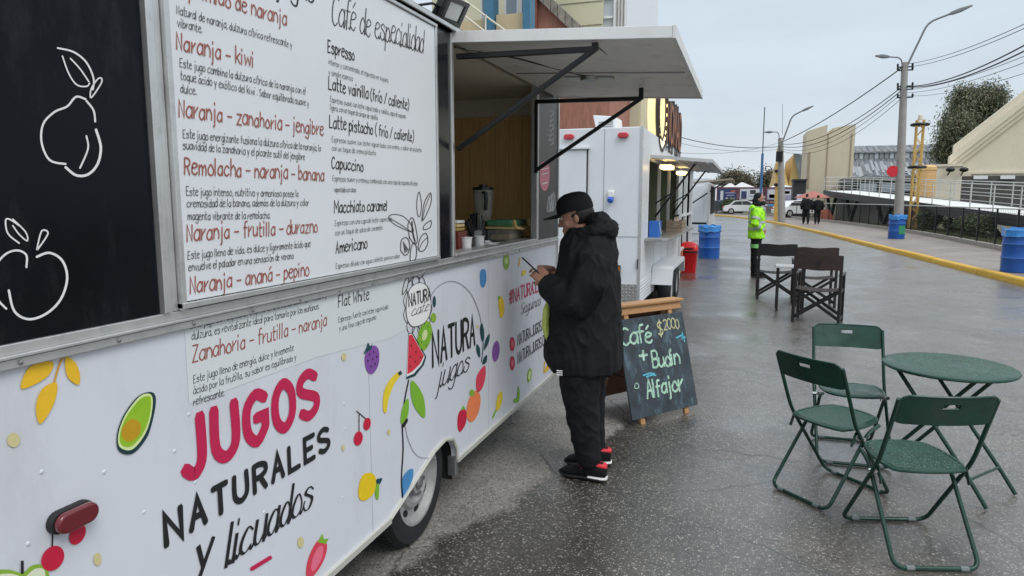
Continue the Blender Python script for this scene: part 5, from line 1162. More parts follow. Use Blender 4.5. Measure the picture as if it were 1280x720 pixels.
# ------------------------------------------------------------------ the second trailer
X2, Y2, Y2e = -1.30, 9.0, 14.3
T2 = thing('food_trailer', 'plain white food trailer with lit counter, tread-plate corners and sign letters on its roof', 'food trailer', (-2.4, 11.5, 0))
q = MB(); q.box(-3.52, X2 - .002, Y2, Y2 + .05, .24, 2.60); back = q.build('rear_wall', 't2_white', T2, smooth=0, bevel=.006)
q = MB(); q.box(-1.80, -1.794, Y2 - .003, Y2 + .001, .46, 2.59); q.box(-2.6, X2 - .03, Y2 - .003, Y2 + .001, 1.185, 1.192); q.build('panel_seam', 'alu_dark', back, smooth=0)
dr = MB(); dr.box(-2.75, -2.03, Y2 - .022, Y2 - .002, .50, 2.32); door = dr.build('door', 't2_white', T2, smooth=0, bevel=.006)
q = MB(); q.box(-2.80, -1.99, Y2 - .05, Y2 - .001, 2.335, 2.365); q.build('drip_cap', 't2_white', T2, smooth=0, bevel=.004)
q = MB(); q.box(-2.025, -2.012, Y2 - .02, Y2 - .001, .50, 2.33); q.build('door_seal', 'rubber', door, smooth=0)
for x in (-2.27, -1.55):
    q = MB(); pts, _a, _b = capsule(x, 2.50, .035, .035, 0, 0); q.prism(pts, lambda u_, v_, d_: (u_, Y2 - d_, v_), .001, .05); q.build('marker_lamp', 'red_bright', T2, bevel=.012, seg=3)
q = MB(); q.box(-1.335, -1.325, Y2 - .03, Y2 - .002, .77, .90); q.box(-1.385, -1.34, Y2 - .032, Y2 - .002, .77, .90) if False else None
al = link('side_reflector', None, T2); q.build('backing', 'plastic_black', al, smooth=0)
pm = PY(773, 338, Y2); q = MB(); q.box(pm.x - .03, pm.x + .03, Y2 - .03, Y2 - .002, pm.z - .07, pm.z + .07); q.build('housing', 'plastic_black', al, smooth=0, bevel=.006)
q = MB(); q.box(pm.x - .02, pm.x + .02, Y2 - .036, Y2 - .030, pm.z - .05, pm.z + .05); q.build('lens', 'amber_lens', al, smooth=0, bevel=.002)
so_ = PY(764, 245, Y2); sk = link('power_inlet', None, T2)
q = MB(); q.box(so_.x - .04, so_.x + .04, Y2 - .05, Y2 - .002, so_.z - .02, so_.z + .07); q.build('cover', 'plastic_white', sk, bevel=.012)
q = MB(); q.lathe([(.04, 0), (.042, .03), (.03, .06), (0, .06)], (so_.x, Y2 - .03, so_.z - .045), 14, mx=Matrix.Rotation(R(110), 4, 'X')); q.build('socket', mat('inlet_blue', (.03, .12, .5), .4), sk)
# tread plate corner with raised lozenges
q = MB(); q.box(-1.72, X2 - .03, Y2 - .006, Y2 - .001, .245, .56); tp_ = q.build('tread_plate', 'tread', T2, smooth=0)
for i in range(9):
    for j in range(7):
        c_ = Vector((-1.70 + i * .046, Y2 - .0065, .27 + j * .044)); q = MB(); q.ell(c_, (.019, .003, .006), 6, 4, mx=Matrix.Rotation(R(45 if (i + j) % 2 else -45), 4, 'Y')); q.build('lozenge', 'alu', tp_)
q = MB(); q.box(X2 - .03, X2 + .004, Y2 - .01, Y2 + .03, .24, 2.61); q.build('corner_post', 'alu', T2, smooth=0, bevel=.003)
# street side: lower wall, studded trim, window band, fascia
WB, WT, WS, WE = 1.16, 2.22, 9.62, 14.05
q = MB(); q.box(X2 - .04, X2, Y2 + .031, Y2e, .30, WB); q.box(X2 - .04, X2, Y2 + .031, WS, WB, 2.60); q.box(X2 - .04, X2, WE, Y2e, WB, 2.60); q.box(X2 - .04, X2, WS, WE, WT, 2.60); sw2 = q.build('side_wall', 't2_white', T2, smooth=0)
for i in range(7):
    q = MB(); z = .30 + i * .045; q.box(X2 - .001, X2 + .007, Y2 + .04, Y2e - .1, z, z + .026); q.build('skirting_rib', 't2_white', sw2, smooth=0, bevel=.005)
for i in range(16):
    q = MB(); z = .5 + i * .13; q.ell((X2 + .004, Y2 + .012, z), (.004, .008, .008), 8, 5); q.build('rivet', 'alu_dark', sw2)
for y in (10.35, 11.35, 12.35, 13.3): q = MB(); q.box(X2 - .002, X2 + .0025, y, y + .012, .62, WB - .01); q.build('wall_joint', 'alu_dark', sw2, smooth=0)
q = MB(); q.box(-3.52, X2 - .045, Y2 + .051, Y2e, 2.55, 2.61); q.build('roof', 't2_white', T2, smooth=0)
q = MB(); q.box(-3.52, -3.48, Y2 + .051, Y2e, .30, 2.549); q.box(-3.479, X2 - .041, Y2e - .04, Y2e, .30, 2.549); q.build('far_wall', 'olive_inside', T2, smooth=0)
q = MB(); q.box(-3.479, X2 - .041, Y2 + .052, Y2e - .05, .30, .36); q.build('floor', 'alu_dark', T2, smooth=0)
for y in (WS + .02, 11.0, 12.4, WE - .03): q = MB(); q.box(X2 - .045, X2 + .004, y - .022, y + .022, WB, WT); q.build('window_post', 't2_white', T2, smooth=0, bevel=.003)
# counter shelf
q = MB(); q.prism([(X2 + .002, 9.35), (-1.06, 9.35), (-.98, 9.42), (-.96, 9.6), (-.96, 13.6), (-1.1, 14.0), (X2 + .002, 14.05)], lambda a, b, d_: (a, b, d_), WB - .045, WB - .005); ct2 = q.build('counter_shelf', 'steel_top' if 'steel_top' in M else 'galv', T2, smooth=0, bevel=.006)
# flap of the second trailer
q = MB(); q.prism([(X2, 2.25), (-.46, 2.17), (-.46, 2.215), (X2, 2.295)], lambda a, b, d_: (a, d_, b), 9.75, 14.0); f2_ = q.build('serving_flap', 'galv', T2, smooth=0)
for i in range(4): q = MB(); x = X2 + .15 + i * .2; q.box(x, x + .035, 9.76, 13.99, 2.222 - .019 * i, 2.236 - .019 * i); q.build('flap_rib', 'alu', f2_, smooth=0)
for y in (10.3, 12.9): q = MB(); q.bar((X2 + .02, y, 1.42), (-.72, y, 2.20), .028, .028); q.bar((X2 + .02, y, 1.62), (X2 + .3, y, 1.80), .02, .02); q.build('flap_strut', 'steel_black', T2, smooth=0)
for y in (9.85, 12.2): q = MB(); q.box(-1.18, -1.02, y, y + .42, 2.10, 2.16); lo_ = q.build('hatch_lamp', 'lamp_warm', T2, smooth=0, bevel=.01)
q = MB(); q.lathe([(.06, 0), (.05, .09), (0, .1)], (X2 - .3, 10.0, 2.0), 12); q.build('inner_lamp', 'lamp_warm', T2)
sh2 = MB(); sh2.box(-3.3, -2.9, Y2 + .3, Y2e - .3, 1.55, 1.58); sh2.build('inner_shelf', 'galv', T2, smooth=0)
q = MB(); q.box(-2.9, -2.3, 10.0, 10.8, .37, 1.5); q.build('fryer', 'steel_top', T2, smooth=0, bevel=.01)
q = MB(); q.box(-2.9, -2.35, 11.4, 12.2, .37, 1.75); q.build('fridge', 't2_white', T2, smooth=0, bevel=.01)
# fender and twin wheels
q = MB(); q.prism([(10.12, .43), (10.20, .66), (10.28, .70), (12.12, .70), (12.20, .66), (12.28, .43), (12.24, .43), (12.10, .63), (10.30, .63), (10.16, .43)], lambda a, b, d_: (d_, a, b), X2 + .008, -.99); q.prism([(10.20, .66), (10.28, .695), (12.12, .695), (12.20, .66), (12.26, .45), (10.14, .45)], lambda a, b, d_: (d_, a, b), X2 + .010, X2 + .02); q.build('fender', 't2_white', T2, smooth=0, bevel=.004)
for y in (10.76, 11.58):
    w2 = link('wheel', None, T2); cx_ = X2 + .16
    q = MB(); q.lathe([(.18, -.09), (.25, -.10), (.285, -.09), (.305, -.06), (.305, .06), (.285, .09), (.25, .10), (.18, .09)], (cx_, y, .305), 32, mx=rot, closed=True); q.build('tyre', 'rubber', w2)
    q = MB(); q.lathe([(.185, .05), (.19, .085), (.175, .08), (.15, .05), (.09, .06), (.05, .075), (0, .08)], (cx_, y, .305), 24, mx=rot); q.build('rim', 'rim_grey', w2)
q = MB(); q.box(-3.2, X2 + .05, 10.7, 11.6, .27, .33); q.box(-3.3, -1.5, Y2 + .1, Y2e - .1, .24, .30); q.bar((-1.6, Y2 + .3, 0), (-1.6, Y2 + .3, .25), .07, .07); q.bar((-1.6, Y2e - .3, 0), (-1.6, Y2e - .3, .25), .07, .07); q.build('chassis', 'steel_black', T2, smooth=0)
# roof sign: glowing round emblem and letters on stilts
sg = thing('roof_sign', 'row of dark upright letters with a glowing round emblem on the trailer roof', 'sign', (X2 - .1, 12, 2.61))
e0, e1 = PX(819, 140, X2 - .05), PX(829, 140, X2 - .05); ey = (e0.y + e1.y) / 2; er = (e1.y - e0.y) / 2 + .1
ez = PX(823, 138, X2 - .05).z
q = MB(); q.lathe([(0, -.07), (er, -.07), (er, .07), (0, .07)], (X2 - .08, ey, ez), 36, mx=rot); em = q.build('emblem', 'marquee', sg, smooth=30)
for i in range(22):
    a = 2 * math.pi * i / 22; q = MB(); q.ell((X2 - .005, ey + er * .86 * math.cos(a), ez + er * .86 * math.sin(a)), (.02, .035, .035), 8, 6); q.build('bulb', 'lamp_warm', em)
q = MB(); q.tube([(X2 - .006, ey + er * 1.0 * math.cos(a), ez + er * math.sin(a)) for a in [i * math.pi / 18 for i in range(36)]], .03, 6, closed=True); q.tube([(X2 - .006, ey + er * .72 * math.cos(a), ez + er * .72 * math.sin(a)) for a in [i * math.pi / 18 for i in range(36)]], .02, 6, closed=True); q.build('emblem_ring', 'letter_dark', em)
la, lb_ = PX(833, 160, X2), PX(850, 165, X2)
zl = PX(834, 176, X2).z
yy0 = la.y; step = (lb_.y + .25 - la.y) / 5
for i, ch_ in enumerate('NOMAD'):
    text_on(ch_, 'letter', ['letter_dark'], sg, side(X2 - TX - .12), yy0 + i * step, zl + .0, yy0 + (i + .72) * step, .62, .20, 0, 0, thick=.14)
    text_on(ch_, 'letter_rim', ['letter_rim'], sg, side(X2 - TX + .021), yy0 + i * step, zl + .0, yy0 + (i + .72) * step, .62, .10, 0, 0)
q = MB(); q.box(X2 - .09, X2 - .05, yy0 - .1, lb_.y + .3, zl - .19, zl - .17); q.box(X2 - .09, X2 - .05, yy0 - .1, lb_.y + .3, zl - .02, zl + .0)
for i in range(6): y = yy0 + i * (lb_.y + .2 - yy0) / 5; q.box(X2 - .08, X2 - .06, y, y + .03, 2.55, zl)
q.build('sign_frame', 'steel_black', sg, smooth=0)
text_on('FOOD TRUCK', 'letter', ['letter_dark'], sg, side(X2 - TX - .04), yy0, zl - .17, lb_.y + .2, .13, .2, 0, 0, thick=.05)
q = MB(); q.box(X2 - .12, X2 - .0, ey - er * .35, lb_.y + .5, 2.60, 2.62); q.build('base_rail', 'alu', sg, smooth=0)
rc = thing('roof_cooler', 'pale grey roof ventilation box on the plain white trailer', 'vent', (-1.95, 9.5, 2.61)); a_, b_ = PY(742, 157, 9.5), PY(772, 146, 9.5)
q = MB(); q.prism([(a_.x + .05, 2.605), (b_.x, 2.605), (b_.x - .02, b_.z + .0), (a_.x, b_.z + .03)], lambda u_, v_, d_: (u_, d_, v_), 9.45, 9.95); q.build('housing', 'win_white', rc, smooth=0, bevel=.01)
for i in range(4): q = MB(); z = 2.63 + i * .03; q.box(a_.x + .08, b_.x - .05, 9.442, 9.449, z, z + .012); q.build('louvre', 'alu_dark', rc, smooth=0)
# things on the counter of the second trailer
cp_ = PX(846, 278, -1.12); cr_ = thing('condiment_crate', 'grey-brown wooden crate of sauce bottles on the plain trailer counter', 'crate', (-1.12, 11.9, WB - .005))
for z in (.0, .06, .12):
    for s in (-1, 1): q = MB(); q.box(s * .12 - .008, s * .12 + .008, -.40, .40, z, z + .05); q.build('slat', 'crate_wood', cr_, local=True, smooth=0)
    for s in (-1, 1): q = MB(); q.box(-.112, .112, s * .392 - .008, s * .392 + .008, z + .001, z + .051); q.build('slat', 'crate_wood', cr_, local=True, smooth=0)
q = MB(); q.box(-.11, .11, -.38, .38, .0, .012); q.build('bottom', 'crate_wood', cr_, local=True, smooth=0)
for i in range(5):
    b_ = thing('sauce_bottle', ['white sauce bottle at the blue carton end of the wooden crate', 'red sauce bottle in the wooden crate', 'yellow sauce bottle in the wooden crate', 'white sauce bottle between yellow and brown bottles in the crate', 'brown sauce bottle in the wooden crate'][i], 'bottle', (-1.12, 11.6 + i * .15, WB + .008), group='bottles in the crate'); q = MB(); q.lathe([(.03, 0), (.032, .13), (.012, .17), (.008, .23), (0, .23)], n=12); q.build('bottle', ['plastic_white', 'bin_red', 'box_yellow', 'plastic_white', 'food'][i], b_, local=True)
    q = MB(); q.lathe([(.013, .22), (.013, .25), (0, .255)], n=10); q.build('cap', 'plastic_black', b_, local=True)
bxb = thing('blue_carton', 'blue printed carton on the plain trailer counter', 'box', (-1.22, 9.85, WB - .005)); q = MB(); q.box(-.07, .07, -.16, .16, 0, .22); q.build('carton', 'box_blue', bxb, local=True, bevel=.004, smooth=0); q = MB(); q.bar((.072, -.15, .2), (.072, .15, .02), .004, .02); q.build('stripe', 'win_white', bxb, local=True, smooth=0)

# ------------------------------------------------------------------ the stall behind it, with a vendor
S3 = thing('food_stall', 'white framed stall with open front next to the plain white trailer', 'stall', (-2.2, 16.6, 0))
for x, y in ((-1.35, 15.0), (-1.35, 16.3), (-1.35, 18.0), (-3.2, 15.0), (-3.2, 18.0)): q = MB(); q.box(x - .04, x + .04, y - .04, y + .04, 0, 2.45); q.build('post', 't2_white', S3, smooth=0, bevel=.004)
for z in (.55, 1.3, 2.40): q = MB(); q.box(-1.375, -1.325, 15.041, 17.959, z, z + .05); q.build('rail', 't2_white', S3, smooth=0)
q = MB(); q.box(-3.3, -1.25, 14.9, 18.1, 2.452, 2.53); q.build('roof', 't2_white', S3, smooth=0)
q = MB(); q.box(-3.24, -3.2, 15.041, 17.959, .0, 2.44); q.box(-3.19, -1.4, 18.045, 18.08, .0, 2.44); q.build('back_panel', 'cloth_charcoal', S3, smooth=0)
q = MB(); q.box(-1.75, -1.40, 15.045, 17.95, .02, .95); q.build('bench', 'cloth_charcoal', S3, smooth=0)
q = MB(); q.box(-1.37, -1.33, 15.2, 15.9, .06, .54); q.build('red_panel', 'orange_c', S3, smooth=0)
figure('person in white top and green apron behind the stall rail', (-2.0, 16.9, 0), -math.pi / 2, mat('top_pale', (.45, .50, .46), .7).name, 'cloth_black', dict(hands=[(-.2, .25, 1.05), (.2, .25, 1.05)], elbows=[(-.28, -.02, 1.1), (.28, -.02, 1.1)], hem=.85), H=1.72)
# ------------------------------------------------------------------ the third trailer
T3 = thing('food_trailer', 'small white trailer with metal-framed awning behind the blue drum', 'food trailer', (-2.2, 24, 0))
q = MB(); q.box(-3.3, -1.12, 22.5, 26.5, .35, 2.35); q.build('body', 't2_white', T3, smooth=0, bevel=.02)
q = MB(); q.box(-1.9, -1.3, 22.47, 22.498, .6, 2.1); q.build('door', 't2_white', T3, smooth=0, bevel=.004)
q = MB(); q.box(-1.118, -1.10, 23.2, 26, 1.2, 2.1); q.build('hatch', 'dark_void', T3, smooth=0)
q = MB(); q.prism([(-1.9, 2.10), (-.42, 2.24), (-.42, 2.29), (-1.9, 2.15)], lambda a, b, d_: (a, d_, b), 21.0, 21.06); q.prism([(-1.08, 2.17), (-.42, 2.24), (-.42, 2.26), (-1.08, 2.19)], lambda a, b, d_: (a, d_, b), 21.061, 25); q.build('awning', mat('awn_tan', (.30, .26, .20), .6), T3, smooth=0)
for x, y in ((-1.72, 21.03), (-1.08, 21.03)): q = MB(); q.bar((x, y, 0), (x, y, 2.12), .06, .06); q.build('awning_post', 'steel_black' if x < -1.5 else 'galv', T3, smooth=0)
q = MB(); q.bar((-1.70, 21.03, 1.45), (-.62, 21.03, 2.20), .04, .04); q.bar((-1.70, 21.03, .97), (-1.06, 21.03, .97), .04, .06); q.build('awning_strut', 'steel_black', T3, smooth=0)
for y in (23.6, 25.2): q = MB(); q.lathe([(.0, -.1), (.28, -.1), (.3, 0), (.28, .1), (0, .1)], (-1.25, y, .30), 20, mx=rot); q.build('wheel', 'rubber', T3)
q = MB(); a_ = PX(866, 180, -1.6); q.box(-2.4, -1.8, 15.6, 16.2, 2.53, 2.95); q.build('vent_box', 'alu_dark', S3, smooth=0)

# ------------------------------------------------------------------ bins and drums
rb = G(860, 340); RB = thing('litter_bin', 'red plastic litter bin with pitched lid at the trailer counter', 'bin', (rb.x, rb.y, 0))
def rrect(wx, wy, z, n=5, r=.06): return [(sx * (wx - r) + r * math.cos(a), sy * (wy - r) + r * math.sin(a), z) for sx, sy, a0_ in ((1, 1, 0), (-1, 1, math.pi / 2), (-1, -1, math.pi), (1, -1, 1.5 * math.pi)) for a in [a0_ + i * math.pi / 2 / n for i in range(n + 1)]]
q = MB(); q.loft([rrect(.17, .15, 0), rrect(.20, .175, .46), rrect(.205, .18, .47)]); q.build('tub', 'bin_red', RB, local=True)
q = MB(); q.loft([rrect(.215, .19, .465), rrect(.215, .19, .50)]); q.build('band', 'plastic_black', RB, local=True)
q = MB(); q.loft([rrect(.21, .185, .501), rrect(.205, .18, .58), rrect(.17, .12, .66), rrect(.10, .065, .70)]); q.build('lid', 'bin_red', RB, local=True)
q = MB(); q.box(-.11, .11, -.1835, -.172, .52, .57); q.build('slot', 'dark_void', RB, local=True, smooth=0)
def drum(lb, loc, seed, green=False):
    D = thing('steel_drum', lb, 'drum', loc, random.uniform(0, 6), 'blue drums used as litter bins'); r = .295; H_ = .90; pr = [(0, 0), (r, 0)]
    for zc in (.30, .60): pr += [(r, zc - .03), (r + .012, zc), (r, zc + .03)]
    pr += [(r, H_ - .02), (r + .01, H_), (r - .005, H_), (r - .012, .02), (0, .02)]
    q = MB(); q.lathe(pr, n=36); q.build('drum', 'barrel_blue', D, local=True)
    for zc in (.30, .60): q = MB(); q.tube([((r + .010) * math.cos(a), (r + .010) * math.sin(a), zc) for a in [i * math.pi / 18 for i in range(36)]], .006, 6, closed=True); q.build('hoop', mat('hoop_blue', (.06, .22, .5), .3) if 'hoop_blue' not in M else 'hoop_blue', D, local=True)
    rnd = random.Random(seed); q = MB(); rg = []; n = 60; ph_ = [rnd.uniform(0, 6.28) for _ in range(6)]
    def wv(a, k): return sum(math.sin(a * (3 + 2 * j) + ph_[j]) * (.5 ** (j * .4)) for j in range(6)) * k
    for rr_, z, k in ((r - .05, .45, .0), (r - .01, .85, .004), (r + .012, H_ + .035, .012), (r + .028, H_ - .0, .014), (r + .022, H_ - .06, .010), (r + .03, H_ - .14, .010)):
        rg.append([((rr_ + wv(a, k)) * math.cos(a), (rr_ + wv(a, k)) * math.sin(a), z + wv(a * 1.0 + 1, k * 1.4)) for a in [i * 2 * math.pi / n for i in range(n)]])
    q.loft(rg, cap=False); q.build('bin_bag', 'bag_blue', D, local=True, smooth=25)
    if green:
        D.rotation_euler.z = 0; q = MB(); rg = []
        for z in (.18, .52): rg.append([((r + .0135) * math.cos(a), (r + .0135) * math.sin(a), z) for a in np.linspace(-1.5, -.55, 8)])
        for i in range(7): q.poly([rg[0][i], rg[0][i + 1], rg[1][i + 1], rg[1][i]])
        q.build('painted_patch', 'barrel_green', D, local=True)
    return D
p = G(886, 322); drum('blue steel drum with blue bag beside the metal-framed awning', (p.x, p.y, 0), 1)
p = G(1262, 339, SW); drum('blue steel drum with loose blue bag on the pavement near the shrubs', (p.x + .12, p.y, SW), 2)
p = G(1120, 298, SW); drum('blue steel drum with green painted patch in front of the lamp pole', (p.x, p.y, SW), 3, True)

# ------------------------------------------------------------------ fence, shrubs, ramp
fn_len = [i for i, p in enumerate(F2) if 12 < p[1] < 66]
FE = thing('wire_fence', 'low dark wire mesh fence along the back of the pavement', 'fence', (*F2[fn_len[0]], SW))
FH = 1.16; zb = SW + .10
fpts = [F2[i] for i in fn_len]
for i in range(0, len(fpts), 2):
    x, y = fpts[i]; q = MB(); q.box(x - .025, x + .025, y - .025, y + .025, zb, zb + FH); q.build('post', 'steel_black', FE, smooth=0)
q = MB(); q.tube([(x, y, zb + FH) for x, y in fpts], .022, 6); q.build('top_rail', 'galv', FE)
q = MB()
for k in range(1, 9): q.tube([(x, y, zb + FH * k / 9) for x, y in fpts], .004, 4)
for a, b in zip(fpts, fpts[1:]):
    for k in range(6): t = (k + .5) / 6; x, y = a[0] + (b[0] - a[0]) * t, a[1] + (b[1] - a[1]) * t; q.box(x - .003, x + .003, y - .003, y + .003, zb + .02, zb + FH)
q.build('wire_mesh', 'steel_black', FE, smooth=0)['kind'] = 'stuff'

def foliage(name, m, parent, centers, n, leaf, seed, local=False, shape=None, droop=.0, asp=.35):
    rs = np.random.RandomState(seed); V = []; Fc = []
    tot = sum(r[0] * r[1] * r[2] for c, r in centers)
    for c, r in centers:
        k = max(6, int(n * (r[0] * r[1] * r[2]) / tot)); d_ = rs.normal(size=(k, 3)); d_ /= np.linalg.norm(d_, axis=1)[:, None]; rad = rs.uniform(.45, 1.05, size=(k, 1)) ** .7
        p = np.array(c) + d_ * rad * np.array(r)
        for q_ in p:
            a = rs.normal(size=3); a[2] -= droop; a /= np.linalg.norm(a); b = np.cross(a, rs.normal(size=3)); b /= np.linalg.norm(b); l = leaf * rs.uniform(.6, 1.4); h = l * asp
            i0 = len(V); V += [tuple(q_), tuple(q_ + a * l * .5 + b * h * .5), tuple(q_ + a * l), tuple(q_ + a * l * .5 - b * h * .5)]; Fc.append((i0, i0 + 1, i0 + 2, i0 + 3))
    me = bpy.data.meshes.new(name); me.from_pydata(V, [], Fc); me.materials.append(M[m]); return link(name, me, parent, local)
def shrub(loc, r, h, seed, lb):
    S = thing('shrub', lb, 'shrub', loc, group='clipped shrubs behind the fence'); rs = random.Random(seed)
    cs = [((rs.uniform(-.35, .35) * r, rs.uniform(-.35, .35) * r, h * rs.uniform(.4, .72)), (r * rs.uniform(.5, .7), r * rs.uniform(.5, .7), h * .34)) for _ in range(9)]
    foliage('crown', 'leaf_shrub', S, cs, 4500, .09, seed, True, asp=.5)
    q = MB()
    for i in range(6): a = rs.uniform(0, 6.28); q.tube([(0, 0, 0), (.2 * r * math.cos(a), .2 * r * math.sin(a), h * .35), (.5 * r * math.cos(a), .5 * r * math.sin(a), h * .7)], [.03, .02, .008], 6)
    q.build('stems', 'bark', S, local=True)
for px, py, x_, r, h, lb in ((1165, 287, 8.35, .75, 1.05, 'round green shrub behind the wire fence beside the yellow mast'), (1218, 294, 8.4, .8, .95, 'round green shrub behind the wire fence close to the big blue drum'), (1192, 285, 8.9, .6, .7, 'small low green shrub between two larger shrubs')):
    yb = PX(px, 270, x_).y; shrub((x_, yb, SW + .02), r, h, int(px), lb)
gr = []; rs = np.random.RandomState(3); V = []; Fc = []
for i in range(9000):
    y = rs.uniform(19, 45); x = 7.5 + .12 + abs(rs.normal()) * .9; x += (F2[min(range(0, len(F2), 3), key=lambda k: abs(F2[k][1] - y))][0] - 7.5)
    h = rs.uniform(.05, .16); a = rs.uniform(0, 6.28); i0 = len(V); dx, dy = .012 * math.cos(a), .012 * math.sin(a)
    V += [(x - dx, y - dy, SW + .03), (x + dx, y + dy, SW + .03), (x + rs.normal() * .04, y + rs.normal() * .04, SW + .03 + h)]; Fc.append((i0, i0 + 1, i0 + 2))
me = bpy.data.meshes.new('grass'); me.from_pydata(V, [], Fc); me.materials.append(M['grass']); tag(link('grass', me), 'sparse rough grass on the verge behind the wire fence', 'grass', kind='stuff')

RA, RBv = Vector((9.4, 27.0, 1.02)), Vector((5.75, 60.0, 2.36)); rd = (RBv - RA); ru = rd.normalized(); rn = Vector((ru.y, -ru.x, 0)).normalized()
RA0 = RA - rd * .38                                             # the ramp goes on towards the road side of the frame
RP = thing('access_ramp', 'long sloping ramp with white deck, dark edge beam and metal railings', 'ramp', (8, 40, 0))
def rp(t, off, dz=0): p = RA0.lerp(RBv, t); return p + rn * off + Vector((0, 0, dz))
RW = 2.4
def rbox(name, m, t0, t1, o0, o1, z0, z1, parent=RP):
    q = MB(); P8 = [rp(t, o, z) for z in (z0, z1) for o in (o0, o1) for t in (t0, t1)]; q.v += [tuple(p) for p in P8]
    for f_ in ((0, 2, 3, 1), (4, 5, 7, 6), (0, 1, 5, 4), (2, 6, 7, 3), (0, 4, 6, 2), (1, 3, 7, 5)): q.f.append(f_); q.m.append(0)
    return q.build(name, m, parent, smooth=0)
for k in range(12): rbox('deck_panel', 'deck_white', k / 12 + .0008, (k + 1) / 12 - .0008, .07, RW, -.05, 0)
rbox('edge_beam', 'ramp_dark', 0, 1, -.04, .068, -.42, .02); rbox('edge_beam', 'ramp_dark', 0, 1, RW + .002, RW + .1, -.42, .02)
nposts = 22
for o_ in (.015, RW + .05):
    for k in range(nposts + 1):
        q = MB(); q.tube([rp(k / nposts, o_, .02), rp(k / nposts, o_, 1.05)], .026, 6); q.build('railing_post', 'galv', RP)
    for z in (.38, .72, 1.05): q = MB(); q.tube([rp(0, o_, z), rp(1, o_, z)], .022 if z > 1 else .014, 6); q.build('railing', 'galv', RP)
for z in (.38, .72, 1.05): q = MB(); q.tube([rp(1, .015, z), rp(1, RW + .05, z)], .02, 6); q.build('railing', 'galv', RP)
for t in (.36, .52, .68, .84, .97):
    for s in (-1, 1):
        b_ = rp(t, .3, 0); b_.z = .15; e_ = rp(t + s * .03, .3, -.40); q = MB(); q.bar(b_, e_, .22, .16); q.build('strut', 'ramp_dark', RP, smooth=0)
# white letters of the far plate and grey wall below the ramp
a_, b_ = rp(.60, 1.0), rp(.99, 1.0); gwl = thing('concrete_wall', 'grey concrete wall under the high end of the ramp', 'wall', ((a_.x + b_.x) / 2, (a_.y + b_.y) / 2, 0))
n_ = 8
for k in range(n_):
    t0, t1 = .60 + .39 * k / n_ + .0006, .60 + .39 * (k + 1) / n_ - .0006; q = MB(); P8 = [Vector((*rp(t, o).xy, z)) if not isinstance(z, str) else rp(t, o, -.06) for z in (.05, 'top') for o in (.9, 1.1) for t in (t0, t1)]; q.v += [tuple(p) for p in P8]
    for f_ in ((0, 2, 3, 1), (4, 5, 7, 6), (0, 1, 5, 4), (2, 6, 7, 3), (0, 4, 6, 2), (1, 3, 7, 5)): q.f.append(f_); q.m.append(0)
    q.build('wall_panel', 'conc_grey', gwl, smooth=0)

# ------------------------------------------------------------------ poles, lamps and cables
def lamp_head(mb_, p, d, ln=.7):
    d = Vector(d).normalized(); p = Vector(p); mb_.tube([p, p + d * .12, p + d * (ln * .5), p + d * ln], [.04, .075, .09, .03], 8, flat=.45)
P1 = Vector((6.15, 32.8, 0)); Z1 = PY(1131, 78, P1.y).z
L1 = thing('lamp_pole', 'tall tapered concrete pole with street lamps behind the green-patched drum', 'street lamp', (P1.x, P1.y, SW))
bx = PY(1124, 272, P1.y).x; tx = PY(1131, 78, P1.y).x
q = MB(); q.tube([(bx, P1.y, SW), (tx, P1.y, Z1)], [.20, .125], 14); q.build('pole', 'concrete_pole', L1)
a_, b_, c_ = PY(1134, 82, P1.y), PY(1160, 28, P1.y), PY(1186, 18, P1.y); e_ = PY(1207, 10, P1.y)
q = MB(); q.tube(rounded([a_, b_, c_], .3), .04, 8); q.tube(rounded([PY(1128, 86, P1.y), PY(1127, 72, P1.y), PY(1112, 71, P1.y)], .2), .03, 8); q.build('lamp_arm', 'pole_steel', L1)
q = MB(); lamp_head(q, c_, e_ - c_, .85); q.build('lamp_head', 'pole_steel', L1); q = MB(); lamp_head(q, PY(1112, 71, P1.y), PY(1097, 70, P1.y) - PY(1112, 71, P1.y), .55); q.build('lamp_head', 'pole_steel', L1)
for py in (84, 88, 108, 112, 122):
    q = MB(); p_ = PY(1131, py, P1.y); q.bar(p_ + Vector((-.3, -.05, 0)), p_ + Vector((.3, -.05, 0)), .05, .05); q.ell(p_ + Vector((.27, -.05, .08)), (.045, .045, .08), 8, 6); q.ell(p_ + Vector((-.27, -.05, .08)), (.045, .045, .08), 8, 6); q.build('insulator_bracket', 'steel_black', L1)
p_ = PY(1116, 214, P1.y - .1)
rs_ = thing('round_sign', 'small red round sign fixed to the tall lamp pole', 'sign', p_); q = MB(); q.lathe([(0, -.012), (.23, -.012), (.23, .012), (0, .012)], n=28, mx=Matrix.Rotation(R(90), 4, 'X') @ Matrix.Rotation(R(0), 4, 'Y')); q.build('disc', 'sign_red', rs_, local=True, smooth=30); q = MB(); q.bar((0, .02, 0), (.55, .06, -.02), .03, .03); q.lathe([(0, -.02), (.06, -.02), (0, -.03)], n=12, mx=Matrix.Rotation(R(90), 4, 'X')); q.build('bracket', 'steel_black', rs_, local=True)
P2 = G(977, 277, SW); Z2 = PY(976, 178, P2.y).z
L2 = thing('lamp_pole', 'thinner concrete pole with lamp arm beside the yellow post at the street bend', 'street lamp', (P2.x, P2.y, SW))
q = MB(); q.tube([(P2.x, P2.y, SW), (PY(976, 170, P2.y).x, P2.y, Z2 + .3)], [.26, .17], 12); q.build('pole', 'concrete_pole', L2)
q = MB(); q.tube(rounded([PY(979, 175, P2.y), PY(990, 145, P2.y), PY(1004, 138, P2.y)], .3), .05, 8); q.tube(rounded([PY(974, 172, P2.y), PY(973, 165, P2.y), PY(966, 165, P2.y)], .2), .03, 6); q.build('lamp_arm', 'pole_steel', L2)
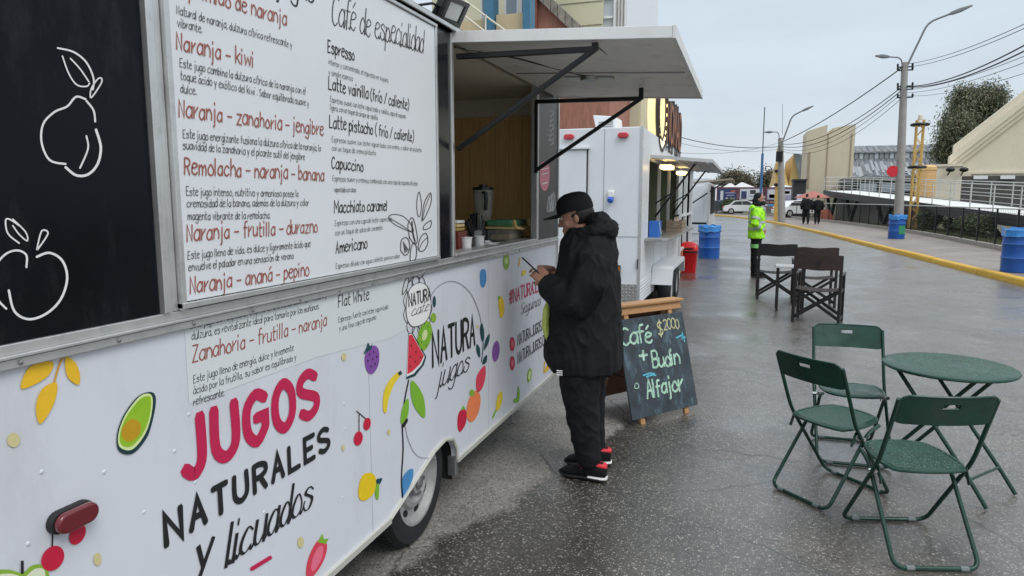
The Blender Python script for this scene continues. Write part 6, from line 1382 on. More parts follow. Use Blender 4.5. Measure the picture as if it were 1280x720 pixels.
q = MB(); lamp_head(q, PY(1002, 139, P2.y), PY(1011, 135, P2.y) - PY(1002, 139, P2.y), .8); lamp_head(q, PY(966, 165, P2.y), (-1, 0, 0), .55); q.build('lamp_head', 'pole_steel', L2)
q = MB(); p_ = PY(974, 195, P2.y); q.box(p_.x - .22, p_.x + .22, p_.y - .35, p_.y - .2, p_.z - .4, p_.z + .3); q.build('junction_box', 'steel_black', L2, smooth=0)
q = MB(); q.tube([PY(978, 168, P2.y), PY(978, 130, P2.y)], .015, 6); q.build('aerial', 'pole_steel', L2)
ypz = PY(967, 200, P2.y + 3); q = MB(); b0_ = G(969, 275, SW); q.box(b0_.x - .16, b0_.x + .16, P2.y + 2.4, P2.y + 2.8, 0, PY(967, 185, P2.y + 2.5).z); yp = thing('yellow_post', 'yellow steel post with dark clamps beside the thinner lamp pole', 'post', (b0_.x, P2.y + 2.6, 0)); q.build('post', 'lattice_yel', yp, smooth=0)
for py in (214, 231): z = PY(967, py, P2.y + 2.5).z; q = MB(); q.box(b0_.x - .25, b0_.x + .25, P2.y + 2.3, P2.y + 2.9, z - .1, z + .1); q.build('clamp', 'steel_black', yp, smooth=0)
bp0 = G(951, 268); fb_ = thing('flag_pole', 'thin tall pole, blue below and grey above, by the billboards', 'pole', (PY(951, 240, 66).x, 66, 0)); zm, zt_ = PY(951, 192, 66).z, PY(952, 134, 66).z
q = MB(); q.tube([(fb_.location.x, 66, 0), (fb_.location.x, 66, zm)], .11, 8); q.build('lower_tube', 'flag_blue', fb_); q = MB(); q.tube([(fb_.location.x, 66, zm), (fb_.location.x, 66, zt_)], .05, 8); q.build('upper_tube', 'pole_steel', fb_)
# yellow lattice mast
LX, LY = PY(1143, 250, 38.6).x, 38.6; lzt = PY(1144, 150, LY).z; LM = thing('lattice_mast', 'yellow lattice mast with dark ring fittings behind the ramp railing', 'mast', (LX, LY, SW)); hw = .15
for sx in (-1, 1):
    for sy in (-1, 1): q = MB(); q.box(LX + sx * hw - .03, LX + sx * hw + .03, LY + sy * hw - .03, LY + sy * hw + .03, SW, lzt); q.build('corner_tube', 'lattice_yel', LM, smooth=0)
nl = 13
for k in range(nl):
    z0, z1 = SW + (lzt - SW) * k / nl, SW + (lzt - SW) * (k + 1) / nl
    for sy in (-1, 1): s = 1 if k % 2 else -1; q = MB(); q.bar((LX - s * hw, LY + sy * hw, z0), (LX + s * hw, LY + sy * hw, z1), .03, .03); q.build('brace', 'lattice_yel', LM, smooth=0)
for py in (156, 209): z = PY(1144, py, LY).z; q = MB(); q.tube([(LX + .36 * math.cos(a), LY + .36 * math.sin(a), z) for a in [i * math.pi / 10 for i in range(20)]], .07, 8, closed=True); q.build('ring_fitting', 'steel_black', LM)
q = MB(); q.lathe([(.0, 0), (.12, 0), (.10, .22), (0, .24)], (LX, LY, lzt + .0), 10); q.build('beacon', 'gable_cream', LM)
tk = PY(1158, 215, 47); TKn = thing('yellow_tank', 'small yellow round tank behind the ramp', 'tank', (tk.x, 47, .3)); q = MB(); zt2 = PY(1158, 207, 47).z; q.lathe([(0, 0), (.5, 0), (.52, .2), (.52, zt2 - .4), (.4, zt2 - .28), (0, zt2 - .25)], (tk.x, 47, .3), 20); q.build('shell', mat('tank_tan', (.62, .38, .16), .5, var=.1), TKn); q = MB(); q.tube([(tk.x + .53 * math.cos(a), 47 + .53 * math.sin(a), zt2 - .25) for a in [i * math.pi / 10 for i in range(20)]], .03, 6, closed=True); q.build('band', 'shed_yel', TKn)
def cable(p0, p1, sag, r, lb='black overhead cable strung between the lamp poles', grp='overhead cables'):
    p0, p1 = Vector(p0), Vector(p1); q = MB(); q.tube([p0.lerp(p1, t) - Vector((0, 0, sag * 4 * t * (1 - t))) for t in [i / 24 for i in range(25)]], r, 5)
    return tag(q.build('overhead_cable', 'cable'), lb, 'cable', grp)
t1 = lambda py, dx=0: PY(1131 + dx, py, P1.y - .1)
NR = [(1290, 18, .010), (1290, 24, .010), (1290, 38, .020), (1290, 48, .020), (1290, 62, .008), (1290, 72, .008), (1290, 90, .007)]
for (px, py, r), st_y in zip(NR, (80, 84, 108, 109, 112, 116, 120)):
    cable(t1(st_y, 3), PY(px + 60, py - 22, 17.0), .35 if r > .015 else .22, r, 'overhead cable running from the tall lamp pole over the ramp')
t2 = lambda py: PY(976, py, P2.y)
for a_, b_, s_, r in ((84, 178, .25, .026), (108, 180, .7, .02), (112, 183, .8, .02), (116, 186, .9, .012), (122, 188, 1.0, .012)): cable(t1(a_, -3), t2(b_), s_, r, 'overhead cable sagging between the two lamp poles')
for (px, py), b_, r in (((838, 168), 183, .022), ((838, 176), 186, .01), ((838, 190), 178, .009)): cable(PY(px, py, 40), t2(b_), .35, r, 'overhead cable crossing the street from the thinner lamp pole')

# ------------------------------------------------------------------ buildings on the right
YB = 60.0; g0 = PY(1190, 195, YB); g1 = PY(1280, 125, YB); slope = (g1.z - g0.z) / (g1.x - g0.x); apx = g0.x + 11; apz = g0.z + slope * 11
GB = thing('gabled_building', 'cream building with raked cornice gable over a dark brick base', 'building', (apx, YB, 0))
wx0 = PY(1197, 205, YB).x; zc = PY(1240, 222, YB).z
zc = PY(1207, 216, YB).z - .25
q = MB(); q.prism([(wx0, zc), (2 * apx - wx0, zc), (2 * apx - wx0, g0.z), (apx, apz), (wx0, g0.z - .2)], lambda u_, v_, d_: (u_, d_, v_), YB, YB + 1.2); q.build('wall', 'gable_cream', GB, smooth=0)
for k, (o0, o1, pr) in enumerate(((-.15, .35, .55), (.36, .75, .40), (.76, 1.15, .22), (-.75, -.16, .30))):
    q = MB()
    for s in (-1, 1):
        xa = apx - s * (apx - g0.x + (.25 if k < 2 else 0)); za = g0.z - slope * (.25 if k < 2 else 0)
        q.prism([(xa, za - o1), (apx, apz - o1), (apx, apz - o0), (xa, za - o0)], lambda u_, v_, d_: (u_, d_, v_), YB - pr, YB - .002)
    q.build('cornice', 'gable_cream', GB, smooth=0)
q = MB(); q.box(wx0 - .05, 2 * apx - wx0, YB - .12, YB - .002, g0.z - 1.35, g0.z - 1.18); q.build('string_course', 'gable_cream', GB, smooth=0)
q = MB(); q.box(wx0 - .1, wx0 + .9, YB - .1, YB - .001, zc, g0.z - .9); q.build('pilaster', 'gable_cream', GB, smooth=0)
q = MB(); q.box(wx0 + .1, 2 * apx - wx0, YB - .3, YB - .003, 0, zc - .02); bs = q.build('base_wall', 'dark_brick', GB, smooth=0)
for k in range(9): q = MB(); q.box(wx0 + 1 + k * 1.7, wx0 + 1.9 + k * 1.7, YB - .42, YB - .305, zc - .24, zc + .02); q.build('bracket', 'win_white', GB, smooth=0)
for k in range(5):
    q = MB(); x = wx0 + 5.5 + k * 2.2; q.box(x, x + 1.5, YB - .34, YB - .302, 1.2, 2.1); wn = q.build('window', 'dark_void', GB, smooth=0); q = MB(); q.box(x - .3, x + 1.8, YB - .5, YB - .303, 2.12, 2.35); q.build('lintel', 'win_white', wn, smooth=0)
dw = thing('low_shed', 'low dark flat-roofed block with pale parapet behind the ramp', 'building', (PY(1120, 240, 62).x, 62, 0)); xa, xb = PY(1066, 240, 62).x, PY(1206, 240, 62).x
zt_ = PY(1130, 225, 62).z; q = MB(); q.box(xa, xb, 62, 70, 0, zt_); q.build('wall', 'black_wall', dw, smooth=0)
q = MB(); q.box(xa - .1, xb + .05, 61.9, 70.1, zt_ + .002, zt_ + .3); q.build('parapet', 'conc_grey', dw, smooth=0)
for k in range(5): q = MB(); x = xa + .5 + k * 1.55; q.box(x, x + 1.2, 61.95, 61.998, zt_ - .9, zt_ - .25); q.build('window', 'pane', dw, smooth=0)
wb_x0, wb_x1 = PY(1163, 215, 58).x, PY(1203, 215, 58).x; wbz0, wbz1 = PY(1180, 226, 58).z, PY(1180, 208, 58).z
wbk = thing('cream_block', 'small cream parapet block beside the gabled building', 'building', ((wb_x0 + wb_x1) / 2, 59, 0)); q = MB(); q.box(wb_x0, wb_x1, 58, 60, 0, wbz1); q.build('wall', 'gable_cream', wbk, smooth=0); q = MB(); q.box(wb_x0 - .1, wb_x1 + .1, 57.9, 60, wbz1, wbz1 + .15); q.build('coping', 'gable_cream', wbk, smooth=0)
for px in (1188, 1205): p_ = PY(px, 212, 57.6); q = MB(); sp = thing('spotlight', 'dark spotlight at the tree end of the cream parapet block' if px == 1188 else 'dark spotlight at the gabled building end of the cream parapet block', 'spotlight', p_, group='spotlights on the parapet'); q.ell((0, 0, 0), (.3, .2, .18), 10, 7); q.build('head', 'steel_black', sp, local=True); q = MB(); q.bar((0, 0, -.1), (-.1, .3, -.4), .06, .06); q.build('bracket', 'steel_black', sp, local=True)
# beige slab tower with a notch in its top
YS = 70.0; sxa, sxb = PY(1007, 200, YS).x, PY(1067, 200, YS).x; sz1, sz2 = PY(1007, 164, YS).z, PY(1034, 156, YS).z; nx0, nx1 = PY(1034, 165, YS).x, PY(1041, 165, YS).x; nz = PY(1036, 166, YS).z
SL = thing('slab_tower', 'plain beige concrete slab tower with a notch in its roofline', 'building', ((sxa + sxb) / 2, YS, 0))
q = MB(); q.prism([(sxa, 0), (sxb, 0), (sxb, PY(1066, 155, YS).z), (nx1, PY(1041, 160, YS).z), (nx1, nz), (nx0, nz), (nx0, sz2), (sxa, sz1)], lambda u_, v_, d_: (u_, d_, v_), YS, YS + 5); q.build('wall', 'slab_beige', SL, smooth=0)
for px in (1033, 1062): x = PY(px, 200, YS).x; q = MB(); q.box(x, x + .09, YS - .05, YS - .002, 0, nz - .1); q.build('joint', mat('joint_tan', (.33, .27, .18), .8) if 'joint_tan' not in M else 'joint_tan', SL, smooth=0)
x = PY(1010, 200, YS).x; q = MB(); q.box(x, x + .18, YS - .08, YS - .003, PY(1010, 235, YS).z, PY(1010, 190, YS).z); q.build('slot', 'joint_tan', SL, smooth=0)
# long shed with ribbed roof
YD = 100.0
SD = thing('industrial_shed', 'long industrial shed with worn grey ribbed roof and raised clerestory', 'building', (PY(1125, 230, YD).x, YD, 0)); xa, xb = PY(1062, 200, YD).x, PY(1200, 200, YD).x
ze, zr1, zr2, zr3 = PY(1100, 224, YD).z, PY(1100, 196, YD).z, PY(1100, 187, YD).z, PY(1100, 179, YD).z
q = MB(); q.box(xa, xb, YD, YD + 30, 0, ze); q.build('wall', 'black_wall', SD, smooth=0)
slen = 6.0; nP = 16
for k in range(nP):
    x0, x1 = xa + (xb - xa) * k / nP + .03, xa + (xb - xa) * (k + 1) / nP - .03; q = MB(); dz = .05 * (k % 2)
    q.prism([(YD - .3, ze - .05), (YD + slen, zr1), (YD + slen, zr1 + .1), (YD - .3, ze + .08 + dz)], lambda u_, v_, d_: (d_, u_, v_), x0, x1); q.build('roof_sheet', 'roof_sheet', SD, smooth=0)
    for j in range(3):
        xx = x0 + (x1 - x0) * (j + .5) / 3; t0 = random.uniform(0, .4); t1_ = t0 + random.uniform(.3, .6)
        q = MB(); q.bar((xx, YD - .3 + (slen + .3) * t0, ze + .16 + (zr1 - ze) * t0), (xx, YD - .3 + (slen + .3) * t1_, ze + .16 + (zr1 - ze) * t1_), .3, .03); q.build('skylight_strip', 'roof_light' if random.random() < .7 else 'roof_dark', SD, smooth=0)
q = MB(); q.box(xa, xb, YD + slen + .05, YD + slen + .2, zr1, zr2); q.build('clerestory', 'roof_dark', SD, smooth=0)
for k in range(20): x0 = xa + (xb - xa) * k / 20 + .08; q = MB(); q.box(x0, x0 + (xb - xa) / 20 - .16, YD + slen, YD + slen + .048, zr1 + .1, zr2 - .1); q.build('clerestory_pane', 'roof_light' if k % 3 else 'frosted', SD, smooth=0)
for k in range(nP):
    x0, x1 = xa + (xb - xa) * k / nP + .03, xa + (xb - xa) * (k + 1) / nP - .03; q = MB(); q.prism([(YD + slen - .2, zr2), (YD + slen + 4, zr3 + .3), (YD + slen + 4, zr3 + .4), (YD + slen - .2, zr2 + .1)], lambda u_, v_, d_: (d_, u_, v_), x0, x1); q.build('roof_sheet', 'roof_sheet', SD, smooth=0)
# yellow gabled shed behind the thinner pole
YY = 95.0
YS_ = thing('gabled_shed', 'weathered yellow gabled shed with grey roof beside the beige slab tower', 'building', (PY(985, 230, YY).x, YY, 0)); pl_ = [PY(967, 262, YY), PY(967, 232, YY), PY(976, 196, YY), PY(986, 232, YY), PY(986, 262, YY)]
q = MB(); q.prism([(p_.x, p_.z) for p_ in pl_], lambda u_, v_, d_: (u_, d_, v_), YY, YY + 20); q.build('front_wall', 'shed_yel', YS_, smooth=0)
p2_ = [PY(986, 262, YY), PY(986, 232, YY), PY(992, 193, YY), PY(1004, 225, YY), PY(1004, 262, YY)]; q = MB(); q.prism([(p_.x + .02, p_.z) for p_ in p2_], lambda u_, v_, d_: (u_, d_, v_), YY + .5, YY + 20); q.build('side_wall', 'shed_yel', YS_, smooth=0)
rr0 = [PY(992, 192, YY), PY(1016, 194, YY + 9), PY(1016, 234, YY + 9), PY(1000, 232, YY)]
q = MB(); q.prism([(PY(992, 192, YY).x, PY(992, 192, YY).z), (PY(1016, 194, YY).x, PY(1016, 195, YY).z), (PY(1016, 232, YY).x, PY(1016, 232, YY).z), (PY(1001, 232, YY).x, PY(1001, 232, YY).z)], lambda u_, v_, d_: (u_, d_, v_), YY - .3, YY + .4); q.build('roof', 'roof_sheet', YS_, smooth=0)
kb = thing('black_kiosk', 'black box kiosk beside the beige slab tower', 'kiosk', (PY(999, 245, 66).x, 66, 0)); q = MB(); q.box(PY(991, 245, 66).x, PY(1007, 245, 66).x, 66, 68.5, 0, PY(999, 226, 66).z); q.build('wall', 'black_wall', kb, smooth=0); q = MB(); z_ = PY(999, 226, 66).z; q.box(PY(990, 245, 66).x, PY(1008, 245, 66).x, 65.8, 68.7, z_, z_ + .15); q.build('roof', 'black_wall', kb, smooth=0); q = MB(); z_ = PY(999, 250, 66).z; q.box(PY(996, 245, 66).x, PY(1003, 245, 66).x, 65.95, 65.998, z_ - .2, z_ + .5); q.build('notice', 'bill_white', kb, smooth=0)
# billboards at the end of the street
YBl = 84.0
def billboard(px0, px1, py0, py1, face, items, lb, y=YBl):
    a, b = PY(px0, py0, y), PY(px1, py1, y); Bt = thing('billboard', lb, 'billboard', ((a.x + b.x) / 2, y, max(b.z, 0)), group='billboards at the end of the street')
    z0 = max(b.z, .02); q = MB(); q.box(a.x, b.x, y, y + .2, z0, a.z); q.build('frame', 'bill_purple', Bt, smooth=0); q = MB(); q.box(a.x + .2, b.x - .2, y - .03, y - .002, z0 + .2, a.z - .2); fc_ = q.build('face', face, Bt, smooth=0); h = a.z - z0 - .4; w_ = b.x - a.x - .4
    for (u0, u1, v0, v1, m) in items: q = MB(); q.box(a.x + .2 + w_ * u0, a.x + .2 + w_ * u1, y - .045, y - .031, z0 + .2 + h * v0, z0 + .2 + h * v1); q.build('printed_block', m, fc_, smooth=0)
    for x in (a.x + .5, b.x - .5): q = MB(); q.box(x - .06, x + .06, y + .21, y + .33, 0, a.z - .1); q.build('post', 'steel_black', Bt, smooth=0)
billboard(896, 922, 234, 254, 'bill_navy', [(.12, .28, .1, .85, 'bill_white'), (.4, .95, .65, .72, 'bill_mauve'), (.45, .9, .45, .52, 'bill_mauve'), (.42, .92, .22, .3, 'bill_white'), (.7, .95, .75, .9, 'orange_c')], 'dark navy billboard with a white bottle shape')
billboard(923, 955, 234, 252, 'bill_white', [(.06, .30, .1, .8, 'bill_navy'), (.45, .7, .55, .9, 'car_dark'), (.4, .9, .3, .38, 'bill_mauve'), (.75, .95, .05, .25, 'bill_blue')], 'white billboard with navy figure behind the flag pole')
billboard(957, 992, 234, 252, 'bill_mauve', [(.05, .45, .1, .9, 'bill_white'), (.08, .4, .15, .5, 'bill_navy'), (.6, .95, .4, .9, 'bill_white'), (.65, .9, .55, .8, 'bill_navy')], 'pale mauve billboard behind the thinner lamp pole')
billboard(895, 924, 255, 270, 'bill_mauve', [(.1, .4, .1, .8, 'bill_white'), (.5, .8, .2, .9, 'bill_navy')], 'low mauve billboard under the navy one', YBl - 1)
billboard(950, 972, 253, 268, 'bill_white', [(.4, 1, 0, 1, 'bill_blue'), (.05, .3, .3, .8, 'bill_navy'), (.5, .9, .4, .55, 'bill_white')], 'low billboard with a bright blue half', YBl - 1)
for px0, pxm, px1, pyt, lb in ((902, 912, 923, 228, 'pale pointed marquee roof behind the navy billboard'), (915, 927, 946, 227, 'pale pointed marquee roof behind the white billboard'), (960, 974, 1000, 229, 'pale pointed marquee roof behind the mauve billboard')):
    y = 90; a, m_, b = PY(px0, 235, y), PY(pxm, pyt, y), PY(px1, 235, y); tn = thing('marquee', lb, 'tent', (m_.x, y, 0), group='marquees behind the billboards'); q = MB(); hwid = (b.x - a.x) / 2; cx_ = (a.x + b.x) / 2
    q.loft([[(cx_ + sx * hwid, y + 4 + sy * 4, a.z) for sx, sy in ((-1, -1), (1, -1), (1, 1), (-1, 1))], [(m_.x + sx * .1, y + 4 + sy * .1, m_.z) for sx, sy in ((-1, -1), (1, -1), (1, 1), (-1, 1))]]); q.build('canopy', 'tent', tn, smooth=0)
    for sx in (-1, 1): q = MB(); q.box(cx_ + sx * (hwid - .1) - .08, cx_ + sx * (hwid - .1) + .08, y + .1, y + .26, 0, a.z); q.build('pole', 'galv', tn, smooth=0)
wl_ = thing('low_wall', 'low grey stone wall below the blue billboard', 'wall', (PY(960, 268, 80).x, 80, 0)); 
for k in range(6): x0 = PY(948, 268, 80).x + k * .55; q = MB(); q.box(x0, x0 + .53, 80, 80.4, 0, .95 + .03 * (k % 2)); q.build('block', 'conc_grey', wl_, smooth=0)
# parked cars
def car(lb, loc, rz, paint, k=1.0):
    Cc = thing('parked_car', lb, 'car', loc, rz, 'cars parked beyond the bend')
    prof = [(-2.05, .30), (-2.1, .62), (-1.95, .88), (-1.5, .95), (-.95, 1.40), (.35, 1.44), (1.05, .96), (1.85, .86), (2.1, .66), (2.08, .30)]
    q = MB(); rg = []
    for s, yy in ((1, -.80), (1.0, -.72), (1, .72), (1, .80)):
        rg.append([(x, yy * (1 if z < .97 else .86), z if abs(yy) < .75 else z * .985 + .004) for x, z in prof])
    q.loft(rg); q.build('body', paint, Cc, local=True, bevel=.03)
    for s in (-1, 1):
        q = MB(); q.prism([(-1.35, .98), (-.90, 1.35), (-.28, 1.37), (-.28, .98)], lambda u_, v_, d_: (u_, s * (d_ - (v_ - .98) * .12), v_), .785, .80); q.prism([(-.22, .98), (-.22, 1.37), (.32, 1.38), (.92, .98)], lambda u_, v_, d_: (u_, s * (d_ - (v_ - .98) * .12), v_), .785, .80); q.build('side_window', 'car_glass', Cc, local=True, smooth=0)
        for x in (-1.3, 1.3): w_ = link('wheel', None, Cc, True); q = MB(); q.lathe([(.2, -.1), (.31, -.1), (.33, 0), (.31, .1), (.2, .1)], (x, s * .74, .33), 20, closed=True, mx=Matrix.Rotation(math.pi / 2, 4, 'X')); q.build('tyre', 'rubber', w_, local=True); q = MB(); q.lathe([(0, -.09), (.2, -.09), (.2, .09), (0, .09)], (x, s * .745, .33), 16, mx=Matrix.Rotation(math.pi / 2, 4, 'X')); q.build('rim', 'rim_grey', w_, local=True)
        q = MB(); q.ell((2.03, s * .58, .68), (.08, .16, .08), 10, 6); q.build('headlight', 'frosted', Cc, local=True); q = MB(); q.ell((-2.06, s * .6, .75), (.05, .14, .09), 10, 6); q.build('tail_light', 'red_bright', Cc, local=True)
    return Cc
p_ = G(921, 269); car('white car parked in front of the low billboards', (PY(918, 266, 76).x + .9, 76, SW - .012), .1, 'car_white'); 
p_ = PY(1002, 270, 60); car('white car parked behind the two walkers', (p_.x, 64, SW + .03), .5, 'car_white')
for px in (903,): car('dark car parked beside a bush under the mauve billboard', (PY(px, 266, 79).x - .8, 79, SW - .012), .0, 'car_dark')
# red parasol and orange screen by the ramp end
up_ = PY(1016, 246, 57); um = thing('parasol', 'faded red parasol at the high end of the ramp', 'parasol', (up_.x, 57, SW)); q = MB(); tz = PY(1016, 239, 57).z; q.lathe([(1.35, tz - .5), (.7, tz - .22), (0.03, tz), (0.02, tz - .04), (.7, tz - .26), (1.33, tz - .52)], (up_.x, 57, 0), 8); q.build('canopy', 'umbrella', um, smooth=0); q = MB(); q.tube([(up_.x, 57, SW), (up_.x, 57, tz)], .03, 8); q.build('pole', 'galv', um)
oc = PY(1033, 266, 55); om = thing('orange_screen', 'leaning orange safety screen under the ramp end', 'screen', (oc.x, 55, SW)); q = MB(); a_, b_, c_, d_ = PY(1023, 277, 55), PY(1044, 277, 55), PY(1037, 262, 55.4), PY(1026, 261, 55.4); q.loft([[a_, b_, c_, d_], [p_ + Vector((0, .08, 0)) for p_ in (a_, b_, c_, d_)]]); q.build('panel', 'orange_c', om, smooth=0); q = MB(); q.bar(a_, b_ + Vector((0, 0, .02)), .06, .06); q.bar(d_, d_ + Vector((.3, 1.2, -d_.z + SW)), .05, .05); q.build('frame', 'steel_black', om, smooth=0)

# ------------------------------------------------------------------ trees
def tree(lb, loc, blobs, n, leaf, m, seed, trunk, droop=.6, grp=None):
    Tn = thing('tree', lb, 'tree', loc, group=grp); rs = random.Random(seed); cs = []
    for c, r in blobs:
        for _ in range(13):
            d_ = Vector((rs.gauss(0, 1), rs.gauss(0, 1), rs.gauss(0, 1))).normalized() * rs.uniform(.3, 1.0); cs.append(((c[0] + d_.x * r[0], c[1] + d_.y * r[1], c[2] + d_.z * r[2]), tuple(x * rs.uniform(.22, .5) for x in r)))
    rn_ = np.random.RandomState(seed); V = []; Fc = []                    # leaf sprays: soft puffs scattered through the crown, hanging leaves
    vol = np.array([r[0] * r[1] * r[2] for c, r in blobs]); ncl = max(40, n // 130); pk = rn_.choice(len(blobs), ncl, p=vol / vol.sum())
    for b_ in pk:
        c, r = blobs[b_]; d_ = rn_.normal(size=3); d_ /= np.linalg.norm(d_); cc = np.array(c) + d_ * rn_.uniform(.15, 1) ** .45 * np.array(r); sg = leaf * rn_.uniform(.8, 1.8); k_ = int(n / ncl * rn_.uniform(.5, 1.5))
        P_0 = cc + rn_.normal(size=(k_, 3)) * sg * np.array([1, 1, .8])
        for q_ in P_0:
            a = rn_.normal(size=3); a[2] -= droop; a /= np.linalg.norm(a); b = np.cross(a, rn_.normal(size=3)); b /= np.linalg.norm(b); l = leaf * rn_.uniform(.5, 1.2); h_ = l * .28; i0 = len(V)
            V += [tuple(q_), tuple(q_ + a * l * .5 + b * h_ * .5), tuple(q_ + a * l), tuple(q_ + a * l * .5 - b * h_ * .5)]; Fc.append((i0, i0 + 1, i0 + 2, i0 + 3))
    me = bpy.data.meshes.new('crown'); me.from_pydata(V, [], Fc); me.materials.append(M[m]); link('crown', me, Tn, True)
    q = MB(); h = trunk[1]; q.tube([(0, 0, 0), (.1, 0, h * .3), (-.1, .1, h * .6), (0, 0, h)], [trunk[0], trunk[0] * .8, trunk[0] * .6, trunk[0] * .35], 10)
    for c, r in blobs: q.tube([(0, 0, h * .45), (c[0] * .5, c[1] * .5, (h * .45 + c[2]) / 2 + .3), c, (c[0], c[1], c[2] + r[2] * .6)], [trunk[0] * .55, trunk[0] * .4, trunk[0] * .25, .04], 8)
    for c, r in cs[::2]: b_ = min(blobs, key=lambda b: (Vector(b[0]) - Vector(c)).length)[0]; q.tube([b_, Vector(b_).lerp(Vector(c), .6) + Vector((0, 0, .2)), c], [trunk[0] * .2, .05, .02], 5)
    q.build('trunk', 'bark', Tn, local=True); return Tn
YT = 88.0; tb_ = PY(1208, 240, YT); o_ = Vector((tb_.x, YT, 0))
def tl(px, py, rpx, rpy, dy=0): c = PY(px, py, YT + dy); k_ = PY(px + 10, py, YT + dy).x - c.x; return ((c.x - o_.x, dy, c.z), (rpx / 10 * k_, rpx / 10 * k_ * .8, rpy / 10 * k_))
tree('tall olive eucalyptus with a forked open crown behind the gabled building', o_, [tl(1207, 128, 15, 22), tl(1238, 126, 15, 22, 1), tl(1224, 163, 22, 13, 1), tl(1196, 160, 18, 22, -1), tl(1224, 176, 22, 16, 1), tl(1186, 188, 14, 18), tl(1206, 198, 16, 14), tl(1247, 150, 10, 16, 1)], 70000, .40, 'leaf_euc', 5, (.45, 9.0), 1.0)
for px, py, rx, ry, y, lb, sd_ in ((921, 226, 16, 8, 130, 'brownish tree beyond the marquees, the broader of two', 11), (965, 228, 8, 9, 125, 'brownish tree beyond the marquees, the narrower of two, behind the lamp pole', 12)):
    c = PY(px, py, y); k_ = (PY(px + 10, py, y).x - c.x) / 10; tree(lb, (c.x, y, 0), [((-rx * .4 * k_, 0, c.z), (rx * .6 * k_, 3, ry * k_)), ((rx * .4 * k_, 1, c.z - .5), (rx * .55 * k_, 3, ry * .8 * k_)), ((0, -1, c.z - ry * .7 * k_), (rx * .7 * k_, 3, ry * .8 * k_))], 16000, .6, 'leaf_far', sd_, (.3, c.z), .2, 'far trees')
bsx = PY(913, 262, 77); shr = thing('shrub', 'dark bush beside the parked dark car', 'shrub', (bsx.x, 77, 0)); foliage('crown', 'leaf_shrub', shr, [((0, 0, .9), (1.1, .8, .9)), ((.6, 0, .6), (.8, .7, .6))], 2500, .2, 4, True, asp=.5); q = MB(); q.tube([(0, 0, 0), (0, 0, .8)], .06, 6); q.build('stems', 'bark', shr, local=True)

# ------------------------------------------------------------------ buildings on the left, behind the trailers
YA = 24.0; xp = lambda px, y, py=20: PY(px, py, y).x; zp = lambda py, y, px=640: PY(px, py, y).z
LB = thing('blue_column_building', 'beige building with blue columns, white windows and a balcony rail', 'building', (xp(630, YA), YA, 0))
q = MB(); q.box(xp(540, YA + 6), xp(664, YA + 6), YA + 6, YA + 10, 0, zp(-120, YA + 6)); q.build('rear_wall', 'cream_wall', LB, smooth=0)
zpar = zp(16, YA); zfl = zp(70, YA)
for a, b in ((596, 607), (619, 655)): q = MB(); q.box(xp(a if a > 600 else 560, YA), xp(b, YA) - .01, YA + .1, YA + .35, 0, zpar if a > 600 else zp(20, YA)); q.build('parapet', 'beige_wall', LB, smooth=0)
for a, b in ((607, 618), (655, 664)): q = MB(); q.box(xp(a, YA), xp(b, YA), YA - .15, YA + .45, 0, zp(-160, YA)); q.build('column', 'blue_col', LB, smooth=0)
q = MB(); q.box(xp(655, YA), xp(668, YA), YA - .16, YA + 5.9, zp(-160, YA) + .002, zp(-190, YA)); q.build('beam', 'blue_col', LB, smooth=0)
for a, b in ((594, 606), (624, 642), (644, 653)):
    q = MB(); x0, x1 = xp(a, YA), xp(b, YA); z0, z1 = zp(15, YA) + .02, zp(-60, YA); f_ = .07
    q.box(x0, x0 + f_, YA + .55, YA + .62, z0, z1); q.box(x1 - f_, x1, YA + .55, YA + .62, z0, z1); q.box(x0 + f_, x1 - f_, YA + .55, YA + .62, z0, z0 + f_); q.box(x0 + f_, x1 - f_, YA + .55, YA + .62, z1 - f_, z1); wn = q.build('window', 'win_white', LB, smooth=0)
    q = MB(); q.box(x0 + f_, x1 - f_, YA + .58, YA + .60, z0 + f_, z1 - f_); q.build('pane', 'pane', wn, smooth=0)
q = MB(); q.box(xp(560, YA), xp(655, YA), YA + .7, YA + .8, 0, zp(16, YA) + .05); q.build('inner_wall', 'beige_wall', LB, smooth=0)
for (x0_, y0_, x1_, y1_) in ((580, 0, 645, 48), (576, 16, 620, 50)): 
    q = MB(); q.tube([PY(x0_, y0_, YA - .6), PY(x1_, y1_, YA - .6)], .03, 6); q.build('handrail', 'cream_inside', LB)
q = MB(); q.tube([PY(607, 18, YA - .6), PY(607, 60, YA - .6)], .03, 6); q.build('rail_post', 'cream_inside', LB)
YW = 28.0; BW = thing('brick_wing', 'reddish brick wing with a sloping rough stone coping', 'building', (xp(700, YW), YW, 0))
top0 = PY(664, -22, YW); c1 = PY(692, 0, YW); c2 = PY(734, 40, YW); sl_ = (c2.z - c1.z) / (c2.x - c1.x); xe = xp(762, YW, 130)
q = MB(); q.prism([(xp(664, YW), 0), (xe, 0), (xe, c1.z + sl_ * (xe - c1.x) - .4), (xp(664, YW), c1.z + sl_ * (xp(664, YW) - c1.x) - .4)], lambda u_, v_, d_: (u_, d_, v_), YW, YW + 8); q.build('wall', 'brick_red', BW, smooth=0)
q = MB(); q.box(xp(663, YW), xp(673, YW), YW - .2, YW - .002, 0, c1.z + 1.0); q.build('pilaster', mat('brick_dark', (.22, .07, .05), .8, var=.2), BW, smooth=0)
nst = 13
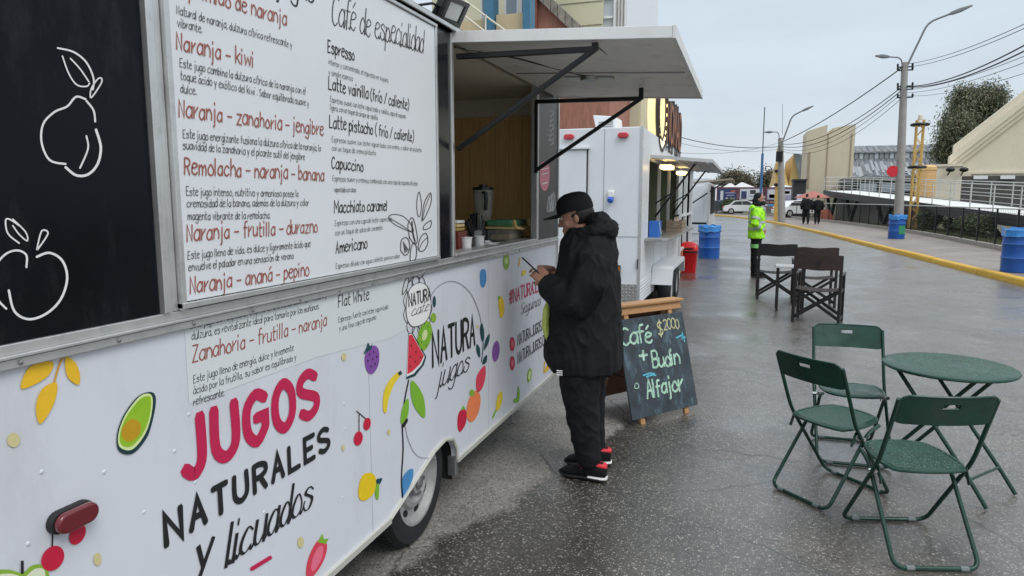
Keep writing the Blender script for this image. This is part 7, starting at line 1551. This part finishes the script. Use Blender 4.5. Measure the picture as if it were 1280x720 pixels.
for k in range(nst):
    xa_ = xp(655, YW) + (xe + .3 - xp(655, YW)) * k / nst; xb_ = xp(655, YW) + (xe + .3 - xp(655, YW)) * (k + 1) / nst - .015; zf = lambda x: c1.z + sl_ * (x - c1.x)
    q = MB(); q.prism([(xa_, zf(xa_) - .55), (xb_, zf(xb_) - .55), (xb_, zf(xb_) + .02), (xa_, zf(xa_) + .02)], lambda u_, v_, d_: (u_, d_, v_), YW - .25 - .04 * (k % 2), YW + 8.1); q.build('coping_stone', 'stone_cap', BW, smooth=0, bevel=.02)
YX = 36.0; CT = thing('cream_block_building', 'tall cream apartment building with a strip of stairwell windows', 'building', (xp(720, YX), YX, 0))
zt3 = zp(-220, YX); q = MB(); q.box(xp(640, YX), xp(754, YX), YX, YX + 12, 0, zt3); q.build('wall', 'cream_wall', CT, smooth=0)
q = MB(); q.box(xp(754, YX) + .002, xp(767, YX), YX + .1, YX + 12, 0, zt3); q.build('stair_wall', 'frosted', CT, smooth=0)
q = MB(); q.box(xp(767, YX) + .002, xp(784, YX), YX - .05, YX + 12, 0, zt3); q.build('end_wall', 'win_white', CT, smooth=0)
for py in (-100, -70, -40, -15, 9, 32, 55): z = zp(py, YX); q = MB(); q.box(xp(755, YX), xp(766, YX), YX - .02, YX + .099, z - .05, z + .05); q.build('transom', 'win_white', CT, smooth=0)
for px in (771, 775, 779): q = MB(); q.box(xp(px, YX), xp(px, YX) + .06, YX - .09, YX - .051, 0, zt3 - .2); q.build('vertical_fin', 'stone_cap', CT, smooth=0)
for py in (-60, -25, 4, 33): z = zp(py, YX, 720); q = MB(); q.box(xp(640, YX), xp(753, YX), YX - .02, YX - .002, z - .025, z + .025); q.build('joint', 'stone_cap', CT, smooth=0)
YN = 33.0; AN = thing('yellow_annex', 'low pale yellow annex wall beside the brick wing', 'building', (xp(780, YN), YN, 0)); zn = zp(100, YN, 780); q = MB(); q.box(xe + .02, xp(801, YN, 140), YN, YN + 2.5, 0, zn); q.build('wall', 'yellow_wall', AN, smooth=0); q = MB(); q.box(xe + .0, xp(802, YN, 140), YN - .1, YN + 2.6, zn, zn + .12); q.build('coping', 'cream_wall', AN, smooth=0)
q = MB(); q.box(xp(786, YN, 140), xp(799, YN, 140), YN - .03, YN - .002, 0, zn); q.build('pilaster', 'cream_wall', AN, smooth=0)
